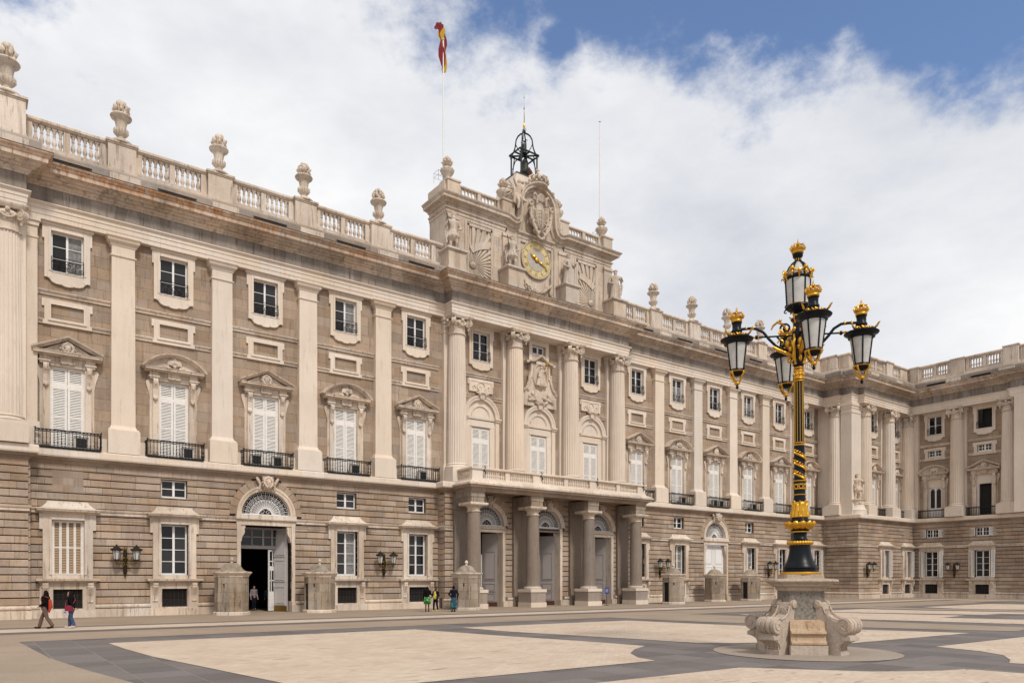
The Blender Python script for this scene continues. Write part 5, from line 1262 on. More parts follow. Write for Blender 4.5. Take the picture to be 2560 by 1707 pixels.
# attic balustrade
for s in (-1, 1):
    mb = MB()
    for xc, hw in ((8.2, .55), (2.92, .62)):
        mb.pb(s*xc-hw, s*xc+hw, -1.2, -.1, 31.9, 33.05); mb.pb(s*xc-hw-.08, s*xc+hw+.08, -1.25, -.02, 33.05, 33.18)
        mb.pb(s*xc-hw-.05, s*xc+hw+.05, -1.2, -.06, 31.9, 32.1)
    mb.pb(*(sorted((s*3.54, s*7.65))), -.85, -.42, 31.9, 32.12); mb.pb(*(sorted((s*3.54, s*7.65))), -.85, -.42, 32.98, 33.1); mb.pb(*(sorted((s*5.45, s*5.75))), -.8, -.45, 32.12, 32.98)
    mb.pb(*(sorted((s*7.35, s*7.65))), -.8, -.45, 32.12, 32.98); mb.pb(*(sorted((s*3.54, s*3.8))), -.8, -.45, 32.12, 32.98)
    part('attic_parapet', mb, M_ATTIC, palace)
    m2 = MB(); m2.lathe([(.10, 0), (.10, .06), (.07, .1), (.11, .22), (.11, .32), (.05, .5), (.055, .6), (.09, .7), (.10, .8), (.10, .86)], 8)
    me2 = m2.mesh('attic_baluster', 50); me2.materials.append(M_ATTIC)
    for a, b in ((3.8, 5.45), (5.75, 7.35)):
        for k in range(5): link('attic_baluster', me2, None, palace, T(s*(a+(b-a)*(k+.5)/5), .62, 32.12))
# statue pedestals on the cornice
for x in (-8.6, -3.0, 3.0, 8.6):
    mb = MB(); mb.pb(x-.86, x+.86, -.34, 1.12, 24.94, 25.65); o = part('statue_pedestal', mb, M_GREYB, palace)
    m2 = MB(); m2.pb(x-.84, x+.84, -.34, 1.1, 25.65, 25.85); m2.pb(x-.76, x+.76, -.34, 1.02, 25.85, 27.05); m2.pb(x-.82, x+.82, -.34, 1.08, 27.05, 27.14); m2.pb(x-.92, x+.92, -.34, 1.18, 27.14, 27.28)
    part('pedestal_stone', m2, M_ATTIC, o)
mb = MB(); sweep(mb, [(-9.6, .9), (9.6, .9)], [(-1.4, 24.93), (0, 24.93), (0, 25.1), (-1.4, 25.1)]); part('attic_step', mb, M_GREYB, palace)
# crest: cartouche with shield, shells and crown
mb = MB()
mb.prism([(0+1.45*cos(2*pi*k/28), 33.1+1.75*sin(2*pi*k/28)) for k in range(28)], -.3, -.26) if False else None
pts = [(0, 30.7), (.55, 31.3), (.95, 32.1), (1.05, 32.9), (.9, 33.6), (.5, 34.1), (0, 34.3)]
prof = [(w, z) for w, z in pts]
for w, z in pts[1:-1]: mb.ball((0, -.0, z), w, 10, 6, (1, .42, .55))
mb.ball((0, -.15, 32.4), .78, 14, 10, (1, .5, 1.35))
for s in (-1, 1):
    mb.tube([(s*.3, -.5, 30.8), (s*.75, -.5, 31.4), (s*1.05, -.45, 32.2), (s*1.1, -.45, 32.8), (s*.95, -.45, 33.2)], [.12, .12, .13, .12, .1], 8)
    mb.tube([((.26-.02*t)*cos(t*.6+1)+s*1.1, -.55, 33.15+(.26-.02*t)*sin(t*.6+1)) for t in range(11)], .09, 6)
    mb.tube([(s*.5, -.5, 33.3), (s*.45, -.55, 33.9), (s*.7, -.5, 34.15), (s*.85, -.5, 33.95)], [.12, .13, .12, .08], 8)
    for k in range(6): mb.ball((s*(.35+.13*k), -.45, 31.0+.28*k+.05*(k % 2)), .14, 6, 5)
for k in range(14): a = 2*pi*k/14; mb.ball((.35*cos(a), -.45, 30.85+.3*sin(a)), .14, 6, 5)
for k in range(9): a = pi*(.12+.76*k/8); mb.tube([(.1*cos(a), -.4, 33.6+.1*sin(a)), (.45*cos(a), -.5, 33.6+.7*sin(a))], [.05, .1], 6)
o = link('crest', remesh(mb, .045, 1, 'crest'), M_ATTIC, palace)
mb = MB()
for r_, z_, w_ in ((31.3, 33.0, .62),):
    for k in range(5): mb.pb(-w_, w_, .62, .66, 31.75+.32*k, 31.79+.32*k)
    mb.pb(-.03, .03, .62, .67, 31.5, 33.2); mb.tube([(-.62, -.66, 33.2), (-.64, -.66, 32.2), (-.4, -.64, 31.5), (0, -.6, 31.15), (.4, -.64, 31.5), (.64, -.66, 32.2), (.62, -.66, 33.2)], .05, 6)
part('shield_quarters', mb, M_ATTIC, o)
mb = MB(); mb.lathe([(.75, 34.95), (.85, 35.0), (.85, 35.12), (.78, 35.15), (.82, 35.35)], 20, c=(0, .0, 0))
for k in range(12): a = 2*pi*k/12; mb.ball((.86*cos(a), .86*sin(a), 35.42), .15, 6, 5, (1, 1, 1.2)); mb.ball((.8*cos(a+.26), .8*sin(a+.26), 35.25), .12, 6, 5)
for k in range(6): a = 2*pi*k/6; mb.tube([(.8*cos(a), .8*sin(a), 35.35), (.85*cos(a), .85*sin(a), 35.7), (.5*cos(a), .5*sin(a), 35.95), (0, 0, 35.85)], .1, 6)
mb.ball((0, 0, 35.75), .6, 10, 6, (1, 1, .4)); mb.ball((0, 0, 36.1), .17, 8, 6)
for k in range(9): mb.ball((-1.6+.4*k, -.05, 34.95+.2*cos((k-4)*.4)+.03*(k % 2)), .17, 6, 5)
part('carved_crown', mb, M_ATTIC, o, smooth=60)
mb = MB(); mb.box(-.03, .03, -.03, .03, 36.2, 36.75); mb.box(-.2, .2, -.03, .03, 36.45, 36.53); part('gilt_cross', mb, M_CLOCKG, o)
# garland under the clock
mb = MB(); rs = random.Random(5)
for s in (-1, 1):
    for k in range(18):
        t = k/17; x_ = s*1.5*t; z_ = 26.35+.75*t*t
        for j in range(3): mb.ball((x_+rs.uniform(-.08, .08), .1+rs.uniform(-.06, .04), z_+rs.uniform(-.1, .1)), .08+.03*rs.random(), 5, 4)
    for k in range(9):
        for j in range(2): mb.ball((s*1.55+rs.uniform(-.1, .1), .15, 27.1-.09*k+rs.uniform(-.04, .04)+.5*(k > 4)*0), .10, 5, 4)
        mb.ball((s*1.6, .15, 27.2+.1*k), .09, 5, 4)
part('garland', mb, M_ATTIC, palace)
# tower stump behind the crest that carries the belfry
mb = MB(); mb.loft([[(x-.2, y, z) for x, y in ((-2.0, .6), (2.4, .6), (2.4, 3.4), (-2.0, 3.4))] for z in (31.5, 34.2)]+[[(x-.1, y, 36.15) for x, y in ((-1.5, .8), (1.7, .8), (1.7, 3.2), (-1.5, 3.2))]]); part('belfry_base', mb, M_CREAM, palace)
mb = MB(); mb.box(-1.65, 1.65, .75, 3.25, 36.151, 36.22); part('lead_flashing', mb, M_LEAD, palace)
emit_pieces(palace)
# ================================================================ separate things
# ---------------------------------------------------------------- urns
def make_urn(loc, label, group, sc_=1.0):
    t = thing('stone_urn', label, 'urn', loc, 0, group); rs = random.Random(2)
    mb = MB(); mb.lathe([(.72, 0), (.73, .06), (.68, .12), (.50, .20), (.34, .26), (.27, .30), (.29, .34), (.22, .37), (.20, .41), (.24, .46), (.37, .56), (.40, .66), (.37, .74), (.31, .80), (.30, .88), (.34, 1.1), (.42, 1.30), (.62, 1.40), (.66, 1.47), (.62, 1.53), (.48, 1.56)], 24)
    for k in range(16): a = 2*pi*k/16; mb.tube([(.28*cos(a), .28*sin(a), .52), (.44*cos(a), .44*sin(a), .66), (.43*cos(a), .43*sin(a), .8)], .04, 4)
    part('urn_vase', mb, M_TRIM, t, smooth=45)
    m2 = MB()
    for k in range(46):
        z = rs.random(); a = k*2.4; r = .40*sqrt(max(0, 1-z**2.6)); q = rs.uniform(.10, .16); m2.ball((r*cos(a), r*sin(a), 1.62+.62*z), q, 6, 5)
    for k in range(14): a = k*2.4; m2.tube([(.3*cos(a), .3*sin(a), 1.7), (.55*cos(a), .55*sin(a), 1.75+.3*rs.random())], [.1, .03], 4)
    part('carved_fruit', m2, M_TRIM, t, smooth=60)
    t.scale = (.9*sc_, .9*sc_, 1.14*sc_); return t
ug = 'fruit-topped stone urns along the main balustrade'
ord_ = ['first', 'second', 'third', 'fourth']
u0 = make_urn((-31.28, .42, 27.92), 'fruit-topped stone urn on the balustrade pedestal, second from the left edge of the photo', ug)
def cp(o, loc, label, rz=0, sc_=None):
    c = dup(o, None); c.location = loc; c['label'] = label; c.rotation_euler = (0, 0, rz)
    if sc_: c.scale = (.9*sc_, .9*sc_, 1.14*sc_)
    return c
cp(u0, (-36.95, -.45, 28.22), 'largest fruit-topped stone urn, cut by the left edge of the photo', .5, 1.08)
for k, x in enumerate((-25.68, -20.08, -14.48)): cp(u0, (x, .42, 27.92), 'fruit-topped stone urn on the balustrade, %s from the left' % ('third', 'fourth', 'fifth and last before the clock attic')[k], k)
for k, x in enumerate((14.48, 20.08, 25.68, 31.28)): cp(u0, (x, .42, 27.92), ('fruit-topped stone urn on the balustrade, first to the right of the clock attic', 'fruit-topped stone urn on the balustrade, second to the right of the clock attic', 'fruit-topped stone urn just left of the crowned left lantern', 'fruit-topped stone urn behind the curved left lamp arm')[k], k*.7)
cp(u0, (37.1, -.35, 28.02), 'fruit-topped stone urn hidden behind the lamp post at its arms', 1)
cp(u0, (43.2, -3.9, 27.92), 'stone urn on the corner pavilion seen between the lamp arms and right lantern', 2)
def flame_urn(loc, label):
    t = thing('flame_urn', label, 'urn', loc, 0, 'flame-topped urns on the clock attic')
    mb = MB(); mb.lathe([(.46, 0), (.46, .06), (.34, .12), (.24, .2), (.22, .3), (.30, .36), (.24, .42), (.26, .5), (.46, .72), (.55, .92), (.52, 1.05), (.40, 1.14), (.30, 1.2), (.20, 1.28), (.17, 1.36), (.24, 1.42)], 20)
    for k in range(10): a = 2*pi*k/10; mb.ball((.47*cos(a), .47*sin(a), .98), .12, 6, 5)
    part('urn_vase', mb, M_ATTIC, t, smooth=50)
    m2 = MB()
    for j, (r, z, h) in enumerate(((.30, 1.42, .36), (.2, 1.6, .42), (.08, 1.7, .42))):
        for k in range(7): a = 2*pi*k/7+j*.4; m2.tube([(r*.6*cos(a), r*.6*sin(a), z), (r*1.2*cos(a), r*1.2*sin(a), z+h*.5), (r*.8*cos(a+.3), r*.8*sin(a+.3), z+h)], [.12, .13, .03], 5)
    part('carved_flame', m2, M_ATTIC, t, smooth=60); return t
fu = flame_urn((-8.3, .95, 33.18), 'flame-topped stone urn at the left corner of the clock attic')
cp(fu, (-2.92, .95, 33.18), 'flame-topped stone urn left of the crest figure'); cp(fu, (2.92, .95, 33.18), 'flame-topped stone urn right of the crest'); cp(fu, (8.2, .95, 33.18), 'flame-topped stone urn at the right corner of the clock attic')
# ---------------------------------------------------------------- statues
def statue_mesh(kind, seed):
    rs = random.Random(seed); mb = MB()
    sx = 1 if seed % 2 else -1
    mb.ball((0, 0, 2.52), .20, 10, 8, (.85, .95, 1.2)); cap(mb, (0, 0, 2.2), (0, 0, 2.4), .12, .11)
    for k in range(7): a = 2*pi*k/7; mb.ball((.17*cos(a), .17*sin(a), 2.70), .06, 6, 4, (1, 1, 1.5))
    mb.ball((0, -.14, 2.40), .12, 8, 6, (1, .8, 1.3))
    cap(mb, (-.30, 0, 2.12), (.30, 0, 2.12), .17, .17, 10); cap(mb, (0, 0, 2.05), (0, -.03, 1.5), .32, .27, 12)
    if kind == 'king':
        cap(mb, (0, -.02, 1.5), (0, -.02, 1.1), .30, .42, 12)
        cap(mb, (-.17, 0, 1.1), (-.2, -.05, .55), .16, .12); cap(mb, (-.2, -.05, .55), (-.22, .0, .1), .12, .09); cap(mb, (-.22, 0, .1), (-.24, -.2, .06), .08, .07)
        cap(mb, (.17, -.05, 1.1), (.24, -.18, .58), .16, .12); cap(mb, (.24, -.18, .58), (.2, -.05, .1), .12, .09); cap(mb, (.2, -.05, .1), (.24, -.26, .06), .08, .07)
        for k in range(9): t = k/8; x_ = -.5+t; cap(mb, (x_*.5, .2, 2.1), (x_*1.0, .28+.06*(k % 2), .2+.2*abs(x_)), .07, .12)
        for k in range(10): a = 2*pi*k/10; cap(mb, (.3*cos(a), .27*sin(a), 1.5), (.45*cos(a), .4*sin(a), 1.02), .04, .075)
    else:
        for k in range(13): a = 2*pi*k/13; cap(mb, (.22*cos(a), .2*sin(a), 1.7), (.43*cos(a+.1), .38*sin(a+.1), .1), .10, .11)
        cap(mb, (0, 0, 1.6), (0, 0, .1), .3, .38, 12)
        for k in range(6): cap(mb, (-.3*sx, -.2, 2.0-.05*k), (.35*sx, -.38, 1.2-.22*k), .05, .06)
    cap(mb, (sx*.36, 0, 2.1), (sx*.62, -.1, 1.78), .14, .11); cap(mb, (sx*.62, -.1, 1.78), (sx*.48, -.42, 1.9), .10, .075); mb.ball((sx*.44, -.48, 1.95), .08, 6, 5)
    cap(mb, (-sx*.36, 0, 2.1), (-sx*.56, .05, 1.7), .14, .11); cap(mb, (-sx*.56, .05, 1.7), (-sx*.36, -.30, 1.5), .10, .075); mb.ball((-sx*.32, -.34, 1.48), .08, 6, 5)
    for k in range(5): cap(mb, (sx*(.4+.05*k), .05, 2.0-.1*k), (sx*(.62-.03*k), -.05, 1.3-.18*k), .06, .08)
    mb.lathe([(.46, -.02), (.5, .0), (.48, .08), (.42, .1)], 12)
    me = remesh(mb, .035, 2, 'carved_figure'); me.materials.append(M_ATTIC); return me
def statue(loc, kind, seed, label, rz=0, s=1.0, staff=0):
    t = thing('statue', label, 'statue', loc, rz, None); o = link('carved_figure', statue_mesh(kind, seed), None, t); t.scale = (s, s, s)
    if staff:
        mb = MB(); mb.tube([(staff*.44, -.5, 1.75), (staff*.62, -.62, 2.5)], .03, 5); mb.tube([(staff*.44, -.5, 1.75), (staff*.42, -.48, 1.6)], .04, 5); part('sceptre', mb, M_BELL, t)
    return t
statue((-8.6, -.45, 27.28), 'king', 2, 'weathered stone king holding a dark sceptre at the left end of the clock attic', -.35, 1.04, -1)
statue((-3.0, -.45, 27.28), 'king', 4, 'stone figure with cloak and dark staff just left of the clock', -.3, .98, -1)
statue((3.0, -.45, 27.28), 'robe', 3, 'stone figure in a long robe just right of the clock', .2, 1.0)
statue((8.6, -.45, 27.28), 'robe', 7, 'stone figure in a full robe at the right end of the clock attic', -.6, 1.0)
# corner statue with its round pedestal on the ledge
t = thing('statue_plinth', 'round stepped stone plinth on the ledge corner under the crowned statue', 'plinth', (42.35, -4.62, 9.45))
mb = MB(); mb.lathe([(.98, 0), (.98, .42), (1.0, .5), (.84, .62), (.72, .95), (.70, 1.1), (.74, 1.15), (.74, 1.45), (.86, 1.56), (.92, 1.66), (.5, 1.7)], 28); part('plinth_body', mb, M_CREAM, t, smooth=35)
mb = MB(); mb.ball((0, -.74, 1.3), .16, 8, 6, (1, .5, 1.2)); part('carved_shield', mb, M_TRIM, t, Matrix.Rotation(radians(-40), 4, 'Z'))
statue((42.35, -4.62, 11.13), 'king', 5, 'crowned stone king in a short tunic on the round plinth at the pavilion corner', -.7, 1.06)
# crest angel
mb = MB(); cap(mb, (0, 0, .3), (.1, -.1, 1.2), .34, .26, 10); mb.ball((.12, -.2, 1.85), .17, 8, 6, (1, 1, 1.2)); cap(mb, (.1, -.1, 1.2), (.1, -.15, 1.5), .28, .22); cap(mb, (-.15, -.15, 1.5), (-.5, -.3, 1.9), .12, .08); cap(mb, (-.5, -.3, 1.9), (-.42, -.35, 2.4), .08, .06)
cap(mb, (.3, -.15, 1.5), (.55, -.3, 1.1), .12, .09); cap(mb, (.15, -.2, .6), (.5, -.55, .2), .2, .14); cap(mb, (-.15, -.2, .6), (-.1, -.5, .1), .2, .13); cap(mb, (-.1, -.5, .1), (-.2, -.5, -.5), .13, .1)
for k in range(6): cap(mb, (-.3+.1*k, -.1, 1.2), (-.4+.18*k, -.25+.05*(k % 2), 0), .08, .1)
for k in range(5): cap(mb, (-.2, .2, 1.6-.12*k), (-.55-.05*k, .35, 2.0-.32*k), .08, .05)
me = remesh(mb, .04, 2, 'carved_figure'); me.materials.append(M_ATTIC)
a_ = thing('statue', 'seated winged stone figure raising an arm at the left shoulder of the crest', 'statue', (-2.15, .1, 33.0), 0); link('carved_figure', me, None, a_)
a2 = dup(a_); a2.location = (2.2, .3, 32.6); a2.rotation_euler = (0, 0, 1.2); a2.scale = (.8, .8, .8); a2['label'] = 'smaller stone figure tucked behind the right shoulder of the crest'
# ---------------------------------------------------------------- clock
t = thing('clock', 'round gilt clock with Roman numerals and gold hands in the centre of the attic', 'clock', (0, .26, 29.0))
RX = Matrix.Rotation(pi/2, 4, 'X')
mb = MB(); mb.lathe([(1.50, 0), (1.58, .02), (1.59, .10), (1.55, .13), (1.50, .11), (1.49, .06)], 64, M=RX); part('clock_rim', mb, M_ATTIC, t, smooth=50)
mb = MB(); mb.lathe([(1.50, .0), (1.50, .07)], 64, M=RX); part('dial_ring', mb, M_CLOCKG, t)
mb = MB(); mb.lathe([(.90, .0), (.90, .082), (.88, .085)], 48, M=RX); part('dial_centre', mb, M_CLOCKI, t)
mb = MB()
for R_ in (1.42, .96): mb.tube([(R_*cos(2*pi*k/60), -.078, R_*sin(2*pi*k/60)) for k in range(60)], .010, 4, closed=True)
for k in range(60):
    a = 2*pi*k/60; Mr = Matrix.Rotation(a, 4, 'Y'); mb.box(-.008, .008, -.085, -.07, 1.42, 1.48, M=Mr)
def numeral(txt):
    w = {'I': .07, 'V': .15, 'X': .15}; tot = sum(w[c] for c in txt); x = -tot/2; seg = []
    for c in txt:
        m_ = x+w[c]/2
        if c == 'I': seg.append(((m_, 1.06), (m_, 1.34)))
        if c == 'V': seg += [((m_-.06, 1.34), (m_, 1.06)), ((m_+.06, 1.34), (m_, 1.06))]
        if c == 'X': seg += [((m_-.06, 1.34), (m_+.06, 1.06)), ((m_+.06, 1.34), (m_-.06, 1.06))]
        x += w[c]
    return seg
for k, txt in enumerate(['XII', 'I', 'II', 'III', 'IIII', 'V', 'VI', 'VII', 'VIII', 'IX', 'X', 'XI']):
    Mr = Matrix.Rotation(2*pi*k/12, 4, 'Y')
    for (x0, z0), (x1, z1) in numeral(txt): mb.tube([Mr @ Vector((x0, -.082, z0)), Mr @ Vector((x1, -.082, z1))], .016, 4)
part('numerals', mb, M_NUM, t)
def hand(ang, L_, w):
    mb = MB(); mb.add([(0, -.13, -.35*L_), (w*1.5, -.13, .0), (w*.5, -.13, L_*.55), (w*1.2, -.13, L_*.72), (0, -.13, L_), (-w*1.2, -.13, L_*.72), (-w*.5, -.13, L_*.55), (-w*1.5, -.13, 0)], [tuple(range(8))])
    mb.add([(x, -.17, z) for x, _, z in mb.v[:8]], [tuple(range(8))]); mb.f += [(i, (i+1) % 8, (i+1) % 8+8, i+8) for i in range(8)]
    mb.ball((0, -.15, L_*.45), w*1.6, 6, 5); part('clock_hand', mb, M_GOLD, t, Matrix.Rotation(radians(ang), 4, 'Y'))
hand(112, 1.15, .075); hand(-58, .78, .10)
mb = MB(); mb.ball((0, -.16, 0), .2, 10, 6, (1, .5, 1)); part('gilt_boss', mb, M_GOLD, t)
# ---------------------------------------------------------------- belfry and bells
t = thing('belfry', 'black wrought iron belfry cage with gilt spire above the crest', 'belfry', (.05, 1.95, 36.22))
mb = MB()
for sx in (-1, 1):
    for sy in (-1, 1):
        X_, Y_ = sx*1.3, sy*1.0; mb.tube([(X_, Y_, 0), (X_, Y_, 2.35)], .10, 6); mb.tube([(X_*.97, Y_*.97, 0), (X_*.75, Y_*.75, 2.3)], .065, 5)
        mb.tube([(X_*1.45, Y_*1.3, -.35), (X_*1.3, Y_*1.2, .1), (X_*1.25, Y_*1.15, .25), (X_*1.08, Y_, .4), (X_, Y_, .8)], .06, 5)
        arc = [(1, 2.35), (.92, 2.5), (.80, 2.75), (.70, 3.1), (.66, 3.4), (.62, 3.75), (.48, 4.05), (.28, 4.25), (.12, 4.3), (.03, 4.6)]
        mb.tube([(X_*r, Y_*r, z) for r, z in arc], .085, 5)
        mb.tube([(X_*r, Y_*r, z) for r, z in ((.66, 3.4), (.5, 3.0), (.3, 2.7), (.1, 2.5))], .05, 5)
        mb.tube([(X_*.9, Y_*.9, 1.2), (X_*.7, Y_*.7, 1.9), (X_*.35, Y_*.35, 2.25), (X_*.1, Y_*.1, 2.35)], .06, 5)
        mb.ball((X_*.66, Y_*.66, 3.4), .08, 6, 5); mb.ball((X_, Y_, 2.4), .09, 6, 5)
        mb.tube([(X_*1.0+.16*cos(q*.7)*(1-q/12)*sx, Y_, 2.1+.16*sin(q*.7)*(1-q/12)) for q in range(9)], .045, 4)
for a, b in (((-1.55, -1.1), (1.55, -1.1)), ((1.55, -1.1), (1.55, 1.1)), ((1.55, 1.1), (-1.55, 1.1)), ((-1.55, 1.1), (-1.55, -1.1)), ((-1.5, 0), (1.5, 0)), ((0, -1.1), (0, 1.1)), ((-1.4, -1.05), (1.4, 1.05)), ((1.4, -1.05), (-1.4, 1.05))): mb.tube([(*a, 2.38), (*b, 2.38)], .085, 5)
part('iron_cage', mb, M_IRON, t)
mb = MB(); mb.tube([(0, 0, 4.2), (0, 0, 4.75)], .06, 6)
for k in range(4):
    a = pi/2*k+.4; mb.tube([((.08+.2*sin(q*.5))*cos(a), (.08+.2*sin(q*.5))*sin(a), 4.35+.07*q) for q in range(6)], .03, 4); mb.tube([(.5*cos(a), .5*sin(a), 3.6), (.2*cos(a), .2*sin(a), 3.75), (.1*cos(a), .1*sin(a), 4.2)], .03, 4)
mb.tube([(0, 0, 4.9), (0, 0, 5.7), (.0, 0, 6.7)], [.04, .03, .02], 5); mb.tube([(0, 0, 6.7), (0, 0, 7.9)], .012, 4); mb.ball((0, 0, 6.45), .08, 6, 5); mb.ball((0, 0, 7.4), .06, 6, 5); part('spire', mb, M_IRON, t)
mb = MB(); mb.ball((0, 0, 4.98), .15, 8, 6, (1, 1, 1.6)); mb.tube([(0.03, 0, 5.2), (.06, -.03, 5.6), (.0, 0, 6.3)], .03, 4); part('gilt_knob', mb, M_GOLD, t); t.scale = (.66, .70, 1)
def bell(loc, s, label):
    t = thing('bell', label, 'bell', loc); mb = MB(); mb.lathe([(.62, 0), (.63, .05), (.56, .12), (.47, .3), (.41, .6), (.37, .9), (.30, 1.05), (.12, 1.12)], 24); part('bell_body', mb, M_BELL, t, smooth=50)
    m2 = MB(); m2.tube([(-.15, 0, 1.1), (-.1, 0, 1.3), (.1, 0, 1.3), (.15, 0, 1.1)], .05, 5); m2.tube([(-.4, 0, 1.38), (.4, 0, 1.38)], .07, 6); part('bell_yoke', m2, M_IRON, t); t.scale = s
bell((.15, 1.95, 37.1), (.72, .72, 1.1), 'large greenish bronze bell hanging low in the iron belfry'); bell((.05, 1.95, 38.75), (.48, .48, .8), 'small dark bell hanging in the upper dome of the belfry')
t = thing('iron_winch', 'rust-red iron striking gear leaning below the large bell', 'machinery', (-.35, 1.0, 36.2)); mb = MB(); mb.tube([(.05, 0, .75), (.25, -.1, .4), (.5, -.3, -.6)], [.2, .22, .12], 6); part('gear_housing', mb, M_RUSTM, t)
# ---------------------------------------------------------------- flagpoles and flag
def flagpole(x, ztop, label):
    t = thing('flagpole', label, 'flagpole', (x, 1.37, 33.0)); mb = MB(); mb.tube([(0, 0, 0), (0, 0, ztop-33.15)], [.075, .05], 10); mb.ball((0, 0, ztop-33.1), .12, 8, 6, (1, 1, .5)); part('pole', mb, M_WHITE, t, smooth=50)
    m2 = MB()
    for a, b in (((-.75, -.5), (-.75, .2)), ((-.75, .2), (.1, .2)), ((-.75, -.5), (.1, -.5))):
        for z in (.6, .95): m2.tube([(*a, z), (*b, z)], .014, 4)
        m2.tube([(*a, .15), (*a, .95)], .014, 4)
    part('guard_rail', m2, simple('grey_rail_paint', (.35, .33, .32), .6) if 'grey_rail_paint' not in MATS else MATS['grey_rail_paint'], t)
flagpole(-8.39, 44.75, 'white flagpole behind the left attic urn, flag blown up over its top'); flagpole(8.39, 44.4, 'bare white flagpole above the right end of the attic')
M_RED = simple('red_flag_cloth', (.20, .006, .012), .8); M_YEL = simple('yellow_flag_cloth', (.50, .30, .015), .8)
t = thing('flag', 'red and yellow striped flag twisted by the wind at the top of the left pole', 'flag', (-8.39, 1.37, 42.0))
rows = [(1400, 408, 409, 412, 413), (1300, 395, 400, 420, 425), (1200, 375, 412, 436, 440), (1000, 325, 395, 438, 442), (850, 312, 365, 430, 442), (780, 300, 350, 425, 440), (650, 312, 345, 395, 420), (550, 306, 309, 375, 398), (450, 308, 311, 385, 395), (400, 312, 325, 380, 388), (350, 290, 345, 370, 372), (300, 240, 342, 349, 350), (260, 222, 296, 299, 301), (240, 215, 275, 279, 281)]
k_ = .00342
def fx(x, y, d): return ((x-413)*k_*.8046*.95+d*.59, (413-x)*k_*.5938*.95+d*-.8, (1400-y)*k_)
for nm, i, mat in (('red_stripe', 1, M_RED), ('yellow_stripe', 2, M_YEL), ('red_stripe', 3, M_RED)):
    mb = MB(); vs = []; fs = []
    for j, r in enumerate(rows):
        a, b = r[i], r[i+1]
        for m_ in range(4): t_ = m_/3; vs.append(fx(a+(b-a)*t_, r[0], .12*sin(j*.9+i*2+m_*.9)+.05*m_))
    for j in range(len(rows)-1):
        for m_ in range(3): q = j*4+m_; fs.append((q, q+1, q+5, q+4))
    mb.add(vs, fs); part(nm, mb, mat, t, smooth=80)
mb = MB(); mb.add([fx(215, 300, 0), fx(250, 345, .1), fx(232, 395, .15), fx(200, 402, .1), fx(186, 372, 0), fx(205, 330, -.05)], [(0, 1, 2, 3, 4, 5)]); part('red_stripe', mb, M_RED, t)
mb = MB(); mb.ball(fx(393, 850, -.16), .07, 6, 5, (1, .4, 1.9)); part('emblem', mb, simple('faded_emblem', (.35, .2, .16), .8, var=.5, bs=20), t)
# ---------------------------------------------------------------- sentry boxes
def sentry(loc, label, door):
    t = thing('sentry_box', label, 'sentry box', loc, 0, 'stone sentry boxes in front of the palace'); R = .98; a8 = pi/8
    mb = MB(); mb.lathe([(R+.10, 0), (R+.10, .16), (R+.05, .2)], 8, ph=a8); part('footing', mb, M_TRIM, t)
    cr = cos(pi/8)
    for k in range(8):
        a = pi/4*k; w = R*sin(pi/8); q = R*cr; M_ = Matrix.Rotation(a, 4, 'Z') @ Matrix.Translation((q, 0, 0)); isdoor = (k == door)
        hs = [.2, .78, 1.36, 1.9, 2.28]
        for i in range(4):
            mb = MB()
            if isdoor and i < 3: mb.box(-.1, 0, -w, -w+.1, hs[i]+.004, hs[i+1]-.004); mb.box(-.1, 0, w-.1, w, hs[i]+.004, hs[i+1]-.004)
            elif i == 2 and k % 2 == 1: mb.box(-.1, 0, -w, -.05, hs[i]+.004, hs[i+1]-.004); mb.box(-.1, 0, .05, w, hs[i]+.004, hs[i+1]-.004); mb.box(-.1, 0, -.05, .05, hs[i]+.004, hs[i]+.3)
            else: mb.box(-.1, .0+.004*((i+k) % 3), -w, w, hs[i]+.004, hs[i+1]-.004)
            part('wall_stone', mb, M_SENTRY, t, M_)
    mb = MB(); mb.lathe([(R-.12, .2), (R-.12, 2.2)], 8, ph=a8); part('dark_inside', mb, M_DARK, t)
    mb = MB(); mb.lathe([(R-.05, 2.28), (R+.02, 2.3), (R+.04, 2.38), (R+.08, 2.42), (R+.16, 2.52), (R+.2, 2.54), (R+.21, 2.6), (R+.12, 2.63)], 8, ph=a8); part('eaves', mb, M_TRIM, t)
    m2 = MB(); m2.lathe([(R+.1, 2.62), (.82, 2.68), (.68, 2.76), (.6, 2.88), (.5, 3.0), (.36, 3.1), (.18, 3.16), (.1, 3.17)], 16); 
    part('dome_roof', m2, M_SENTRY, t, smooth=40)
    m3 = MB(); m3.lathe([(.12, 3.15), (.08, 3.2), (.06, 3.24), (.11, 3.3), (.13, 3.37), (.09, 3.45), (.02, 3.52)], 10); part('finial', m3, M_TRIM, t, smooth=60)
    return t
sentry((-25.65, -2.3, 0), 'stained stone sentry box left of the open arched gate', 0)
sentry((-20.0, -2.2, 0), 'stained stone sentry box right of the open arched gate', 4)
sentry((-10.1, -4.6, 0), 'stone sentry box at the left end of the portico beside the three visitors', 0)
sentry((11.5, -4.7, 0), 'sentry box with dark doorway just right of the portico', 4)
sentry((20.15, -2.35, 0), 'sentry box in front of the closed white arched gate', 0)
sentry((25.9, -2.3, 0), 'rightmost sentry box, its dark doorway open, left of the lamp pedestal', 4)
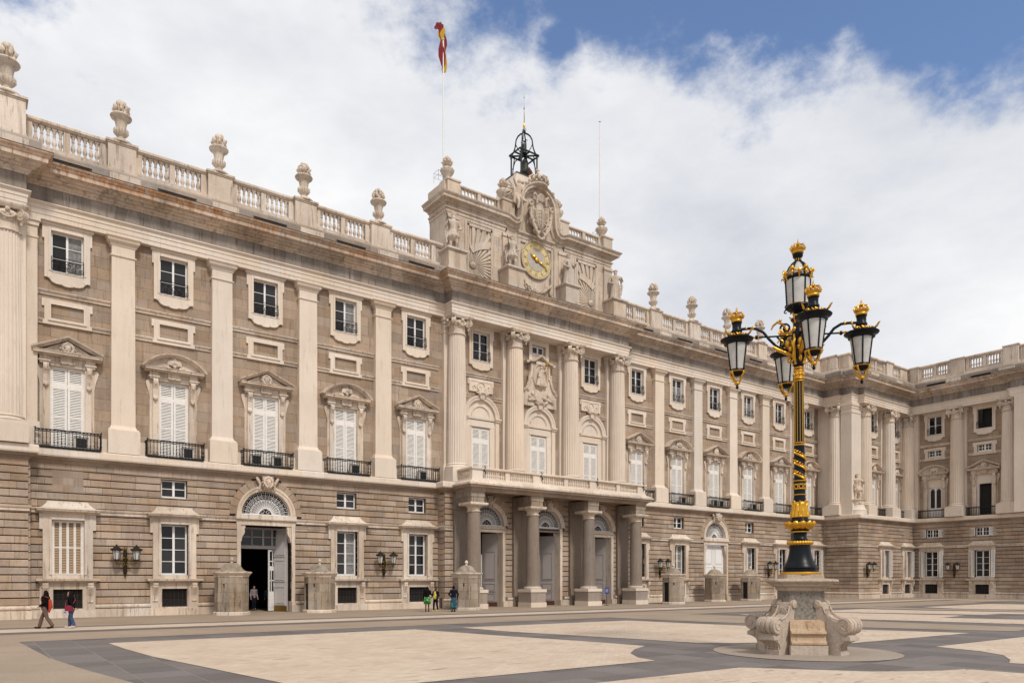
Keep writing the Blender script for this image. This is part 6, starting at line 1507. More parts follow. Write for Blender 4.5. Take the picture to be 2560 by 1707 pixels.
# ---------------------------------------------------------------- wall lanterns
def wall_lamp(M_, label):
    t = thing('wall_lamp', label, 'wall lamp', (0, 0, 0), 0, 'twin wall lanterns on the ground floor'); t.matrix_world = M_
    mb = MB(); mb.tube([(0, -.1, 0), (0, -.14, .25), (0, -.1, .5), (0, -.16, .8), (0, -.12, 1.2), (0, -.16, 1.5)], [.04, .12, .09, .14, .11, .07], 8); mb.box(-.08, .08, -.12, 0, .2, 1.5); mb.ball((0, -.12, .0), .07, 6, 5); part('bracket', mb, M_BRONZE, t, smooth=50)
    mb = MB(); mb.ball((0, -.15, 1.55), .09, 6, 5, (1, 1, 1.3))
    for k in range(5): a = pi*k/4; mb.tube([(0, -.15, 1.5), (.16*cos(a), -.16, 1.52+.16*sin(a))], [.04, .015], 5)
    for s in (-1, 1):
        mb.tube([(s*(.15+.14*cos(q*.6)*(1-q/14)), -.25, .62+.14*sin(q*.6)*(1-q/14)) for q in range(11)], .03, 5); mb.ball((s*.1, -.25, 1.0), .07, 6, 5)
    part('gilt_leaves', mb, M_OLDGOLD, t, smooth=60)
    for s in (-1, 1):
        L_ = MB(); X_, Y_ = s*.52, -.60
        L_.tube([(0, -.15, .9), (s*.18, -.3, .70), (s*.38, -.45, .66), (s*.5, -.58, .72), (X_, Y_, .88)], .035, 6)
        L_.tube([(X_+s*.1*cos(q*.7)*(1-q/12), Y_+.1, .68+.1*sin(q*.7)*(1-q/12)) for q in range(9)], .025, 5)
        o = part('lantern_arm', L_, M_OLDGOLD, t, smooth=60)
        g_ = MB(); g_.lathe([(.14, .9), (.22, 1.42)], 6, c=(X_, Y_, 0)); part('lantern_glass', g_, M_FROST, o)
        f_ = MB(); f_.lathe([(.15, .86), (.16, .92), (.1, .93)], 6, c=(X_, Y_, 0)); f_.lathe([(.24, 1.41), (.31, 1.43), (.31, 1.47), (.22, 1.56), (.12, 1.64), (.05, 1.68), (.06, 1.73), (.02, 1.78)], 12, c=(X_, Y_, 0))
        for k in range(6): a = pi/3*k; f_.tube([(X_+.145*cos(a), Y_+.145*sin(a), .9), (X_+.225*cos(a), Y_+.225*sin(a), 1.42)], .016, 4)
        for k in range(8): a = pi/4*k; f_.ball((X_+.3*cos(a), Y_+.3*sin(a), 1.5), .035, 5, 4, (1, 1, 1.6))
        part('lantern_frame', f_, M_BRONZE, o)
    return t
wl = wall_lamp(T(-31.2, -.36, 2.4), 'twin-lantern wall lamp between the shuttered window and the next window')
def wl2(M_, lab): c = dup(wl); c.matrix_world = M_; c['label'] = lab
wl2(T(-14.48, -.36, 2.4), 'twin-lantern wall lamp between two windows left of the portico'); wl2(T(14.5, -.36, 2.4), 'twin-lantern wall lamp behind the dome of the first sentry box past the portico')
wl2(T(31.7, -.36, 2.4), 'twin-lantern wall lamp just left of the lamp post bell base'); wl2(T(43.2, -5.22, 2.4), 'twin-lantern wall lamp near the corner edge of the projecting pavilion')
wl2(T(54.08, -9.9, 2.4, -pi/2), 'twin-lantern wall lamp between the windows of the far right wing')
# ---------------------------------------------------------------- air conditioners behind the balcony rails
def aircon(loc, label):
    t = thing('air_conditioner', label, 'air conditioner', loc, 0, 'air conditioning units on the balconies')
    mb = MB(); mb.box(-.36, .36, -.16, .16, .03, .72); part('casing', mb, simple('pale_plastic_casing', (.55, .51, .46), .5) if 'pale_plastic_casing' not in MATS else MATS['pale_plastic_casing'], t)
    mb = MB(); mb.box(-.24, .26, -.175, -.161, .1, .62); part('fan_grille', mb, M_IRON, t); return t
acs = [(-34.08, .62, 'on the leftmost balcony'), (-28.48, .7, 'on the second balcony from the left'), (-22.88, -.75, 'on the left side of the balcony above the open gate'), (-22.88, .62, 'on the right side of the balcony above the open gate'), (-17.28, .5, 'on the fourth balcony from the left'), (-11.68, .3, 'on the balcony next to the big portico balcony'), (17.28, .3, 'on the second balcony right of the portico'), (22.88, -.5, 'on the left side of the balcony over the white gate'), (22.88, .5, 'on the right side of the balcony over the white gate'), (28.48, .3, 'on the balcony two bays before the lamp post')]
ac0 = None
for x, d, l in acs:
    if ac0 is None: ac0 = aircon((x+d, -.52, 9.49), 'box air conditioner '+l)
    else: c = dup(ac0); c.location = (x+d, -.52, 9.49); c['label'] = 'box air conditioner '+l
# ---------------------------------------------------------------- notice sign by the portico
t = thing('sign', 'small blue notice board on a stand beside the third portico column', 'sign', (3.95, -4.2, 0), radians(-30))
mb = MB(); mb.box(-.17, .17, -.02, .02, .98, 1.5); part('board', mb, simple('blue_sign_enamel', (.01, .03, .22), .4), t)
mb = MB(); mb.box(-.02, .02, .02, .05, 0, 1.0); mb.box(-.15, .15, -.12, .15, 0, .03); part('stand', mb, M_IRON, t)
mb = MB()
for k in range(5): mb.box(-.11, .11-.03*(k % 2), -.026, -.022, 1.12+.06*k, 1.135+.06*k)
part('printed_lines', mb, M_WHITE, t)
# ---------------------------------------------------------------- stone lamp pedestal with scroll benches
lean = Matrix.Rotation(radians(-.45), 4, Vector((.594, .8045, 0)))
RZ = radians(-135)
PSC = .955
ped = thing('lamp_pedestal', 'carved stone pedestal with scroll-armed benches carrying the big gilt lamp post', 'pedestal', (LX, -LP, .012), RZ); ped.scale = (PSC, PSC, 1)
def oct_(h, ch, z): return [(h, -h+ch, z), (h, h-ch, z), (h-ch, h, z), (-h+ch, h, z), (-h, h-ch, z), (-h, -h+ch, z), (-h+ch, -h, z), (h-ch, -h, z)]
mb = MB(); mb.loft([oct_(.66, .16, .5), oct_(.66, .16, 1.0), oct_(.63, .16, 1.3), oct_(.60, .15, 1.62), oct_(.60, .15, 1.80)]); part('pedestal_shaft', mb, M_PEDG, ped)
mb = MB(); mb.loft([oct_(.61, .14, 1.80), oct_(.64, .14, 1.83), oct_(.66, .14, 1.90), oct_(.78, .13, 1.95), oct_(.80, .13, 2.0), oct_(.88, .1, 2.05), oct_(.92, .08, 2.09), oct_(.90, .08, 2.14), oct_(.62, .08, 2.17)]); mb.loft([oct_(.58, .06, 2.165), oct_(.57, .06, 2.29)]); part('pedestal_cap', mb, M_PED, ped)
for k in range(4):
    M_ = Matrix.Rotation(pi/2*k, 4, 'Z'); mb = MB()
    pr = [(0, 0), (1.16, 0), (1.16, .26), (1.13, .27)]; mb.loft([[(r, s, z) for r, z in pr+[(0, .27)]] for s in (-.53, .53)]); part('bench_base', mb, M_PED, ped, M_)
    mb = MB(); pr = [(0, .272), (1.12, .272), (1.16, .30), (1.165, .35), (1.13, .38), (1.08, .39), (1.04, .42), (1.03, .50), (1.05, .56), (1.10, .58), (1.12, .61), (1.10, .66), (.98, .69), (.93, .74), (.90, .86), (.86, .94), (.72, .98), (0, .98)]
    mb.loft([[(r, s, z) for r, z in pr] for s in (-.50, .50)]); part('bench_seat', mb, M_PEDO, ped, M_)
def scroll_arm(k):
    M_ = Matrix.Rotation(pi/4+pi/2*k, 4, 'Z'); w = .23
    out = [(.5, 0), (1.46, 0), (1.46, .13), (1.40, .15), (1.39, .20), (1.44, .31), (1.54, .38), (1.66, .41), (1.74, .42), (1.75, .54), (1.70, .56), (1.66, .60), (1.60, .66), (1.50, .72), (1.42, .80), (1.38, .88), (1.30, .95), (1.16, .99), (1.04, 1.05), (.94, 1.14), (.87, 1.25), (.84, 1.36), (.82, 1.42), (.70, 1.42), (.62, 1.36), (.60, 1.25), (.56, 1.1), (.5, .9)]
    mb = MB(); mb.loft([[(r, s, z) for r, z in out] for s in (-w, w)]); o = part('scroll_arm', mb, M_PED, ped, M_)
    m2 = MB(); c0 = (1.60, .84)
    def cyl(mb_, cx, cz, rad, ys):
        mb_.loft([[(cx+rr*cos(2*pi*j/28), y, cz+rr*sin(2*pi*j/28)) for j in range(28)] for y, rr in ys])
    cyl(m2, c0[0], c0[1], .23, [(-.31, .20), (-.30, .235), (-.19, .245), (-.18, .22), (-.15, .22), (-.14, .245), (-.04, .25), (-.03, .225), (.03, .225), (.04, .25), (.14, .245), (.15, .22), (.18, .22), (.19, .245), (.30, .235), (.31, .20)])
    for y in (-.315, .315):
        m2.tube([(c0[0]+(.225-.0115*t)*cos(-.42*t+2.6), y, c0[1]+(.225-.0115*t)*sin(-.42*t+2.6)) for t in range(18)], .020, 5)
    part('volute', m2, M_PED, o, smooth=45)
    m3 = MB(); cyl(m3, .72, 1.42, .1, [(-.29, .085), (-.28, .11), (-.17, .115), (-.15, .075), (.15, .075), (.17, .115), (.28, .11), (.29, .085)])
    for s in (-1, 1): m3.ball((.70, s*.23, 1.44), .115, 8, 6, (1, .7, 1))
    for q in range(7): a = pi*(.1+.8*q/6); m3.tube([(.93, 0, 1.17), (.90-.02, .13*cos(a), 1.17+.13*sin(a))], [.02, .028], 5)
    m3.tube([(.95, .15*cos(a*pi/6), 1.18+.14*sin(a*pi/6)) for a in range(12)], .018, 5, closed=True)
    for s in (-1, 1): m3.tube([(.86, s*.2, 1.38), (.96, s*.21, 1.18), (1.15, s*.22, 1.05), (1.36, s*.23, .99), (1.5, s*.24, 1.03)], .03, 5)
    part('scroll_crest', m3, M_PED, o, smooth=50)
    m4 = MB()
    for s in (-.17, -.085, 0, .085, .17): m4.tube([(1.42, s, .16), (1.40, s, .22), (1.45, s, .32), (1.55, s, .385), (1.66, s, .42)], .028, 5)
    m4.box(1.5, 1.76, -w-.03, w+.03, .43, .53); part('ribbed_bracket', m4, M_PED, o)
for k in range(4): scroll_arm(k)
# ---------------------------------------------------------------- the big lamp post
lamp = thing('lamp_post', 'tall black and gold lamp post with five crowned lanterns in the right foreground', 'street lamp')
lamp.matrix_world = T(LX, -LP, 2.302) @ lean @ Matrix.Rotation(RZ, 4, 'Z')
Z0 = 2.302
def lz(mb, prof, n=32, **k): return mb.lathe([(r, z-Z0) for r, z in prof], n, **k)
mb = MB()
lz(mb, [(.50, 2.38), (.50, 2.42), (.47, 2.44), (.47, 2.47), (.49, 2.49), (.485, 2.53), (.42, 2.62), (.36, 2.75), (.32, 2.9), (.30, 3.05), (.295, 3.17)])
lz(mb, [(.30, 3.28), (.235, 3.33), (.20, 3.38), (.185, 3.45), (.20, 3.52), (.25, 3.56), (.26, 3.60), (.22, 3.62)])
lz(mb, [(.26, 3.85), (.26, 3.89), (.24, 3.95), (.22, 4.0)]); lz(mb, [(.20, 4.0), (.18, 4.5), (.165, 4.6), (.165, 5.1), (.155, 5.12), (.15, 6.1), (.155, 6.14)])
part('post_base', mb, M_BLACKP, lamp, smooth=35)
mb = MB()
lz(mb, [(.575, 2.30), (.585, 2.33), (.575, 2.37), (.51, 2.382)]); lz(mb, [(.26, 3.545), (.265, 3.56), (.26, 3.575)])
for zc, rr in ((4.66, .195), (4.83, .2), (4.97, .185), (5.07, .19), (6.13, .165), (6.2, .165)): lz(mb, [(rr-.015, zc-.018), (rr, zc-.01), (rr, zc+.01), (rr-.015, zc+.018)])
part('gilt_ring', mb, M_GOLD, lamp, smooth=50)
mb = MB()      # ovolo ring of petals
for k in range(26): a = 2*pi*k/26; mb.ball((.31*cos(a), .31*sin(a), 3.235-Z0), .062, 8, 6, (1.15, 1.15, 1.05))
lz(mb, [(.30, 3.17), (.34, 3.175), (.34, 3.19), (.30, 3.2)]); part('gilt_petals', mb, M_GOLD, lamp, smooth=60)
mb = MB()
for k in range(12):
    a = 2*pi*k/12
    mb.loft([[((r+d)*cos(a+q*w/r), (r+d)*sin(a+q*w/r), z-Z0+d*.2) for q, d in ((-1, -.01), (-.5, .02), (0, .03), (.5, .02), (1, -.01), (0, -.04))] for r, z, w in ((.24, 3.615, .03), (.31, 3.64, .06), (.37, 3.69, .095), (.41, 3.75, .11), (.425, 3.81, .10), (.41, 3.86, .05))])
    mb.tube([((.40+.03*sin(t))*cos(a+pi/12), (.40+.03*sin(t))*sin(a+pi/12), 3.74-Z0+.045*t) for t in range(3)], [.015, .03, .015], 5)
lz(mb, [(.22, 3.62), (.35, 3.69), (.385, 3.78), (.28, 3.84)])
part('gilt_leaf_bowl', mb, M_GOLD, lamp, smooth=60)
mb = MB()
def leafs(n, ph, z0, z1, r0, r1, wd, curl):
    for k in range(n):
        a = 2*pi*k/n+ph; rings = []
        for j in range(8):
            t = j/7; w = wd*(sin(pi*min(1, .25+.75*t*.95))**.8)*(1+.18*sin(j*2.6)); r = r0+(r1-r0)*t+(curl*max(0, t-.7)/.3); z = z0+(z1-z0)*t-(.03 if j == 7 else 0)-Z0
            rings.append([(r+d)*cos(a+q*w/r) if 0 else ((r+d)*cos(a+q*w/r), (r+d)*sin(a+q*w/r), z) for q, d in ((-1, -.012), (-.5, .012), (0, .028), (.5, .012), (1, -.012), (0, -.03))])
        mb.loft(rings)
leafs(8, .2, 4.0, 4.42, .245, .205, .10, .03); leafs(8, .2+pi/8, 4.02, 4.52, .225, .185, .055, .04); leafs(16, .1, 3.99, 4.2, .255, .235, .05, .015)
lz(mb, [(.24, 3.98), (.262, 4.0), (.258, 4.03), (.24, 4.06), (.222, 4.25), (.208, 4.40), (.195, 4.44)])
part('gilt_acanthus', mb, M_GOLD, lamp, smooth=60)
mb = MB()
for k in range(8): a = 2*pi*k/8; mb.torus((0, 0, 0), .055, .013, 12, 5, ax='x' if 0 else 'y', M=Matrix.Rotation(a, 4, 'Z') @ Matrix.Translation((0, -.172, 4.9-Z0))); mb.ball((.17*cos(a+.39), .17*sin(a+.39), 4.9-Z0), .02, 5, 4)
part('gilt_rosette', mb, M_GOLD, lamp, smooth=60)
mb = MB()      # laurel sprays winding round the black shaft
for j in range(3):
    for i in range(13):
        t = i/12; a = -1.35+2.25*t; 
        for rep in range(2):
            aa = a+pi*rep; z = 5.98-.31*j-.24*t; r = .155; c0 = Vector((r*cos(aa), r*sin(aa), z-Z0)); tg = Vector((-sin(aa), cos(aa), -.55)).normalized(); up = Vector((0, 0, 1))
            sgn = 1 if i % 2 else -1; tip = c0+tg*.085+up*sgn*.075; tip.xy = tip.xy.normalized()*(r+.022); mid = (c0+tip)/2; mid.xy = mid.xy.normalized()*(r+.025)
            mb.tube([c0, mid, tip], [.012, .036, .005], 5)
part('gilt_laurel', mb, M_GOLD, lamp, smooth=60)
mb = MB(); lz(mb, [(.136, 6.2), (.127, 8.0)], 28); part('shaft', mb, M_BLACKP, lamp)
mb = MB()
for k in range(11): a = 2*pi*k/11; mb.tube([(.139*cos(a), .139*sin(a), 6.23-Z0), (.130*cos(a), .130*sin(a), 8.0-Z0)], .0095, 5)
for zc, rr in ((8.03, .155), (8.10, .16), (8.34, .155), (8.42, .15)): lz(mb, [(rr-.02, zc-.022), (rr, zc-.01), (rr, zc+.01), (rr-.02, zc+.022)])
part('gilt_flute', mb, M_GOLD, lamp, smooth=60)
mb = MB(); lz(mb, [(.14, 8.1), (.14, 8.34)], 24)
for k in range(10): a = 2*pi*k/10; mb.ball((.145*cos(a), .145*sin(a), 8.22-Z0), .04, 6, 5)
part('gilt_collar', mb, M_GOLD, lamp, smooth=60)
mb = MB(); lz(mb, [(.12, 8.4), (.15, 8.5), (.17, 8.6), (.15, 8.68), (.19, 8.78), (.20, 8.95), (.15, 9.1), (.16, 9.3), (.20, 9.4), (.18, 9.5), (.13, 9.6), (.15, 9.72), (.13, 9.8), (.22, 9.86), (.2, 9.9), (.10, 9.98), (.12, 10.05)], 20)
for k in range(4):
    a = pi/2*k; d = Vector((cos(a), sin(a), 0)); P = lambda r, z: (d.x*r, d.y*r, z-Z0)
    mb.tube([P(.15, 8.95), P(.45, 9.0), P(.65, 9.12), P(.85, 9.34), P(1.0, 9.54), P(1.2, 9.66), P(1.4, 9.68), P(1.66, 9.67)], .042, 8)
    mb.tube([P(.12, 9.40), P(1.16, 9.40)], .026, 6); mb.tube([P(.52, 9.06), P(.5, 9.25), P(.62, 9.40)], .03, 6)
    mb.tube([P(.2+.16*cos(t*.55)*(1-t/18)+.16, 9.62+.16*sin(t*.55)*(1-t/18)) for t in range(14)], .03, 6)
    mb.ball(P(1.2, 9.40), .055, 8, 6, (1, 1, 1.2))
part('lamp_arm', mb, M_BLACKP, lamp, smooth=50)
for k in range(4):
    mb = MB(); a = pi/2*k; d = Vector((cos(a), sin(a), 0)); P = lambda r, z: (d.x*r, d.y*r, z-Z0)
    mb.tube([P(.16, 8.82), P(.3, 8.86), P(.45, 8.93), P(.6, 9.0), P(.72, 9.1)], [.05, .06, .05, .055, .03], 7); mb.tube([P(.25+.12*cos(t*.6+2)*(1-t/16), 8.68+.13*sin(t*.6+2)*(1-t/16)) for t in range(12)], .028, 5)
    mb.tube([P(.5+.10*cos(t*.6)*(1-t/14), 9.2+.1*sin(t*.6)*(1-t/14)) for t in range(10)], .026, 5)
    mb.tube([P(.3, 9.45), P(.45, 9.75), P(.6, 9.82), P(.72, 9.72), P(.78, 9.6)], [.02, .035, .04, .035, .02], 6); mb.ball(P(.52, 9.86), .05, 6, 5); mb.ball(P(.3, 9.15), .085, 7, 6, (1, 1, 1.4)); mb.ball(P(.22, 9.0), .1, 7, 6)
    for r in (1.3, 1.5): mb.lathe([(.045, -.03), (.062, 0), (.045, .03)], 10, M=Matrix.Translation(P(r, 9.685)) @ Matrix.Rotation(a, 4, 'Z') @ Matrix.Rotation(pi/2, 4, 'Y'))
    mb.tube([P(1.14, 9.40), P(1.26, 9.40), P(1.34, 9.44), P(1.42, 9.36), P(1.5, 9.33)], [.04, .03, .02, .02, .015], 5)
    d2 = Vector((cos(a+pi/4), sin(a+pi/4), 0)); Q = lambda r, z: (d2.x*r, d2.y*r, z-Z0)
    mb.tube([Q(.17, 8.6), Q(.25, 8.75), Q(.22, 8.95), Q(.28, 9.1), Q(.2, 9.25), Q(.24, 9.4)], [.03, .06, .05, .06, .04, .03], 6); mb.ball(Q(.16, 8.55), .05, 6, 5); mb.ball(Q(.2, 9.55), .05, 6, 5, (1, 1, 1.6))
    mb.tube([Q(.14, 9.75), Q(.24, 9.95), Q(.3, 10.02)], [.03, .035, .015], 5)
    part('gilt_scrollwork', mb, M_GOLD, lamp, smooth=60)
def crown(mb, z, r, h):
    mb.lathe([(r*.62, z), (r*.78, z+h*.05), (r*.80, z+h*.16), (r*.74, z+h*.18), (r*.86, z+h*.30), (r*.94, z+h*.34), (r*.90, z+h*.36)], 20)
    for k in range(8):
        a = 2*pi*k/8; mb.tube([(r*.88*cos(a), r*.88*sin(a), z+h*.3), (r*1.02*cos(a), r*1.02*sin(a), z+h*.46), (r*.98*cos(a), r*.98*sin(a), z+h*.54)], [.03, .028, .012], 5)
        mb.tube([(r*.9*cos(a), r*.9*sin(a), z+h*.42), (r*.86*cos(a), r*.86*sin(a), z+h*.58), (r*.5*cos(a), r*.5*sin(a), z+h*.66), (0, 0, z+h*.58)], .016, 5); b = a+pi/8; mb.ball((r*.95*cos(b), r*.95*sin(b), z+h*.40), .022, 5, 4); mb.ball((r*.84*cos(a), r*.84*sin(a), z+h*.62), .02, 5, 4)
    mb.ball((0, 0, z+h*.72), .045, 8, 6); mb.box(-.012, .012, -.012, .012, z+h*.76, z+h); mb.box(-.035, .035, -.012, .012, z+h*.86, z+h*.91); mb.ball((0, 0, z+h), .018, 5, 4)
def lantern():
    """origin at the level of the arm; hangs below"""
    mb = MB(); mb.lathe([(.12, .22), (.155, .2), (.135, .16), (.13, .02), (.15, -.01), (.165, -.05), (.155, -.10), (.13, -.12), (.14, -.20), (.17, -.25)], 18)
    mb.lathe([(.14, -.26), (.47, -.285), (.485, -.30), (.47, -.325), (.40, -.36), (.375, -.40), (.37, -.44), (.33, -.455), (.30, -.455)], 28)
    for k in range(6): a = 2*pi*k/6+.35; mb.tube([(.318*cos(a), .318*sin(a), -.44), (.212*cos(a), .212*sin(a), -1.22)], .022, 4)
    mb.lathe([(.215, -1.20), (.225, -1.24), (.16, -1.26)], 18); fin = MB(); fin.ball((0, 0, -1.72), .045, 8, 6, (1, 1, 1.5)); cup = MB(); cup.lathe([(.19, -1.27), (.19, -1.3), (.16, -1.36), (.05, -1.40)], 14)
    o = part('lantern', mb, M_BLACKP, lamp, smooth=40)
    part('lantern_finial', fin, M_BLACKP, o, smooth=60); part('lantern_cup', cup, M_BLACKP, o, smooth=60)
    g_ = MB(); g_.lathe([(.305, -.45), (.2, -1.22)], 36, cap=False); part('lantern_glass', g_, M_FROST, o, smooth=60)
    c_ = MB(); crown(c_, .2, .205, .46)
    for k in range(10): a = 2*pi*k/10; c_.tube([(.135*cos(a), .135*sin(a), -.1), (.155*cos(a+.3), .155*sin(a+.3), -.15), (.155*cos(a+.6), .155*sin(a+.6), -.22)], [.012, .026, .01], 5)
    c_.lathe([(.16, -.22), (.19, -.235), (.2, -.26), (.15, -.27)], 18)
    for k in range(4):
        a = pi/2*k+pi/4; c_.tube([(r*cos(a), r*sin(a), z) for r, z in ((.2, -.25), (.32, -.2), (.4, -.24), (.46, -.2), (.52, -.12), (.56, -.1))], [.03, .035, .03, .03, .025, .01], 6); c_.ball((.26*cos(a), .26*sin(a), -.19), .05, 6, 5)
        c_.ball((.3*cos(a+pi/4), .3*sin(a+pi/4), -.23), .045, 6, 5, (1, 1, .8)); c_.tube([(.34*cos(a+pi/4), .34*sin(a+pi/4), -.26), (.44*cos(a+pi/4), .44*sin(a+pi/4), -.24)], [.03, .01], 5)
        c_.tube([(r*cos(a), r*sin(a), z) for r, z in ((.245, -1.26), (.24, -1.33), (.17, -1.42), (.13, -1.52), (.05, -1.58))], [.02, .03, .025, .03, .02], 6); c_.ball((.23*cos(a), .23*sin(a), -1.31), .035, 5, 4)
    c_.lathe([(.235, -1.25), (.25, -1.265), (.235, -1.28)], 24); c_.lathe([(.05, -1.56), (.085, -1.59), (.08, -1.63), (.04, -1.66)], 14)
    part('gilt_crown', c_, M_GOLD, o, smooth=60); return o
l0 = lantern(); l0.matrix_local = T(1.77, 0, 9.66-Z0)
for k in range(1, 4): dup(l0, lamp, Matrix.Rotation(pi/2*k, 4, 'Z') @ T(1.77, 0, 9.66-Z0))
# top lantern
mb = MB(); lz(mb, [(.05, 9.95), (.12, 10.0), (.13, 10.05), (.30, 10.16), (.36, 10.22), (.35, 10.25), (.3, 10.27)])
lz(mb, [(.34, 11.02), (.36, 11.06), (.36, 11.12), (.33, 11.15)]); lz(mb, [(.10, 11.60), (.085, 11.62), (.085, 11.66), (.14, 11.72), (.15, 11.80), (.10, 11.82)])
for k in range(6):
    a = 2*pi*k/6+.4; mb.tube([(.352*cos(a), .352*sin(a), 11.04-Z0), (.318*cos(a), .318*sin(a), 10.25-Z0)], .022, 4)
    mb.tube([(r*cos(a), r*sin(a), z-Z0) for r, z in ((.34, 11.13), (.315, 11.28), (.25, 11.42), (.16, 11.53), (.09, 11.58))], .03, 5)
    mb.tube([(.3*cos(a)+.07*cos(t*.8)*cos(a), .3*sin(a)+.07*cos(t*.8)*sin(a), 10.14+.07*sin(t*.8)-Z0) for t in range(5)], .02, 4)
    mb.tube([((.38+.06*sin(t*.7))*cos(a+.5), (.38+.06*sin(t*.7))*sin(a+.5), 10.2+.05*cos(t*.7)-Z0) for t in range(6)], .018, 4)
lz(mb, [(.09, 11.55), (.09, 11.62)]); lz(mb, [(.13, 9.6), (.11, 9.75), (.07, 9.95)], 14)
o = part('lantern', mb, M_BLACKP, lamp, smooth=45)
mb = MB(); lz(mb, [(.335, 11.03), (.30, 10.26)], 36, cap=False); lz(mb, [(.325, 11.14), (.30, 11.27), (.24, 11.40), (.15, 11.51), (.08, 11.57)], 36, cap=False); part('lantern_glass', mb, M_FROST, o, smooth=60)
mb = MB(); crown(mb, 11.8-Z0, .21, .42)
for k in range(6):
    a = 2*pi*k/6+.4; b = a+pi/6
    mb.tube([(.37*cos(a+(b-a)*2*t), .37*sin(a+(b-a)*2*t), 11.32-.13*sin(pi*t)-Z0) for t in (0, .15, .3, .5, .7, .85, 1)], .024, 5)
    mb.ball((.38*cos(a), .38*sin(a), 11.30-Z0), .06, 6, 5, (1, 1, 1.2)); mb.ball((.38*cos(a), .38*sin(a), 11.18-Z0), .045, 6, 5, (1, 1, 1.5)); mb.ball((.385*cos(a), .385*sin(a), 11.1-Z0), .03, 5, 4)
    mb.tube([(r*cos(b), r*sin(b), z-Z0) for r, z in ((.36, 10.98), (.40, 11.08), (.42, 11.16), (.50, 11.2), (.52, 11.14))], [.015, .03, .035, .025, .012], 5); mb.ball((.37*cos(b), .37*sin(b), 11.2-Z0), .045, 6, 5)
lz(mb, [(.335, 10.255), (.35, 10.27), (.335, 10.285)], 28)
for k in range(10): a = 2*pi*k/10; mb.tube([(.092*cos(a), .092*sin(a), 11.57-Z0), (.092*cos(a), .092*sin(a), 11.66-Z0)], .013, 4)
part('gilt_crown', mb, M_GOLD, o, smooth=60)
# ================================================================ people
M_SKIN = simple('light_skin', (.42, .22, .15), .6); M_SKIND = simple('dark_skin', (.06, .026, .016), .55); M_HAIR = simple('black_hair', (.005, .004, .004), .8, 0, .15)
M_BLK = simple('black_cloth', (.006, .005, .006), .95, 0, .1); M_TROU = simple('brown_trouser_cloth', (.115, .07, .052), .9); M_JEAN = simple('blue_denim', (.035, .06, .125), .85, var=.5, bs=5)
M_CRIM = simple('crimson_leather', (.22, .006, .03), .5); M_ORNG = simple('orange_red_cloth', (.42, .035, .012), .8); M_SHW = simple('pale_shoe', (.6, .5, .48), .6); M_NAVY = simple('dark_blue_cloth', (.007, .007, .016), .9, 0, .15)
M_YELC = simple('yellow_shirt_cloth', (.62, .5, .06), .8); M_SCARF = simple('patterned_scarf', (.14, .08, .09), .8, var=.9, bs=25); M_SHIRT = simple('white_shirt_cloth', (.26, .22, .23), .8)
def pattern(name, a, b, sc_):
    m, t, bs = mat_base(name); n = t.nodes.new('ShaderNodeTexVoronoi'); n.inputs['Scale'].default_value = sc_; g_ = t.nodes.new('ShaderNodeNewGeometry'); t.links.new(g_.outputs['Position'], n.inputs[0])
    r = t.nodes.new('ShaderNodeMix'); r.data_type = 'RGBA'; r.inputs['A'].default_value = (*a, 1); r.inputs['B'].default_value = (*b, 1)
    q = t.nodes.new('ShaderNodeMapRange'); q.inputs[1].default_value = .25; q.inputs[2].default_value = .45; t.links.new(n.outputs['Distance'], q.inputs[0]); t.links.new(q.outputs[0], r.inputs['Factor']); t.links.new(r.outputs['Result'], bs.inputs['Base Color']); bs.inputs['Roughness'].default_value = .8; return m
M_GRN = pattern('green_print_cloth', (.30, .50, .25), (.02, .16, .015), 8); M_TEAL = pattern('teal_print_cloth', (.03, .20, .12), (.008, .05, .10), 6)
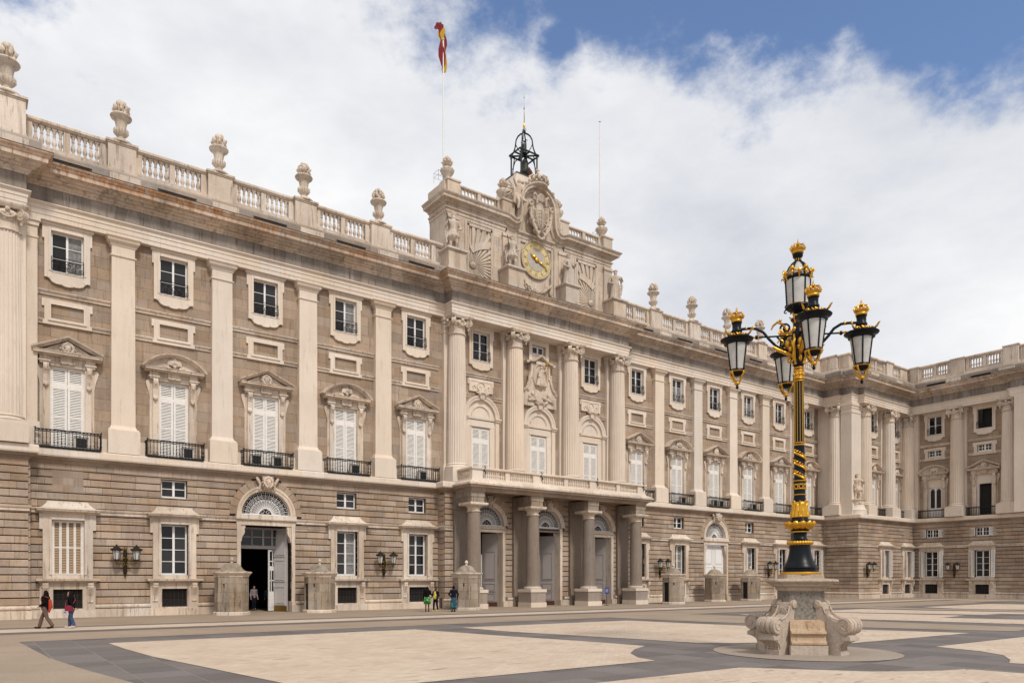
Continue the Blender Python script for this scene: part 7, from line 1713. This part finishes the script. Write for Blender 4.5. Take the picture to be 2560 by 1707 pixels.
def person(loc, rz, label, h=1.65, pose='stand', stride=.0, skin=None, arms=None, look=0.0):
    """local -Y is the way the figure faces; joints in metres for 1.65 m"""
    s = h/1.65; skin = skin or M_SKIN; t = thing('person', label, 'person', loc, rz); t.scale = (s, s, s)
    J = {}
    J['hip'] = (0, 0, .90); J['hl'], J['hr'] = (-.09, 0, .88), (.09, 0, .88)
    fl, fr_ = -stride, stride
    J['kl'], J['kr'] = (-.09, fl*.5-.05, .48), (.09, fr_*.5-.05, .48)
    J['al'], J['ar'] = (-.09, fl, .09 if fl <= 0 else .13), (.09, fr_, .09 if fr_ <= 0 else .13)
    J['tl'], J['tr'] = (-.10, fl-.17, .035), (.10, fr_-.17, .035)
    J['sl'], J['sr'] = (-.17, 0, 1.34), (.17, 0, 1.34)
    J['el'], J['er'] = (-.23, .04, 1.08), (.23, .04, 1.08); J['wl'], J['wr'] = (-.24, -.06, .84), (.24, -.06, .84)
    J['head'] = (0, -.03-.05*look, 1.53-.02*look)
    if arms: J.update(arms)
    b = MB(); V = Vector
    cap(b, J['hl'], J['kl'], .085, .055, 10); cap(b, J['kl'], J['al'], .055, .038); cap(b, J['al'], J['tl'], .042, .032)
    cap(b, J['hr'], J['kr'], .085, .055, 10); cap(b, J['kr'], J['ar'], .055, .038); cap(b, J['ar'], J['tr'], .042, .032)
    cap(b, (0, 0, .92), (0, 0, 1.12), .14, .12, 12); cap(b, (0, 0, 1.12), (0, 0, 1.30), .12, .14, 12); cap(b, J['sl'], J['sr'], .065, .065); cap(b, (0, 0, 1.34), (0, -.01, 1.45), .055, .05)
    H = V(J['head']); b.ball(H, .095, 12, 9, (.82, 1.0, 1.22)); b.ball(H+V((0, -.095, -.015)), .018, 6, 5, (1, 1, 1.6)); b.ball(H+V((0, -.05, -.07)), .05, 8, 6)
    for q in (-1, 1): b.ball(H+V((q*.082, .0, -.01)), .02, 6, 4, (.5, 1, 1.4))
    for a in 'lr':
        cap(b, J['s'+a], J['e'+a], .048, .038); cap(b, J['e'+a], J['w'+a], .038, .026)
        w = V(J['w'+a]); d = (w-V(J['e'+a])).normalized(); sd = d.cross(V((0, 1, .2))).normalized(); pm = w+d*.05; cap(b, w, pm+d*.02, .026, .032, 8)
        q_ = 1 if a == 'l' else -1
        for i in range(4): o_ = sd*(.024-.016*i)*1.0; cap(b, pm+d*.03+o_, pm+d*(.085-.008*abs(i-1.5))+o_+V((0, -.012, 0)), .0095, .007, 6)
        cap(b, pm+sd*.028, pm+sd*.045+d*.045+V((0, -.01, 0)), .010, .008, 6)
    o = link('body', remesh(b, .0135, 1, 'body'), skin, t)
    m_ = MB()
    for q in (-1, 1): m_.ball(H+V((q*.033, -.088, .012)), .010, 6, 4)
    part('eyes', m_, M_HAIR, o)
    m_ = MB(); m_.ball(H+V((0, -.092, -.055)), .018, 6, 4, (1.3, .5, .35)); part('mouth', m_, M_CRIM if skin is M_SKIN else M_SKIND, o)
    return t, J
def wear(t, name, caps, mat, vox=.018, balls=()):
    m_ = MB()
    for c in caps: cap(m_, *c, 10)
    for bb in balls: m_.ball(*bb)
    return link(name, remesh(m_, vox, 1, name), mat, t)
def trousers(t, J, mat, r=.1, low=.055, name='trousers'):
    c = []
    for a in 'lr': k = Vector(J['a'+a])+Vector((0, .01, .03)); c += [(J['h'+a], J['k'+a], r, .075), (J['k'+a], k, .075, low+.012)]
    c.append(((-.06, 0, .93), (.06, 0, .93), .12, .12)); wear(t, name, c, mat)
def shoes(t, J, mat):
    c = []
    for a in 'lr': c += [(Vector(J['a'+a])+Vector((0, .02, -.045)), Vector(J['t'+a])+Vector((0, -.01, .008)), .046, .042)]
    wear(t, 'shoes', c, mat, .014)
def jacket(t, J, mat, bottom=.86, r=.155, name='jacket', flare=.17):
    c = [((0, 0, 1.28), (0, 0, 1.08), .165, r), ((0, 0, 1.08), (0, 0, bottom+.12), r, flare), (J['sl'], J['sr'], .085, .085)]
    for a in 'lr': e = Vector(J['e'+a]); w = Vector(J['w'+a]); c += [(J['s'+a], e, .072, .058), (e, e.lerp(w, .9), .056, .044)]
    wear(t, name, c, mat)
def hair(t, J, long=0, mat=None):
    H = Vector(J['head']); c = [(H+Vector((0, .04, .02)), H+Vector((0, .04, .045)), .096, .088)]
    if long:
        for x in (-.05, 0, .05): c.append((H+Vector((x, .07, .0)), H+Vector((x*1.9, .10, -long)), .06, .05))
        for q in (-1, 1): c.append((H+Vector((q*.07, .035, .03)), H+Vector((q*.10, .03, -long*.8)), .034, .042))
    wear(t, 'hair', c, mat or M_HAIR, .014)
# facing: image-left seen from the camera is world direction (-.80, .59)
RL = atan2(-.80, -.59)      # turns local -Y to (-.80,.59)
t, J = person((-35.95, -10.85, .012), RL, 'woman with long black hair in black jacket and brown trousers striding left', 1.66, stride=.33, arms={'el': (-.26, -.0, 1.10), 'wl': (-.14, -.2, .98), 'er': (.24, .08, 1.1), 'wr': (.2, -.14, .98)})
trousers(t, J, M_TROU, .11, .065); jacket(t, J, M_BLK, .80, .16); shoes(t, J, M_BLK); hair(t, J, .34)
wear(t, 'scarf', [((-.04, -.12, 1.40), (-.06, -.18, 1.1), .05, .045), ((-.05, -.17, 1.1), (-.1, -.2, .84), .045, .05), ((-.08, -.06, 1.42), (.08, -.06, 1.42), .055, .055)], M_SCARF)
F1 = t.matrix_world if False else (Matrix.Translation((-35.95, -10.85, .012)) @ Matrix.Rotation(RL, 4, 'Z'))
q = thing('backpack', 'orange-red bag on the back of the striding woman', 'backpack'); q.matrix_world = F1; m_ = MB(); cap(m_, (0, .19, 1.22), (0, .22, .95), .07, .085); cap(m_, (.02, .21, .95), (.03, .17, .72), .07, .04); link('bag', remesh(m_, .02, 1, 'bag'), M_ORNG, q)
m_ = MB(); m_.tube([(.1, .2, 1.35), (.14, 0, 1.42), (.13, -.15, 1.3), (.15, .0, 1.0)], .014, 5); part('strap', m_, M_ORNG, q)
q = thing('handbag', 'brown leather handbag carried in front by the striding woman', 'handbag'); q.matrix_world = F1; m_ = MB(); cap(m_, (-.2, -.24, .98), (-.2, -.2, .84), .07, .09); link('bag', remesh(m_, .02, 1, 'bag'), simple('dark_red_leather', (.09, .02, .015), .5), q)
t, J = person((-35.0, -11.15, .012), RL+.1, 'woman looking down in black jacket and blue jeans walking left behind the other', 1.64, stride=.13, look=1.0, arms={'el': (-.27, -.05, 1.1), 'wl': (-.28, -.28, .9), 'er': (.26, .12, 1.1), 'wr': (.3, .3, .9)})
trousers(t, J, M_JEAN, .11, .06); jacket(t, J, M_BLK, .95, .155, flare=.15); shoes(t, J, M_SHW); hair(t, J, .22)
F2 = Matrix.Translation((-35.0, -11.15, .012)) @ Matrix.Rotation(RL+.1, 4, 'Z')
q = thing('shoulder_bag', 'crimson shoulder bag at the hip of the woman in jeans', 'handbag'); q.matrix_world = F2; m_ = MB(); m_.loft([[(-x, y, z) for x, y in ((-.27, -.17), (-.18, -.2), (-.16, .15), (-.24, .17))] for z in (.76, .78)] + [[(-x, y, z) for x, y in ((-.28, -.15), (-.19, -.17), (-.17, .13), (-.26, .14))] for z in (.9, .99)]); part('bag', m_, M_CRIM, q); m_ = MB(); m_.tube([(.22, .12, .98), (.1, .2, 1.25), (-.1, .05, 1.44), (-.1, -.15, 1.3), (.12, -.19, 1.15), (.22, -.14, .98)], .014, 5); part('strap', m_, M_CRIM, q)
q = thing('water_bottle', 'clear plastic water bottle with blue label in her hand', 'bottle'); q.matrix_world = F2 @ T(-.29, -.42, .58); m_ = MB(); m_.lathe([(.03, 0), (.033, .02), (.033, .15), (.014, .19), (.014, .22)], 10); part('bottle_body', m_, simple('clear_plastic', (.6, .65, .7), .15), q, smooth=40); m_ = MB(); m_.lathe([(.035, .08), (.035, .13)], 10); part('label_band', m_, simple('blue_label', (.03, .07, .35), .5), q)
# three visitors by the portico
t, J = person((-13.95, -5.75, .004), radians(150), 'woman in black top and green patterned skirt with bare legs standing near the grille', 1.68, stride=.08, skin=M_SKIND, arms={'el': (-.26, -.03, 1.12), 'wl': (-.1, -.24, 1.2)})
jacket(t, J, M_BLK, .88); hair(t, J, .16); wear(t, 'skirt', [((0, 0, .96), (0, 0, .72), .16, .22), ((-.06, 0, .9), (-.1, 0, .62), .15, .15), ((.06, 0, .9), (.1, 0, .62), .15, .15)], M_GRN); shoes(t, J, M_BLK)
t, J = person((-13.15, -5.5, .004), radians(-60), 'youth in yellow shirt, open dark jacket and black leggings with yellow shoes', 1.60, stride=.12, skin=M_SKIND, arms={'el': (-.26, 0, 1.1), 'wl': (-.2, -.2, .98), 'wr': (.2, -.2, 1.05)})
trousers(t, J, M_NAVY, .09, .045, 'leggings'); jacket(t, J, M_NAVY, .84, .145, flare=.15); hair(t, J); wear(t, 'yellow_shirt', [((0, -.06, 1.3), (0, -.08, .95), .115, .125)], M_YELC); shoes(t, J, M_YELC)
t, J = person((-12.6, -6.9, .004), radians(165), 'person in dark jacket and long teal patterned skirt standing with a hand on the hip', 1.72, stride=.05, skin=M_SKIND, arms={'er': (.32, .03, 1.12), 'wr': (.17, -.05, .98), 'el': (-.3, .0, 1.12), 'wl': (-.28, -.05, .88)})
jacket(t, J, M_NAVY, .84); hair(t, J); wear(t, 'long_skirt', [((0, 0, .94), (0, 0, .35), .16, .19), ((-.07, .02, .8), (-.1, .02, .3), .12, .13), ((.07, .02, .8), (.1, .02, .3), .12, .13)], M_TEAL); shoes(t, J, M_BLK)
# two dim figures inside the open gate
t, J = person((-22.6, 3.2, .0), radians(10), 'person in a white shirt and dark trousers standing inside the dim gateway', 1.72, stride=.03)
trousers(t, J, M_NAVY); jacket(t, J, M_SHIRT, .92, name='shirt'); hair(t, J); shoes(t, J, M_BLK)
t, J = person((-21.4, 3.8, .0), radians(-20), 'person in a green top beside the white-shirted one inside the gateway', 1.62, stride=.03)
trousers(t, J, M_NAVY); jacket(t, J, M_TEAL, .92, name='top'); hair(t, J); shoes(t, J, M_BLK)
